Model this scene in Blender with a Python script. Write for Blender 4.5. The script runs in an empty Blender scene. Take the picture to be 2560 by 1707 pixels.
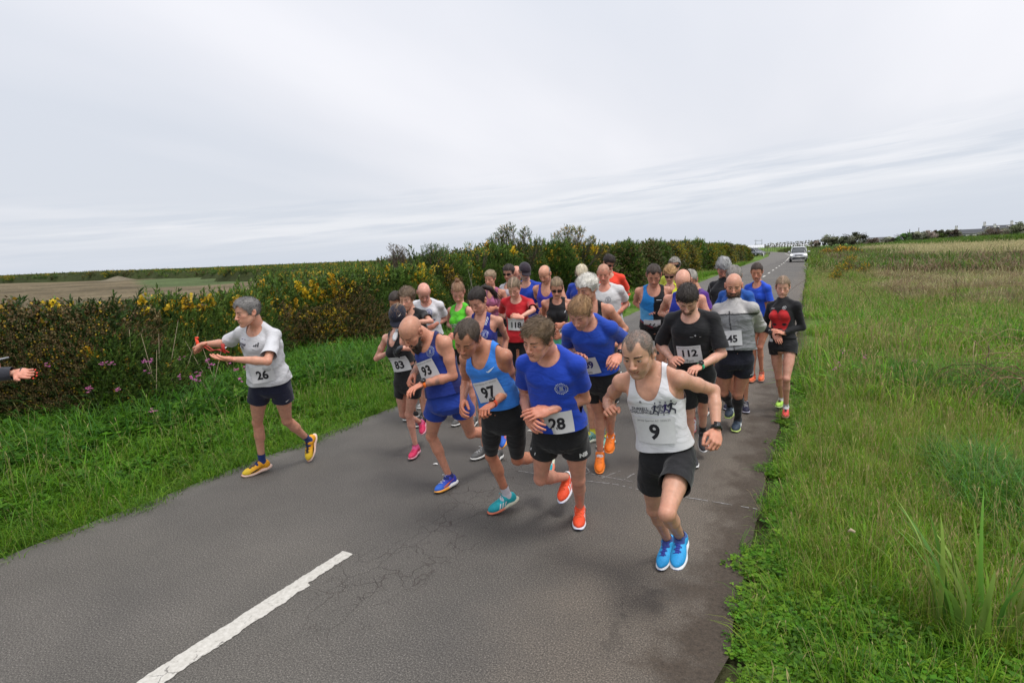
import bpy, math, random
import numpy as np
from mathutils import Vector, Matrix
from mathutils.bvhtree import BVHTree

# ------------------------------------------------------------------ camera, sky, sun, exposure
scene = bpy.context.scene
col = scene.collection
rnd = random.Random(7)
rng = np.random.default_rng(11)
R_ = math.radians

CAM_H = 2.0
cam_d = bpy.data.cameras.new("camera")
cam = bpy.data.objects.new("camera", cam_d)
col.objects.link(cam)
cam_d.sensor_width = 36.0
cam_d.lens = 20.0
cam_d.clip_start = 0.05
cam_d.clip_end = 6000
_p, _r, _y = R_(8.64), math.atan(0.038), R_(28.7)
_f = Vector((-math.sin(_y)*math.cos(_p), math.cos(_y)*math.cos(_p), -math.sin(_p)))
_r0 = Vector((math.cos(_y), math.sin(_y), 0)); _u0 = _r0.cross(_f)
_R = math.cos(_r)*_r0 - math.sin(_r)*_u0
_U = math.sin(_r)*_r0 + math.cos(_r)*_u0
cam.matrix_world = Matrix(((_R.x, _U.x, -_f.x, 0), (_R.y, _U.y, -_f.y, 0), (_R.z, _U.z, -_f.z, CAM_H), (0, 0, 0, 1)))
scene.camera = cam

SUN_EL, SUN_AZ = 66.0, 110.0      # azimuth clockwise from +Y
world = bpy.data.worlds.new("World"); scene.world = world; world.use_nodes = True
wt = world.node_tree; wn = wt.nodes; wl = wt.links; wn.clear()
def N(t, kind, **kw):
    n = t.nodes.new(kind)
    for k, v in kw.items():
        if k[0] == '_': setattr(n, k[1:], v)
    return n
def build_world():
    out = wn.new('ShaderNodeOutputWorld')
    sky = wn.new('ShaderNodeTexSky'); sky.sky_type = 'NISHITA'; sky.sun_disc = False
    sky.sun_elevation = R_(SUN_EL); sky.sun_rotation = R_(SUN_AZ); sky.air_density = 1.2; sky.dust_density = 2.0
    b1 = wn.new('ShaderNodeBackground'); b1.inputs[1].default_value = 0.09
    wl.new(sky.outputs[0], b1.inputs[0])
    tc = wn.new('ShaderNodeTexCoord')
    sep = wn.new('ShaderNodeSeparateXYZ'); wl.new(tc.outputs['Generated'], sep.inputs[0])
    def M(op, a, b=None, c=None):
        n = wn.new('ShaderNodeMath'); n.operation = op
        for i, v in enumerate((a, b, c)):
            if v is None: continue
            if isinstance(v, (int, float)): n.inputs[i].default_value = v
            else: wl.new(v, n.inputs[i])
        return n.outputs[0]
    X, Y, Z = sep.outputs
    Zc = M('MAXIMUM', Z, 0.0)
    den = M('ADD', Zc, 0.16)
    px, py = M('DIVIDE', X, den), M('DIVIDE', Y, den)
    comb = wn.new('ShaderNodeCombineXYZ'); wl.new(px, comb.inputs[0]); wl.new(py, comb.inputs[1])
    mp = wn.new('ShaderNodeMapping'); mp.inputs['Rotation'].default_value = (0, 0, R_(38)); mp.inputs['Scale'].default_value = (0.55, 0.20, 1)
    mp.inputs['Location'].default_value = (3.1, 1.7, 0)
    wl.new(comb.outputs[0], mp.inputs[0])
    n1 = wn.new('ShaderNodeTexNoise'); n1.inputs['Scale'].default_value = 1.0; n1.inputs['Detail'].default_value = 5; n1.inputs['Roughness'].default_value = 0.45
    wl.new(mp.outputs[0], n1.inputs[0])
    r1 = wn.new('ShaderNodeValToRGB'); e = r1.color_ramp.elements
    e[0].position = 0.30; e[0].color = (0.62, 0.65, 0.715, 1); e[1].position = 0.66; e[1].color = (0.84, 0.835, 0.87, 1)
    m_ = r1.color_ramp.elements.new(0.47); m_.color = (0.72, 0.73, 0.78, 1)
    # brighter towards the east side of the sky, greyer to the west
    side = M('MULTIPLY_ADD', X, 0.22, M('MULTIPLY', Z, 0.10))
    fac = M('ADD', n1.outputs[0], side)
    wl.new(fac, r1.inputs[0])
    # low streaks over a bright band
    az = M('ARCTAN2', X, Y)
    azb = M('MULTIPLY', az, 2.2)
    elw = M('MULTIPLY_ADD', Z, 34.0, M('MULTIPLY', az, -2.0))
    c2 = wn.new('ShaderNodeCombineXYZ'); wl.new(azb, c2.inputs[0]); wl.new(elw, c2.inputs[1])
    n2 = wn.new('ShaderNodeTexNoise'); n2.inputs['Scale'].default_value = 1.0; n2.inputs['Detail'].default_value = 6; n2.inputs['Roughness'].default_value = 0.55
    n2.inputs['Distortion'].default_value = 0.3
    wl.new(c2.outputs[0], n2.inputs[0])
    r2 = wn.new('ShaderNodeValToRGB'); e = r2.color_ramp.elements
    e[0].position = 0.42; e[0].color = (0.63, 0.665, 0.73, 1); e[1].position = 0.60; e[1].color = (0.79, 0.80, 0.835, 1)
    wl.new(n2.outputs[0], r2.inputs[0])
    band = wn.new('ShaderNodeMapRange'); band.interpolation_type = 'SMOOTHSTEP'
    band.inputs['From Min'].default_value = 0.19; band.inputs['From Max'].default_value = 0.09
    wl.new(M('SUBTRACT', Z, M('MULTIPLY', X, 0.08)), band.inputs['Value'])
    mix = wn.new('ShaderNodeMixRGB'); wl.new(M('MULTIPLY', band.outputs[0], 0.8), mix.inputs[0])
    wl.new(r1.outputs[0], mix.inputs[1]); wl.new(r2.outputs[0], mix.inputs[2])
    # thin darker bars of cloud over the brighter gap
    c3 = wn.new('ShaderNodeCombineXYZ'); wl.new(M('MULTIPLY', az, 3.0), c3.inputs[0]); wl.new(M('MULTIPLY_ADD', Z, 46.0, M('MULTIPLY', az, -3.2)), c3.inputs[1]); c3.inputs[2].default_value = 4.7
    n3 = wn.new('ShaderNodeTexNoise'); n3.inputs['Scale'].default_value = 1.0; n3.inputs['Detail'].default_value = 7; n3.inputs['Roughness'].default_value = 0.6; wl.new(c3.outputs[0], n3.inputs[0])
    b3 = wn.new('ShaderNodeMapRange'); b3.interpolation_type = 'SMOOTHSTEP'; b3.inputs['From Min'].default_value = 0.52; b3.inputs['From Max'].default_value = 0.66; wl.new(n3.outputs[0], b3.inputs['Value'])
    w3 = wn.new('ShaderNodeMapRange'); w3.interpolation_type = 'SMOOTHSTEP'; w3.inputs['From Min'].default_value = 0.17; w3.inputs['From Max'].default_value = 0.12; wl.new(M('SUBTRACT', Z, M('MULTIPLY', X, 0.05)), w3.inputs['Value'])
    mix3 = wn.new('ShaderNodeMixRGB'); mix3.inputs[2].default_value = (0.585, 0.625, 0.70, 1); wl.new(M('MULTIPLY', M('MULTIPLY', b3.outputs[0], w3.outputs[0]), 0.75), mix3.inputs[0]); wl.new(mix.outputs[0], mix3.inputs[1])
    mix = mix3
    # grey blue veil right above the horizon
    hz = wn.new('ShaderNodeMapRange'); hz.interpolation_type = 'SMOOTHSTEP'
    hz.inputs['From Min'].default_value = 0.10; hz.inputs['From Max'].default_value = 0.03
    wl.new(M('SUBTRACT', Z, M('MULTIPLY', X, 0.05)), hz.inputs['Value'])
    mix2 = wn.new('ShaderNodeMixRGB'); mix2.inputs[2].default_value = (0.585, 0.63, 0.71, 1)
    wl.new(M('MULTIPLY', hz.outputs[0], 0.9), mix2.inputs[0]); wl.new(mix.outputs[0], mix2.inputs[1])
    b2 = wn.new('ShaderNodeBackground'); wl.new(M('MULTIPLY_ADD', M('MULTIPLY', Zc, Zc), 0.55, 1.0), b2.inputs[1])
    wl.new(mix2.outputs[0], b2.inputs[0])
    ms = wn.new('ShaderNodeMixShader'); ms.inputs[0].default_value = 0.93
    wl.new(b1.outputs[0], ms.inputs[1]); wl.new(b2.outputs[0], ms.inputs[2]); wl.new(ms.outputs[0], out.inputs[0])
build_world()
sun_d = bpy.data.lights.new("sun", 'SUN'); sun_d.energy = 1.5; sun_d.angle = R_(15); sun_d.color = (1.0, 0.965, 0.92)
sun = bpy.data.objects.new("sun", sun_d); col.objects.link(sun)
_sd = Vector((math.sin(R_(SUN_AZ))*math.cos(R_(SUN_EL)), math.cos(R_(SUN_AZ))*math.cos(R_(SUN_EL)), math.sin(R_(SUN_EL))))
sun.rotation_euler = _sd.to_track_quat('Z', 'Y').to_euler(); sun.location = (0, 0, 30)
vs = scene.view_settings; vs.view_transform = 'Standard'; vs.look = 'None'; vs.exposure = 0.22; vs.gamma = 1.0; vs.use_curve_mapping = False
scene.render.engine = 'CYCLES'
scene.cycles.use_denoising = True
scene.cycles.max_bounces = 6; scene.cycles.diffuse_bounces = 3; scene.cycles.transparent_max_bounces = 8

# ------------------------------------------------------------------ small tools
A_ = lambda *v: np.array(v, float)
def lin(r, g, b):
    f = lambda c: (c/255/12.92) if c/255 <= 0.04045 else ((c/255+0.055)/1.055)**2.4
    return np.array([f(r), f(g), f(b)])
def tag(o, label=None, cat=None, group=None, kind=None):
    if label: o['label'] = label
    if cat: o['category'] = cat
    if group: o['group'] = group
    if kind: o['kind'] = kind
    return o
def empty(name, loc, label=None, cat=None, group=None, parent=None):
    o = bpy.data.objects.new(name, None); o.location = loc; o.empty_display_size = 0.1
    col.objects.link(o)
    if parent: o.parent = parent
    return tag(o, label, cat, group)
def mkmesh(name, V, F, C=None, smooth=True):
    """V (n,3); F array (m,3|4) or list of arrays of different widths; C per-vertex colour"""
    me = bpy.data.meshes.new(name)
    V = np.asarray(V, dtype=np.float32)
    Fs = F if isinstance(F, list) else [F]
    Fs = [np.asarray(f, dtype=np.int32) for f in Fs if len(f)]
    me.vertices.add(len(V)); me.vertices.foreach_set('co', V.ravel())
    if Fs:
        loops = np.concatenate([f.ravel() for f in Fs]); tot = np.concatenate([np.full(len(f), f.shape[1], np.int32) for f in Fs])
        me.loops.add(len(loops)); me.loops.foreach_set('vertex_index', loops)
        me.polygons.add(len(tot)); st = np.concatenate([[0], np.cumsum(tot)[:-1]]).astype(np.int32)
        me.polygons.foreach_set('loop_start', st)
        me.update(calc_edges=True)
        if smooth: me.polygons.foreach_set('use_smooth', np.ones(len(tot), bool))
    if C is not None:
        C = np.asarray(C, dtype=np.float32)
        if C.ndim == 1: C = np.tile(C, (len(V), 1))
        a = me.color_attributes.new('Col', 'FLOAT_COLOR', 'POINT')
        a.data.foreach_set('color', np.concatenate([C, np.ones((len(V), 1), np.float32)], 1).ravel())
    me.validate(clean_customdata=False)
    return me
def mkobj(name, V, F, mat, parent=None, C=None, smooth=True, loc=None):
    me = mkmesh(name, V, F, C, smooth)
    o = bpy.data.objects.new(name, me); col.objects.link(o)
    if mat: me.materials.append(mat)
    if parent: o.parent = parent
    if loc is not None: o.location = loc
    return o
def nrm(v):
    v = np.asarray(v, float); return v/(np.linalg.norm(v)+1e-12)
def wob(P, f, seed=0, n=5):
    """cheap smooth pseudo-noise in about [-1,1]"""
    r = np.random.default_rng(seed); s = np.zeros(len(P))
    for i in range(n):
        d = nrm(r.normal(size=3))*f*(0.6+0.9*r.random()); e = nrm(r.normal(size=3))*f*0.8
        s += np.sin(P@d+r.random()*6.28+1.3*np.sin(P@e+r.random()*6.28))
    return s/n*1.4
def tube(pts, rad, n=8, cap=True):
    pts = np.asarray(pts, float); m = len(pts); rad = np.broadcast_to(rad, (m,)) if np.ndim(rad) < 1 or len(np.shape(rad)) == 1 else rad
    T = np.gradient(pts, axis=0); T /= np.linalg.norm(T, axis=1)[:, None]+1e-12
    ref = np.array([0, 0, 1.0]) if abs(T[0][2]) < 0.9 else np.array([1.0, 0, 0])
    V = []
    a = np.linspace(0, 2*np.pi, n, endpoint=False)
    for i in range(m):
        u = nrm(np.cross(T[i], ref)); w = np.cross(T[i], u); ref = ref if abs(np.dot(ref, T[i])) < .95 else u
        V.append(pts[i]+rad[i]*(np.cos(a)[:, None]*u+np.sin(a)[:, None]*w))
    V = np.concatenate(V); F = []
    for i in range(m-1):
        for j in range(n):
            F.append((i*n+j, i*n+(j+1) % n, (i+1)*n+(j+1) % n, (i+1)*n+j))
    F = np.array(F)
    if cap:
        V = np.concatenate([V, pts[:1], pts[-1:]]); a0, a1 = m*n, m*n+1
        T1 = [(a0, (j+1) % n, j) for j in range(n)]+[(a1, (m-1)*n+j, (m-1)*n+(j+1) % n) for j in range(n)]
        return V, [F, np.array(T1)]
    return V, [F]
def box(c, s, R=None, bev=0):
    c = np.asarray(c, float); h = np.asarray(s, float)/2
    V = np.array([(x, y, z) for x in (-1, 1) for y in (-1, 1) for z in (-1, 1)])*h
    if R is not None: V = V@np.asarray(R).T
    F = np.array([(0, 1, 3, 2), (4, 6, 7, 5), (0, 4, 5, 1), (2, 3, 7, 6), (0, 2, 6, 4), (1, 5, 7, 3)])
    return V+c, [F]
class MB:
    def __init__(s): s.V = []; s.F = {3: [], 4: []}; s.C = []; s.n = 0
    def add(s, V, F, C=None):
        V = np.asarray(V, float)
        for f in (F if isinstance(F, list) else [F]):
            f = np.asarray(f)
            if len(f): s.F[f.shape[1]].append(f+s.n)
        s.V.append(V); s.n += len(V)
        if C is not None:
            C = np.asarray(C, float); s.C.append(np.tile(C, (len(V), 1)) if C.ndim == 1 else C)
        return s
    def get(s):
        return np.concatenate(s.V), [np.concatenate(f) for f in s.F.values() if f], (np.concatenate(s.C) if s.C else None)
    def build(s, name, mat, parent=None, smooth=True, loc=None):
        V, F, C = s.get()
        if loc is not None: V = V-np.asarray(loc)
        return mkobj(name, V, F, mat, parent, C, smooth, loc)

# ------------------------------------------------------------------ materials
def mat_new(name):
    m = bpy.data.materials.new(name); m.use_nodes = True
    nt = m.node_tree; b = nt.nodes['Principled BSDF']
    return m, nt, b
def nlink(nt, a, b): nt.links.new(a, b)
def add_noise(nt, scale, detail=3, rough=.5, coord='Object', vec=None):
    n = nt.nodes.new('ShaderNodeTexNoise'); n.inputs['Scale'].default_value = scale; n.inputs['Detail'].default_value = detail; n.inputs['Roughness'].default_value = rough
    if vec is None:
        tc = nt.nodes.new('ShaderNodeTexCoord'); nlink(nt, tc.outputs[coord], n.inputs[0])
    else: nlink(nt, vec, n.inputs[0])
    return n
def attr_mat(name, rough=.6, noise=0.0, nscale=60, bump=0.0, bscale=400, sss=0, sheen=0, metal=0, spec=.5, bdist=.002, fold=0):
    m, nt, b = mat_new(name)
    at = nt.nodes.new('ShaderNodeAttribute'); at.attribute_name = 'Col'
    src = at.outputs['Color']
    if noise:
        n = add_noise(nt, nscale, 4, .6)
        mr = nt.nodes.new('ShaderNodeMapRange'); mr.inputs['From Min'].default_value = .3; mr.inputs['From Max'].default_value = .7
        mr.inputs['To Min'].default_value = 1-noise; mr.inputs['To Max'].default_value = 1+noise
        nlink(nt, n.outputs[0], mr.inputs[0])
        mx = nt.nodes.new('ShaderNodeVectorMath'); mx.operation = 'SCALE'; nlink(nt, src, mx.inputs[0]); nlink(nt, mr.outputs[0], mx.inputs['Scale'])
        src = mx.outputs[0]
    nlink(nt, src, b.inputs['Base Color'])
    b.inputs['Roughness'].default_value = rough; b.inputs['Metallic'].default_value = metal; b.inputs['Specular IOR Level'].default_value = spec
    if sss:
        b.inputs['Subsurface Weight'].default_value = sss; b.inputs['Subsurface Radius'].default_value = (1, .35, .2); b.inputs['Subsurface Scale'].default_value = .006
    if sheen: b.inputs['Sheen Weight'].default_value = sheen; b.inputs['Sheen Roughness'].default_value = .5
    if bump:
        n = add_noise(nt, bscale, 3, .6)
        bp = nt.nodes.new('ShaderNodeBump'); bp.inputs['Strength'].default_value = bump; bp.inputs['Distance'].default_value = bdist
        nlink(nt, n.outputs[0], bp.inputs['Height']); nlink(nt, bp.outputs[0], b.inputs['Normal'])
        if fold:
            tc = nt.nodes.new('ShaderNodeTexCoord'); mp = nt.nodes.new('ShaderNodeMapping'); mp.inputs['Scale'].default_value = (1, 1, 2.0); mp.inputs['Rotation'].default_value = (.3, .2, 0); nlink(nt, tc.outputs['Object'], mp.inputs[0])
            n2 = nt.nodes.new('ShaderNodeTexNoise'); n2.inputs['Scale'].default_value = 7; n2.inputs['Detail'].default_value = 2.5; n2.inputs['Distortion'].default_value = 1.6; nlink(nt, mp.outputs[0], n2.inputs[0])
            b2 = nt.nodes.new('ShaderNodeBump'); b2.inputs['Strength'].default_value = fold; b2.inputs['Distance'].default_value = .05; nlink(nt, n2.outputs[0], b2.inputs['Height']); nlink(nt, b2.outputs[0], bp.inputs['Normal'])
    return m
def flat_mat(name, c, rough=.5, metal=0, spec=.5, noise=0, nscale=20, emit=None):
    m, nt, b = mat_new(name)
    b.inputs['Base Color'].default_value = (*c, 1); b.inputs['Roughness'].default_value = rough; b.inputs['Metallic'].default_value = metal
    b.inputs['Specular IOR Level'].default_value = spec
    if noise:
        n = add_noise(nt, nscale, 4, .6)
        r = nt.nodes.new('ShaderNodeValToRGB'); r.color_ramp.elements[0].position = .3; r.color_ramp.elements[1].position = .7
        r.color_ramp.elements[0].color = (*(np.array(c)*(1-noise)), 1); r.color_ramp.elements[1].color = (*(np.minimum(1, np.array(c)*(1+noise))), 1)
        nlink(nt, n.outputs[0], r.inputs[0]); nlink(nt, r.outputs[0], b.inputs['Base Color'])
    if emit: b.inputs['Emission Color'].default_value = (*emit[:3], 1); b.inputs['Emission Strength'].default_value = emit[3]
    return m
M_SKIN = attr_mat('skin', .44, .11, 38, .25, 500, sss=.12, spec=.4, bdist=.001)
M_HAIR = attr_mat('hair', .55, .35, 180, .6, 260, spec=.35, bdist=.004)
M_CLOTH = attr_mat('running_cloth', .75, .05, 25, .25, 900, sheen=.15, spec=.25, bdist=.001, fold=.22)
M_SHINY = attr_mat('nylon_shell', .42, .10, 12, .25, 30, spec=.5, bdist=.004, fold=.30)
M_SHOE = attr_mat('shoe_mesh', .6, .12, 140, .4, 700, spec=.4, bdist=.001)
M_SOLE = attr_mat('shoe_foam', .65, .05, 60, spec=.35)
M_PRINT = attr_mat('print', .6, spec=.3)
M_PAPER = flat_mat('bib_paper', (.62, .62, .635), .6, noise=.04, nscale=30)
M_EYE = attr_mat('eye', .15, spec=.6)
M_BLACKPL = flat_mat('black_plastic', (.012, .012, .013), .25)
M_LENS = flat_mat('dark_lens', (.008, .008, .01), .05, spec=.9)
# ------------------------------------------------------------------ implicit surfaces (numpy): smooth unions of limbs, meshed with surface nets
def smin(a, b, k):
    h = np.maximum(k-np.abs(a-b), 0)/k
    return np.minimum(a, b)-h*h*k*.25
class Field:
    def __init__(s, lo, hi, vx):
        s.vx = vx; s.lo = np.asarray(lo, float)-2*vx; n = np.ceil((np.asarray(hi)+2*vx-s.lo)/vx).astype(int)+1
        s.n = n; s.F = np.full(n, 9.0, np.float32)
        s.ax = [(s.lo[i]+vx*np.arange(n[i])).astype(np.float32) for i in range(3)]
    def sub(s, lo, hi):
        i0 = np.clip(np.floor((np.asarray(lo)-s.lo)/s.vx).astype(int), 0, s.n-1); i1 = np.clip(np.ceil((np.asarray(hi)-s.lo)/s.vx).astype(int)+1, 1, s.n)
        sl = tuple(slice(a, b) for a, b in zip(i0, i1))
        g = np.meshgrid(*[s.ax[i][sl[i]] for i in range(3)], indexing='ij', sparse=True)
        return sl, g
    def put(s, sl, d, k, op='add'):
        if op == 'add': s.F[sl] = smin(s.F[sl], d, k)
        else: s.F[sl] = -smin(-s.F[sl], d, k)     # subtract
def prim_bounds(p):
    t = p[0]
    if t == 'c': r = max(p[3], p[4]); return np.minimum(p[1], p[2])-r, np.maximum(p[1], p[2])+r
    if t == 'e': r = np.max(p[2]); return p[1]-r, p[1]+r
    if t == 'l': return p[1].bounds()
def eval_prim(fd, p, infl, ks=1.0):
    """('c',a,b,ra,rb,k[,flat,axis])  ('e',c,r,R,k)  ('l',loft,k) ; a leading '-' on the kind subtracts"""
    t = p[0]; neg = t[0] == '-'
    if neg: t = t[1:]
    q = (t,)+tuple(p[1:])
    lo, hi = prim_bounds(q)
    k = (p[5] if t == 'c' else (p[4] if t == 'e' else p[2]))*ks
    pad = infl+k*.6+fd.vx*2+.004
    sl, (X, Y, Z) = fd.sub(lo-pad, hi+pad)
    if min(s_.stop-s_.start for s_ in sl) <= 0: return
    if t == 'c':
        a, b, ra, rb = (np.asarray(p[1], np.float32), np.asarray(p[2], np.float32), p[3], p[4])
        d = b-a; L2 = float(d@d)+1e-9
        px, py, pz = X-a[0], Y-a[1], Z-a[2]
        h = np.clip((px*d[0]+py*d[1]+pz*d[2])/L2, 0, 1)
        qx, qy, qz = px-h*d[0], py-h*d[1], pz-h*d[2]
        if len(p) > 6:
            ax = p[7]; w = (qx*ax[0]+qy*ax[1]+qz*ax[2])*(1/p[6]-1)   # flatten along ax
            qx, qy, qz = qx+w*ax[0], qy+w*ax[1], qz+w*ax[2]
            dd = (np.sqrt(qx*qx+qy*qy+qz*qz)-(ra+(rb-ra)*h))*(.5+.5*p[6])
        else: dd = np.sqrt(qx*qx+qy*qy+qz*qz)-(ra+(rb-ra)*h)
    elif t == 'e':
        c, r, R = p[1], np.asarray(p[2], float), p[3]
        px, py, pz = X-c[0], Y-c[1], Z-c[2]
        if R is not None:
            u = [px*R[0][i]+py*R[1][i]+pz*R[2][i] for i in range(3)]
        else: u = [px, py, pz]
        k0 = np.sqrt((u[0]/r[0])**2+(u[1]/r[1])**2+(u[2]/r[2])**2)+1e-6
        k1 = np.sqrt((u[0]/r[0]**2)**2+(u[1]/r[1]**2)**2+(u[2]/r[2]**2)**2)+1e-6
        dd = k0*(k0-1)/k1
    else:
        dd = p[1].dist(X, Y, Z)
    if not neg: dd = dd-infl
    fd.put(sl, dd.astype(np.float32), k, 'sub' if neg else 'add')
def surfnet(fd):
    F = fd.F; S = F < 0
    c = S[:-1, :-1, :-1].astype(np.int8)
    for o in ((1, 0, 0), (0, 1, 0), (1, 1, 0), (0, 0, 1), (1, 0, 1), (0, 1, 1), (1, 1, 1)):
        c = c+S[o[0]:S.shape[0]-1+o[0], o[1]:S.shape[1]-1+o[1], o[2]:S.shape[2]-1+o[2]]
    idx = np.argwhere((c > 0) & (c < 8))
    if not len(idx): return np.zeros((0, 3)), np.zeros((0, 4), int)
    cs = np.array([(i, j, k) for i in (0, 1) for j in (0, 1) for k in (0, 1)])
    val = np.stack([F[idx[:, 0]+o[0], idx[:, 1]+o[1], idx[:, 2]+o[2]] for o in cs], 1)
    acc = np.zeros((len(idx), 3)); cnt = np.zeros(len(idx))
    for a in range(8):
        for b in range(a+1, 8):
            if np.abs(cs[a]-cs[b]).sum() != 1: continue
            va, vb = val[:, a], val[:, b]; m = (va < 0) != (vb < 0)
            t = np.where(m, va/(va-vb+1e-12), 0)
            acc += np.where(m[:, None], cs[a]+t[:, None]*(cs[b]-cs[a]), 0); cnt += m
    V = fd.lo+fd.vx*(idx+acc/cnt[:, None])
    mp = np.full(c.shape, -1, np.int32); mp[idx[:, 0], idx[:, 1], idx[:, 2]] = np.arange(len(idx))
    Q = []
    for ax in range(3):
        sa = [slice(1, -1)]*3; sb = [slice(1, -1)]*3
        sa[ax] = slice(0, -1); sb[ax] = slice(1, None)
        A, B = S[tuple(sa)], S[tuple(sb)]
        e = np.argwhere(A != B)
        if not len(e): continue
        inside = A[e[:, 0], e[:, 1], e[:, 2]]
        off = np.ones(3, int); off[ax] = 0
        g = e+off
        u, v = (ax+1) % 3, (ax+2) % 3
        U = np.zeros(3, int); U[u] = 1; W = np.zeros(3, int); W[v] = 1
        q = [g-U-W, g-W, g, g-U]
        q = np.stack([mp[x[:, 0], x[:, 1], x[:, 2]] for x in q], 1)
        q = np.where(inside[:, None], q, q[:, ::-1])
        Q.append(q)
    Q = np.concatenate(Q); Q = Q[(Q >= 0).all(1)]
    return V, Q
def mesh_prims(prims, vx, infl=0.0, lo=None, hi=None, ks=1.0):
    B = [prim_bounds((p[0].lstrip('-'),)+tuple(p[1:])) for p in prims if p[0][0] != '-']
    l = np.min([b[0] for b in B], 0)-infl-.01; h = np.max([b[1] for b in B], 0)+infl+.01
    if lo is not None: l = np.maximum(l, lo)
    if hi is not None: h = np.minimum(h, hi)
    fd = Field(l, h, vx)
    for p in prims: eval_prim(fd, p, infl, ks)
    return surfnet(fd)
def vnormals(V, F):
    n = np.zeros_like(V); Fs = F if isinstance(F, list) else [F]
    for f in Fs:
        if not len(f): continue
        a, b, c = V[f[:, 0]], V[f[:, 1]], V[f[:, 2]]
        fn = np.cross(b-a, c-a)
        if f.shape[1] == 4: fn = np.cross(V[f[:, 2]]-V[f[:, 0]], V[f[:, 3]]-V[f[:, 1]])
        for i in range(f.shape[1]): np.add.at(n, f[:, i], fn)
    return n/(np.linalg.norm(n, axis=1)[:, None]+1e-12)
def smooth_mesh(V, F, it=1, w=.5):
    e = np.concatenate([F[:, [0, 1]], F[:, [1, 2]], F[:, [2, 3]], F[:, [3, 0]]]) if F.shape[1] == 4 else np.concatenate([F[:, [0, 1]], F[:, [1, 2]], F[:, [2, 0]]])
    for _ in range(it):
        s = np.zeros_like(V); c = np.zeros(len(V))
        for i, j in ((0, 1), (1, 0)):
            np.add.at(s, e[:, i], V[e[:, j]]); np.add.at(c, e[:, i], 1)
        V = V+(s/np.maximum(c, 1)[:, None]-V)*w
    return V
def clip_mesh(V, F, g, A=None):
    """keep the side g<0; A = per-vertex attributes carried along"""
    T = np.concatenate([F[:, [0, 1, 2]], F[:, [0, 2, 3]]]) if F.shape[1] == 4 else F
    ins = g < 0; c = ins[T].sum(1)
    keep = T[c == 3]; out = [keep]; nV = [V]; nA = [A] if A is not None else None; n = len(V)
    m = T[(c == 1) | (c == 2)]
    if len(m):
        im = ins[m]; one = im.sum(1) == 1
        lone = np.where(one, im.argmax(1), (~im).argmax(1))
        r = np.arange(len(m)); a = m[r, lone]; b = m[r, (lone+1) % 3]; d = m[r, (lone+2) % 3]
        E = np.concatenate([np.stack([a, b], 1), np.stack([a, d], 1)]); Es = np.sort(E, 1)
        key = Es[:, 0].astype(np.int64)*n+Es[:, 1]; uq, fi, inv = np.unique(key, return_index=True, return_inverse=True)
        Eu = Es[fi]; ga, gb = g[Eu[:, 0]], g[Eu[:, 1]]; t = (ga/(ga-gb))[:, None]
        nV.append(V[Eu[:, 0]]*(1-t)+V[Eu[:, 1]]*t)
        if A is not None: nA.append(A[Eu[:, 0]]*(1-t)+A[Eu[:, 1]]*t)
        ab = n+inv[:len(m)]; ad = n+inv[len(m):]
        o = one; out.append(np.stack([a[o], ab[o], ad[o]], 1))
        o = ~one; out.append(np.stack([ab[o], b[o], d[o]], 1)); out.append(np.stack([ab[o], d[o], ad[o]], 1))
    V2 = np.concatenate(nV); F2 = np.concatenate(out); A2 = np.concatenate(nA) if A is not None else None
    used = np.unique(F2); rm = np.full(len(V2), -1); rm[used] = np.arange(len(used))
    return V2[used], rm[F2], (A2[used] if A is not None else None)

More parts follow.
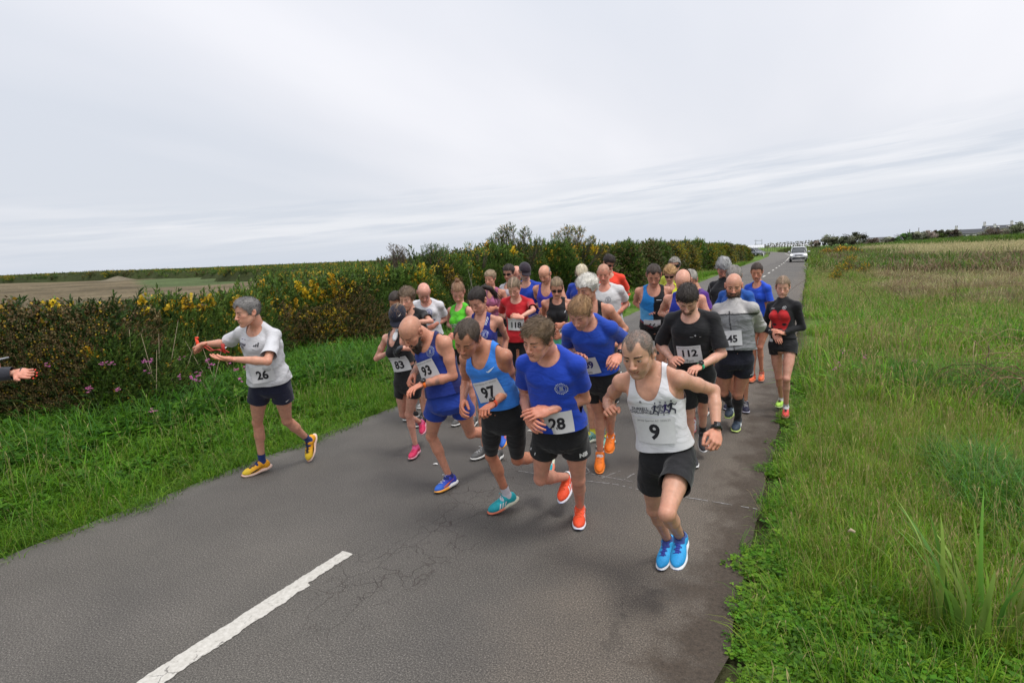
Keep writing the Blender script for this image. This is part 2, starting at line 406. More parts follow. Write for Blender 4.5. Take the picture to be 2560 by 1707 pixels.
class Loft:
    """torso-like body: elliptical sections along P->C, lateral axis turning from hips to shoulders"""
    def __init__(s, P, C, lh, ls, tab, sc=1.0, infl=None):
        s.P = np.asarray(P, float); s.L = np.linalg.norm(C-P); s.up = nrm(C-P)
        s.lh = nrm(lh-s.up*np.dot(lh, s.up)); s.ls = nrm(ls-s.up*np.dot(ls, s.up))
        tab = np.array(tab); s.t = tab[:, 0]; s.a = tab[:, 1]*sc; s.b = tab[:, 2]*sc; s.yo = tab[:, 3]*sc
        if infl is not None: s.a = s.a+infl; s.b = s.b+infl
    def bounds(s):
        c = [s.P+s.up*s.L*s.t[0], s.P+s.up*s.L*s.t[-1]]; r = max(s.a.max(), s.b.max())+np.abs(s.yo).max()
        return np.minimum(*c)-r, np.maximum(*c)+r
    def dist(s, X, Y, Z):
        px, py, pz = X-s.P[0], Y-s.P[1], Z-s.P[2]
        z = px*s.up[0]+py*s.up[1]+pz*s.up[2]
        t = np.clip(z/s.L, s.t[0], s.t[-1]); tt = np.clip(t, 0, 1)
        dz = z-t*s.L
        lx = [s.lh[i]*(1-tt)+s.ls[i]*tt for i in range(3)]; n = np.sqrt(lx[0]**2+lx[1]**2+lx[2]**2); lx = [v/n for v in lx]
        fx = lx[1]*s.up[2]-lx[2]*s.up[1]; fy = lx[2]*s.up[0]-lx[0]*s.up[2]; fz = lx[0]*s.up[1]-lx[1]*s.up[0]
        x = px*lx[0]+py*lx[1]+pz*lx[2]; y = px*fx+py*fy+pz*fz
        sh = t.shape; tf = t.ravel()
        a = np.interp(tf, s.t, s.a).reshape(sh); b = np.interp(tf, s.t, s.b).reshape(sh); yo = np.interp(tf, s.t, s.yo).reshape(sh)
        y = y-yo
        k0 = (np.abs(x/a)**2.3+np.abs(y/b)**2.3)**(1/2.3)+1e-6
        k1 = np.sqrt((x/a**2)**2+(y/b**2)**2)+1e-6
        d2 = (k0-1)*np.minimum(a, b)*np.clip(k0/(k1*np.minimum(a, b)), .6, 1.6)
        return np.where(dz == 0, d2, np.sqrt(np.maximum(d2, 0)**2+dz*dz)+np.minimum(d2, 0)*0)
    def local(s, V):
        q = V-s.P; z = q@s.up; t = z/s.L; tt = np.clip(t, 0, 1)[:, None]
        lx = s.lh*(1-tt)+s.ls*tt; lx /= np.linalg.norm(lx, axis=1)[:, None]
        f = np.cross(lx, s.up); return (q*lx).sum(1), (q*f).sum(1), t
    def frame(s, t):
        tt = min(max(t, 0), 1); lx = nrm(s.lh*(1-tt)+s.ls*tt); return lx, np.cross(lx, s.up)
CHALK = [[(-2.45, 4.46), (-1.75, 4.49), (-1.51, 4.52), (-1.28, 4.49), (-.37, 4.49)], [(-1.90, 4.82), (-1.81, 4.70), (-1.84, 4.60)], [(-1.56, 4.83), (-1.63, 4.68), (-1.66, 4.60)], [(-1.43, 4.82), (-1.47, 4.64)], [(-1.8, 4.66), (-1.3, 4.62)]]
SCRAP = (-3.28, 4.28, .002)
POST = (-8.75, 105.0)
# bearing, top height, crown width, palette, label, kind
TREES = [(R_(.62), 4.5, 6.0, 'g', 'broad low dome shaped grey green tree, first right of the silver car', 'round'), (R_(2.3), 4.6, 6.6, 'g', 'second dome shaped tree with a visible dark trunk right of the silver car', 'round'),
 (R_(-.6), 3.0, 3.5, 'b', 'small brownish shrub left of the first dome shaped tree', 'shrub'), (R_(3.9), 2.9, 6.0, 'b', 'low greyish brown scrub below the flat roofed farm building', 'shrub'), (R_(4.8), 3.2, 4.5, 'p', 'pale feathery shrub left of the dark green bush', 'shrub'),
 (R_(5.8), 3.9, 5.2, 'd', 'dense dark green bush, greenest of the far shrubs', 'shrub'), (R_(6.7), 4.0, 5.0, 'p', 'pale sparse leafed tree right of the dark green bush', 'round'), (R_(7.6), 4.3, 4.6, 'b', 'brownish bare tree with a leaning top in front of the long white house', 'round'),
 (R_(8.3), 4.2, 3.6, 'y', 'light green young tree between two brown ones left of the long white house', 'round'), (R_(8.95), 4.4, 3.8, 'b', 'brown wind bent tree touching the left end of the long white house', 'round'), (R_(10.0), 2.1, 5.5, 'b', 'reddish brown scrub right below the long white house', 'shrub'),
 (R_(11.5), 4.0, 6.4, 'b', 'wide brown green tree between the two slate roofed houses', 'round'), (R_(12.9), 4.9, 6.0, 'g', 'tallest tree of the far edge, cut off by the right border of the view', 'round'), (R_(14.6), 5.0, 6.5, 'g', 'grey green tree beyond the right border', 'round')]
WIND = [(R_(-4.7+i*.205+.05*math.sin(i*7)), 2.75+.03*i+.35*abs(math.sin(i*2.3)), 0) for i in range(22)]
HOUSES = [(R_(10.3), 262, 11.5, 6.5, .3, 3.2, 1.3), (R_(11.63), 275, 8.5, 6.5, .6, 3.9, 1.4), (R_(12.6), 272, 7.5, 6, .6, 3.0, 1.5), (R_(3.6), 232, 8.5, 6, .2, 2.6, .35)]
TUNNELS = [(R_(-5.55), 262, 7, 7, 1.25, 1.0, 'shorter white polytunnel behind the end of the gorse hedge', 8), (R_(-1.9), 300, 24, 9, 1.3, .9, 'long bright white polytunnel behind the wind bent trees, left of the silver car roof', -6)]
GANTRY = (R_(-5.2), 290, 1.3)
# ------------------------------------------------------------------ setting
def leaf_mat(name, var=.25, trans=.25, rough=.55, hue=.02):
    m, nt, b = mat_new(name)
    at = nt.nodes.new('ShaderNodeAttribute'); at.attribute_name = 'Col'
    oi = nt.nodes.new('ShaderNodeObjectInfo')
    mr = nt.nodes.new('ShaderNodeMapRange'); mr.inputs['To Min'].default_value = 1-var; mr.inputs['To Max'].default_value = 1+var; nlink(nt, oi.outputs['Random'], mr.inputs[0])
    hs = nt.nodes.new('ShaderNodeHueSaturation'); nlink(nt, at.outputs['Color'], hs.inputs['Color']); nlink(nt, mr.outputs[0], hs.inputs['Value'])
    m2 = nt.nodes.new('ShaderNodeMath'); m2.operation = 'MULTIPLY'; m2.inputs[1].default_value = 7.13; nlink(nt, oi.outputs['Random'], m2.inputs[0])
    m3 = nt.nodes.new('ShaderNodeMath'); m3.operation = 'FRACT'; nlink(nt, m2.outputs[0], m3.inputs[0])
    m4 = nt.nodes.new('ShaderNodeMapRange'); m4.inputs['To Min'].default_value = .5-hue; m4.inputs['To Max'].default_value = .5+hue; nlink(nt, m3.outputs[0], m4.inputs[0]); nlink(nt, m4.outputs[0], hs.inputs['Hue'])
    nlink(nt, hs.outputs[0], b.inputs['Base Color']); b.inputs['Roughness'].default_value = rough; b.inputs['Specular IOR Level'].default_value = .3
    tr = nt.nodes.new('ShaderNodeBsdfTranslucent'); nlink(nt, hs.outputs[0], tr.inputs[0])
    mx = nt.nodes.new('ShaderNodeMixShader'); mx.inputs[0].default_value = trans
    out = nt.nodes['Material Output']; nlink(nt, b.outputs[0], mx.inputs[1]); nlink(nt, tr.outputs[0], mx.inputs[2]); nlink(nt, mx.outputs[0], out.inputs[0])
    return m
M_GRASS = leaf_mat('grass_blade', .25, .42, .5, .015)
M_GORSE = leaf_mat('gorse_leaf', .30, .15, .6, .015)
M_TREE = leaf_mat('tree_leaf', .15, .4, .6, .01)
M_BARK = attr_mat('bark', .85, .3, 12, .6, 30, bdist=.02)

def ramp(nt, src, stops):
    r = nt.nodes.new('ShaderNodeValToRGB'); e = r.color_ramp.elements
    while len(e) < len(stops): e.new(.5)
    for i, (p, c) in enumerate(stops): e[i].position = p; e[i].color = (*c, 1) if len(c) == 3 else c
    nlink(nt, src, r.inputs[0]); return r.outputs[0]
def mixc(nt, f, a, b, mode='MIX'):
    m = nt.nodes.new('ShaderNodeMixRGB'); m.blend_type = mode
    for i, v in enumerate((f, a, b)):
        if isinstance(v, (int, float)): m.inputs[i].default_value = v
        elif isinstance(v, (tuple, list)): m.inputs[i].default_value = (*v, 1)
        else: nlink(nt, v, m.inputs[i])
    return m.outputs[0]
def mth(nt, op, *a):
    n = nt.nodes.new('ShaderNodeMath'); n.operation = op
    for i, v in enumerate(a):
        if isinstance(v, (int, float)): n.inputs[i].default_value = v
        else: nlink(nt, v, n.inputs[i])
    return n.outputs[0]
def maprange(nt, src, a, b, c=0., d=1., sm=True):
    n = nt.nodes.new('ShaderNodeMapRange'); n.inputs['From Min'].default_value = a; n.inputs['From Max'].default_value = b; n.inputs['To Min'].default_value = c; n.inputs['To Max'].default_value = d
    if sm: n.interpolation_type = 'SMOOTHSTEP'
    nlink(nt, src, n.inputs[0]); return n.outputs[0]

# ---- road plan (metres; the road runs along +Y and bends gently left)
_RY = [-8, 10, 21, 40, 71, 110, 150, 420]
def right_edge(y): return np.interp(y, _RY, [-.33, -.36, -.56, -.89, -1.38, -3.0, -6, -60])
def left_edge(y): return np.interp(y, [-8, 10, 16, 35, 55, 87, 114, 150, 420], [-5.05, -5.1, -5.2, -6.3, -7.0, -7.7, -8.6, -11.5, -66])
def centre(y): return np.interp(y, [-8, 3, 40, 59, 72, 110, 150, 420], [-2.83, -2.81, -3.32, -3.6, -3.8, -4.9, -8, -62])
def ground_z(x, y):
    x = np.asarray(x, float); y = np.asarray(y, float)
    dr = np.maximum(x-right_edge(y), left_edge(y)-x)
    off = np.clip(dr/1.5, 0, 1)
    z = off*(.05*np.sin(x*.9+y*.37)+.05*np.sin(x*.31-y*.53+1))-.015
    # low green bank far on the right
    d = y-(118+ -.45*(x-40)); bk = np.clip((x-2)/25, 0, 1)
    z = z+bk*1.25*np.clip(d/10+1, 0, 1)**2*(3-2*np.clip(d/10+1, 0, 1))
    # heap of soil on the left field
    z = z+.85*np.exp(-(((x+121)/1.7)**2+((y-62)/1.7)**2))
    return z
M_ROAD, nt, b = mat_new('asphalt')
tc = nt.nodes.new('ShaderNodeTexCoord'); sep = nt.nodes.new('ShaderNodeSeparateXYZ'); nlink(nt, tc.outputs['Object'], sep.inputs[0])
ng = add_noise(nt, 110, 4, .85, vec=tc.outputs['Object']); nm_ = add_noise(nt, 1.3, 5, .6, vec=tc.outputs['Object']); nl = add_noise(nt, .35, 4, .5, vec=tc.outputs['Object'])
base = ramp(nt, ng.outputs[0], [(.34, (.028, .026, .024)), (.50, (.104, .097, .088)), (.60, (.175, .164, .147)), (.70, (.46, .44, .40))])
vg = nt.nodes.new('ShaderNodeTexVoronoi'); vg.inputs['Scale'].default_value = 120; nlink(nt, tc.outputs['Object'], vg.inputs[0])
base = mixc(nt, maprange(nt, vg.outputs['Distance'], .0, .12, .55, 0.), base, (.34, .33, .31))
base = mixc(nt, 1.0, base, ramp(nt, nm_.outputs[0], [(.3, (.84, .84, .84)), (.7, (1.12, 1.11, 1.10))]), 'MULTIPLY')
base = mixc(nt, 1.0, base, ramp(nt, nl.outputs[0], [(.3, (.88, .88, .91)), (.7, (1.10, 1.09, 1.06))]), 'MULTIPLY')
# wheel tracks slightly paler and warmer side towards the right verge
X = sep.outputs[0]; Y = sep.outputs[1]
soil = maprange(nt, mth(nt, 'ADD', X, mth(nt, 'MULTIPLY', mth(nt, 'SUBTRACT', nm_.outputs[0], .5), 1.1)), -1.9, -.6)
base = mixc(nt, mth(nt, 'MULTIPLY', soil, .8), base, mixc(nt, 1.0, base, (1.28, 1.16, 1.02), 'MULTIPLY'))
dirt = maprange(nt, mth(nt, 'ADD', X, mth(nt, 'MULTIPLY', mth(nt, 'SUBTRACT', add_noise(nt, 3.5, 5, .65, vec=tc.outputs['Object']).outputs[0], .5), 1.0)), -.80, -.44)
dcol = ramp(nt, add_noise(nt, 40, 4, .7, vec=tc.outputs['Object']).outputs[0], [(.3, (.030, .022, .016)), (.7, (.085, .064, .046))])
base = mixc(nt, mth(nt, 'MULTIPLY', dirt, .85), base, dcol)
lv = maprange(nt, mth(nt, 'SUBTRACT', mth(nt, 'MULTIPLY', mth(nt, 'SUBTRACT', nm_.outputs[0], .5), .4), X), 4.75, 5.05)
base = mixc(nt, mth(nt, 'MULTIPLY', lv, .5), base, (.15, .14, .125))
def blot(cx, cy, r_):
    dx = mth(nt, 'ADD', X, -cx); dy = mth(nt, 'MULTIPLY', mth(nt, 'ADD', Y, -cy), .75)
    return maprange(nt, mth(nt, 'ADD', mth(nt, 'SQRT', mth(nt, 'ADD', mth(nt, 'MULTIPLY', dx, dx), mth(nt, 'MULTIPLY', dy, dy))), mth(nt, 'MULTIPLY', mth(nt, 'SUBTRACT', ns2.outputs[0], .5), .62)), r_, r_*.45)
ns2 = add_noise(nt, 14, 5, .7, vec=tc.outputs['Object'])
for bx_, by_, br_ in ((-.80, 2.95, .15), (-.70, 3.15, .11), (-.86, 2.55, .06), (-.92, 2.72, .05), (-.60, 2.2, .12)):
    base = mixc(nt, mth(nt, 'MULTIPLY', blot(bx_, by_, br_), .25), base, (.035, .030, .026))
# crack network along the centre joint
dw = add_noise(nt, 2.2, 3, .6, vec=tc.outputs['Object'])
mpv = nt.nodes.new('ShaderNodeMapping'); mpv.inputs['Scale'].default_value = (1.0, .8, 1); nlink(nt, tc.outputs['Object'], mpv.inputs[0])
vadd = nt.nodes.new('ShaderNodeVectorMath'); vadd.operation = 'ADD'; nlink(nt, mpv.outputs[0], vadd.inputs[0])
vs_ = nt.nodes.new('ShaderNodeVectorMath'); vs_.operation = 'SCALE'; nlink(nt, dw.outputs['Color'], vs_.inputs[0]); vs_.inputs['Scale'].default_value = .35; nlink(nt, vs_.outputs[0], vadd.inputs[1])
def crack(scale, w):
    v = nt.nodes.new('ShaderNodeTexVoronoi'); v.feature = 'DISTANCE_TO_EDGE'; v.inputs['Scale'].default_value = scale; nlink(nt, vadd.outputs[0], v.inputs[0])
    return maprange(nt, v.outputs['Distance'], 0, w, 1, 0, False)
zone = mth(nt, 'MULTIPLY', maprange(nt, mth(nt, 'ABSOLUTE', mth(nt, 'ADD', X, mth(nt, 'ADD', 2.45, mth(nt, 'MULTIPLY', mth(nt, 'SUBTRACT', nm_.outputs[0], .5), 1.3)))), .15, .60, 1, 0), maprange(nt, mth(nt, 'ABSOLUTE', mth(nt, 'SUBTRACT', Y, 4.0)), 1.5, 2.6, 1, 0))
brk = maprange(nt, add_noise(nt, 5, 3, .6, vec=tc.outputs['Object']).outputs[0], .42, .60)
cr = mth(nt, 'MAXIMUM', mth(nt, 'MULTIPLY', crack(7.5, .022), mth(nt, 'MULTIPLY', zone, brk)), mth(nt, 'MULTIPLY', crack(2.6, .007), mth(nt, 'MULTIPLY', zone, .8)))
base = mixc(nt, mth(nt, 'MULTIPLY', cr, .62), base, (.030, .016, .014))
nlink(nt, base, b.inputs['Base Color']); b.inputs['Roughness'].default_value = .82; b.inputs['Specular IOR Level'].default_value = .35
bp = nt.nodes.new('ShaderNodeBump'); bp.inputs['Strength'].default_value = .7; bp.inputs['Distance'].default_value = .004
nlink(nt, mth(nt, 'SUBTRACT', ng.outputs[0], mth(nt, 'MULTIPLY', cr, 2.0)), bp.inputs['Height']); nlink(nt, bp.outputs[0], b.inputs['Normal'])

ys = np.concatenate([np.linspace(-8, 20, 113), np.linspace(21, 150, 87), np.linspace(155, 420, 40)])
def strip_mesh(name, xl, xr, ys, z, mat, nx=8, kind='structure', jag=0):
    Vs, F = [], []
    for i, y in enumerate(ys):
        a, c = xl(y), xr(y)
        if jag: a = a+jag*(math.sin(y*5.1)+math.sin(y*12.7)+rnd.uniform(-1, 1))*.4; c = c+jag*(math.sin(y*4.3+1)+math.sin(y*14.1)+rnd.uniform(-1, 1))*.4
        for j in range(nx+1): Vs.append((a+(c-a)*j/nx, y, z))
    for i in range(len(ys)-1):
        for j in range(nx): k = i*(nx+1)+j; F.append((k, k+1, k+nx+2, k+nx+1))
    o = mkobj(name, np.array(Vs, float), np.array(F), mat, None, None, False); return tag(o, kind=kind)
road = strip_mesh('road', left_edge, right_edge, ys, 0.0, M_ROAD, 6, jag=.03)

# terrain: colours by what grows there
def zone_col(x, y):
    n1 = wob(np.stack([x, y, x*0], 1), .35, 3); n2 = wob(np.stack([x, y, x*0], 1), 1.6, 4)
    c = np.tile([.10, .165, .03], (len(x), 1))
    right = x > right_edge(y)-.1
    d = np.hypot(x, y)
    br = right*np.clip((d-26+4*n1)/14, 0, 1)*np.clip((62+8*n1-d)/14, 0, 1)*np.clip((x-1.5)/4, 0, 1)
    c = c*(1-br[:, None]*.8)+np.array([.14, .10, .06])*br[:, None]*.8
    be = right*np.clip((d-70+4*n1)/20, 0, 1)*np.clip((x-7)/10, 0, 1); c = c*(1-be[:, None]*.85)+np.array([.26, .225, .13])*be[:, None]*.85
    gb = right*((y-(118-.45*(x-40))) > -11)*(x > 0); c[gb > 0] = np.array([.10, .19, .04])
    fld = field_mask(x, y); c[fld] = np.array([.140, .112, .068])*(1+.18*n1[fld]+.15*n2[fld])[:, None]
    gp = fld & (y > .52*-x+2) & (x < -60) & (x > -112) ; c[gp] = (.085, .115, .045)
    lf = (x < left_edge(y)-3) & ~fld; c[lf] = (.050, .062, .022)
    hp = (np.hypot(x+121, y-62) < 6); c[hp] = (.17, .145, .10)
    er = x-right_edge(y); m = np.clip(1-np.abs(er)/.32, 0, 1)[:, None]; c = c*(1-m)+np.array([.060, .048, .032])*m
    c = c*(1+.14*n2+.10*n1)[:, None]
    return c
def field_mask(x, y):
    n = 3*np.sin(x*.11)+2*np.sin(x*.31+1)
    lim = np.interp(-x, [10, 49, 75, 100, 130, 170], [41, 41, 54, 64, 66, 50])+n*.6
    return (x < -10.5) & (y < lim) & (x < -1.16*y+2*np.sin(y*.6)) & (x > -170)
gx = np.concatenate([-np.geomspace(1500, 130, 22), np.linspace(-125, -20, 60), np.linspace(-19, -1.2, 50), np.linspace(-.9, .6, 16), np.linspace(.8, 20, 50), np.linspace(21, 110, 60), np.geomspace(115, 1500, 22)])
gy = np.concatenate([[-60, -30, -15], np.linspace(-8, 30, 110), np.linspace(31, 90, 60), np.linspace(92, 200, 54), np.geomspace(205, 2600, 26)])
GX, GY = np.meshgrid(gx, gy, indexing='ij'); gxf, gyf = GX.ravel(), GY.ravel()
gz = ground_z(gxf, gyf); on = (gxf > left_edge(gyf)-.15) & (gxf < right_edge(gyf)+.15) & (gyf < 420); gz[on] = -.05
ny_ = len(gy); I, Jx = np.meshgrid(np.arange(len(gx)-1), np.arange(ny_-1), indexing='ij'); k = (I*ny_+Jx).ravel()
M_GROUND = attr_mat('earth_and_turf', .95, .30, 2.5, .8, 18, spec=.1, bdist=.05)
tag(mkobj('ground', np.stack([gxf, gyf, gz], 1), np.stack([k, k+ny_, k+ny_+1, k+1], 1), M_GROUND, None, zone_col(gxf, gyf), True), kind='structure')

# painted centre marks with worn edges (white thermoplastic)
M_MARK, nt, b = mat_new('worn_road_paint')
tc = nt.nodes.new('ShaderNodeTexCoord'); n_ = add_noise(nt, 45, 5, .7, vec=tc.outputs['Object']); n2_ = add_noise(nt, 7, 4, .6, vec=tc.outputs['Object'])
v = nt.nodes.new('ShaderNodeTexVoronoi'); v.feature = 'DISTANCE_TO_EDGE'; v.inputs['Scale'].default_value = 4.2; nlink(nt, n2_.outputs['Color'], v.inputs[0])
va = nt.nodes.new('ShaderNodeVectorMath'); va.operation = 'ADD'; nlink(nt, tc.outputs['Object'], va.inputs[0]); vsx = nt.nodes.new('ShaderNodeVectorMath'); vsx.operation = 'SCALE'; vsx.inputs['Scale'].default_value = .12; nlink(nt, n2_.outputs['Color'], vsx.inputs[0]); nlink(nt, vsx.outputs[0], va.inputs[1]); nlink(nt, va.outputs[0], v.inputs[0])
ck = maprange(nt, v.outputs['Distance'], 0, .014, 1, 0, False)
cc = ramp(nt, n_.outputs[0], [(.26, (.20, .19, .17)), (.38, (.48, .46, .41)), (.7, (.63, .61, .56))])
cc = mixc(nt, mth(nt, 'MULTIPLY', ck, mth(nt, 'MULTIPLY', .8, maprange(nt, n2_.outputs[0], .5, .6))), cc, (.06, .055, .05))
nlink(nt, cc, b.inputs['Base Color']); b.inputs['Roughness'].default_value = .7
bp = nt.nodes.new('ShaderNodeBump'); bp.inputs['Strength'].default_value = .6; bp.inputs['Distance'].default_value = .004; nlink(nt, n_.outputs[0], bp.inputs['Height']); nlink(nt, bp.outputs[0], b.inputs['Normal'])
def mark(y0, y1, w=.125, nm='centre_line_mark'):
    n = max(4, int((y1-y0)/.012)) if y0 < 5 else 8
    Vs = []; F = []
    jl = jr = 0
    for i in range(n+1):
        y = y0+(y1-y0)*i/n; x = float(centre(y))
        if y0 < 5:
            jl = jl*.75+rnd.uniform(-.004, .004); jr = jr*.75+rnd.uniform(-.006, .006)
            if i > n*.8: ww = w*.72; sh = -.012
            else: ww = w; sh = 0
            l, r = x-ww/2+sh+jl, x+ww/2+sh+jr
            yy = y+(rnd.uniform(-.008, .008) if i in (0, n) else 0)
        else: l, r, yy = x-w/2, x+w/2, y
        Vs += [(l, yy, .0045), (l+(r-l)*.33, yy, .0065), (l+(r-l)*.66, yy, .0065), (r, yy, .0045)]
    for i in range(n):
        for j in range(3): a = i*4+j; F.append((a, a+1, a+5, a+4))
    o = mkobj(nm, np.array(Vs), np.array(F), M_MARK, None, None, False); tag(o, kind='structure'); return o
mark(.70, 2.66)
for i in range(1, 17):
    yy = 1.66+4.87*i
    if yy < 120: mark(yy-.95, yy+.95, .115)
tag(strip_mesh('centre_line_mark', lambda y: centre(y)-.055, lambda y: centre(y)+.055, np.linspace(82, 150, 50), .0045, M_MARK, 1), kind='structure')
# chalk strokes
M_CHALK = flat_mat('chalk', (.27, .265, .255), .9, noise=.4, nscale=60)
def chalk(pts, w, label):
    mb = MB(); pts = np.array(pts, float)
    d = np.concatenate([[0], np.cumsum(np.linalg.norm(np.diff(pts, axis=0), axis=1))]); n = int(d[-1]/.03)+2; t = np.linspace(0, d[-1], n)
    q = np.stack([np.interp(t, d, pts[:, i]) for i in (0, 1)], 1); q += np.array([[rnd.uniform(-.004, .004) for _ in range(2)] for _ in range(n)])
    for i in range(n-1):
        if rnd.random() < .22: continue
        a, c = q[i], q[i+1]; u = nrm(np.array([-(c-a)[1], (c-a)[0]]))*w*rnd.uniform(.25, .6)
        mb.add(np.array([(*(a-u), .0045), (*(c-u), .0045), (*(c+u), .0045), (*(a+u), .0045)]), np.array([(0, 1, 2, 3)]))
    o = mb.build('chalk_line', M_CHALK, None, False); tag(o, kind='structure')
chalk(CHALK[0], .012, ''); 
for c_ in CHALK[1:]: chalk(c_, .013, '')
# little white scrap on the road
sc_ = mkobj('paper_scrap', np.array([(0, 0, .006), (.035, .004, .012), (.03, .02, .016), (.006, .018, .009), (.05, .012, .007), (.045, .024, .01)]), np.array([(0, 1, 2), (0, 2, 3), (1, 4, 5), (1, 5, 2)]), flat_mat('white_scrap', (.75, .75, .74), .7), None, None, False, loc=SCRAP)
tag(sc_, 'tiny white scrap of paper lying on the asphalt near the bearded runner', 'litter')

# ---- scattering helper: real instances of small plants for masses nobody could count
def gn_scatter(name, pts, rot, scl, idx, coll):
    me = bpy.data.meshes.new(name); n = len(pts); me.vertices.add(n); me.vertices.foreach_set('co', np.asarray(pts, np.float32).ravel())
    for an, ty, dat, fld in (('rot', 'FLOAT_VECTOR', rot, 'vector'), ('scl', 'FLOAT_VECTOR', scl, 'vector'), ('idx', 'INT', idx, 'value')):
        a = me.attributes.new(an, ty, 'POINT'); a.data.foreach_set(fld, np.asarray(dat, np.int32 if ty == 'INT' else np.float32).ravel())
    o = bpy.data.objects.new(name, me); col.objects.link(o)
    ng = bpy.data.node_groups.new(name+'_nodes', 'GeometryNodeTree')
    ng.interface.new_socket('Geometry', in_out='INPUT', socket_type='NodeSocketGeometry'); ng.interface.new_socket('Geometry', in_out='OUTPUT', socket_type='NodeSocketGeometry')
    gi, go = ng.nodes.new('NodeGroupInput'), ng.nodes.new('NodeGroupOutput')
    ci = ng.nodes.new('GeometryNodeCollectionInfo'); ci.inputs['Collection'].default_value = coll; ci.inputs['Separate Children'].default_value = True; ci.inputs['Reset Children'].default_value = True
    ip = ng.nodes.new('GeometryNodeInstanceOnPoints'); ip.inputs['Pick Instance'].default_value = True
    def na(nm, ty):
        a = ng.nodes.new('GeometryNodeInputNamedAttribute'); a.data_type = ty; a.inputs['Name'].default_value = nm; return [q for q in a.outputs if q.enabled and q.name == 'Attribute'][0]
    L = ng.links.new; L(gi.outputs[0], ip.inputs['Points']); L(ci.outputs[0], ip.inputs['Instance']); L(na('idx', 'INT'), ip.inputs['Instance Index'])
    L(na('rot', 'FLOAT_VECTOR'), ip.inputs['Rotation']); L(na('scl', 'FLOAT_VECTOR'), ip.inputs['Scale']); L(ip.outputs[0], go.inputs[0])
    md = o.modifiers.new('scatter', 'NODES'); md.node_group = ng
    return tag(o, kind='stuff')
def coll_of(name, meshes, mat):
    c = bpy.data.collections.new(name)
    for i, (V, F, C) in enumerate(meshes):
        me = mkmesh('%s_%02d' % (name, i), V, F, C, False); me.materials.append(mat); c.objects.link(bpy.data.objects.new('%s_%02d' % (name, i), me))
    return c
def tuft(nb, rad, h, w, cols, lean=.5, seed=0, seeds=0, seedcol=None, droop=.4):
    r = np.random.default_rng(seed); mb = MB()
    for i in range(nb):
        a = r.random()*6.283; rr = rad*math.sqrt(r.random()); p = A_(rr*math.cos(a), rr*math.sin(a), -.01)
        d = r.random()*6.283; hh = h*(.5+.7*r.random()); ln = lean*(.2+r.random()); o = A_(math.cos(d), math.sin(d), 0); ww = w*(.6+.7*r.random()); s = A_(-o[1], o[0], 0)*ww/2
        if r.random() < .5: s = A_(math.cos(d+1), math.sin(d+1), 0)*ww/2
        p1 = p+A_(0, 0, hh*.5)+o*hh*ln*.25; p2 = p+A_(0, 0, hh*(.92-.25*droop*ln))+o*hh*ln*.7; p3 = p+A_(0, 0, hh*(1-.6*droop*ln))+o*hh*ln*1.25
        c = np.array(cols[r.integers(len(cols))])*(.75+.5*r.random())
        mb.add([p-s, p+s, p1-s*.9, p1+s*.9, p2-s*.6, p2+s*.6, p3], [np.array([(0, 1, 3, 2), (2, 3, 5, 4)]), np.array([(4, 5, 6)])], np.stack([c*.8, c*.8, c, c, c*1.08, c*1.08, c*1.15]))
    for i in range(seeds):
        a = r.random()*6.283; rr = rad*math.sqrt(r.random()); p = A_(rr*math.cos(a), rr*math.sin(a), 0); d = r.random()*6.283; hh = h*(1.1+.6*r.random()); o = A_(math.cos(d), math.sin(d), 0)*hh*.25
        s = A_(w*.25, 0, 0); q = p+A_(0, 0, hh)+o; e = q+o*.30+A_(0, 0, hh*.12); c = np.array(seedcol)*(.7+.6*r.random()); g_ = c*.8+A_(.03, .04, .0)
        mb.add([p-s, p+s, q-s, q+s], np.array([(0, 1, 3, 2)]), g_)
        s2 = A_(-o[1], o[0], 0)/np.linalg.norm(o)*w*.6; mdp = (q+e)/2; mb.add([q, mdp-s2, e, mdp+s2], np.array([(0, 1, 2, 3)]), c); s3 = A_(0, 0, w*.5); mb.add([q, mdp-s3, e, mdp+s3], np.array([(0, 1, 2, 3)]), c)
    return mb.get()
def leafy(nl, rad, h, size, cols, seed=0, lobes=1):
    """small broad leaves on short stalks, for clover, nettle and parsley like ground plants"""
    r = np.random.default_rng(seed); mb = MB()
    for i in range(nl):
        a = r.random()*6.283; rr = rad*math.sqrt(r.random()); z = h*(.25+.8*r.random()); p = A_(rr*math.cos(a), rr*math.sin(a), z); d = r.random()*6.283
        c = np.array(cols[r.integers(len(cols))])*(.75+.5*r.random()); sz = size*(.6+.7*r.random())
        for k_ in range(lobes):
            dd = d+k_*2.1; o = A_(math.cos(dd), math.sin(dd), .25*r.normal())*sz; s = A_(-math.sin(dd), math.cos(dd), .15*r.normal())*sz*.42
            mb.add([p, p+o*.5+s, p+o, p+o*.5-s], np.array([(0, 1, 2, 3)]), c)
        w_ = A_(.0012, 0, 0); mb.add([p*A_(.5, .5, 0)-w_, p*A_(.5, .5, 0)+w_, p+w_, p-w_], np.array([(0, 1, 2, 3)]), c*.7)
    return mb.get()
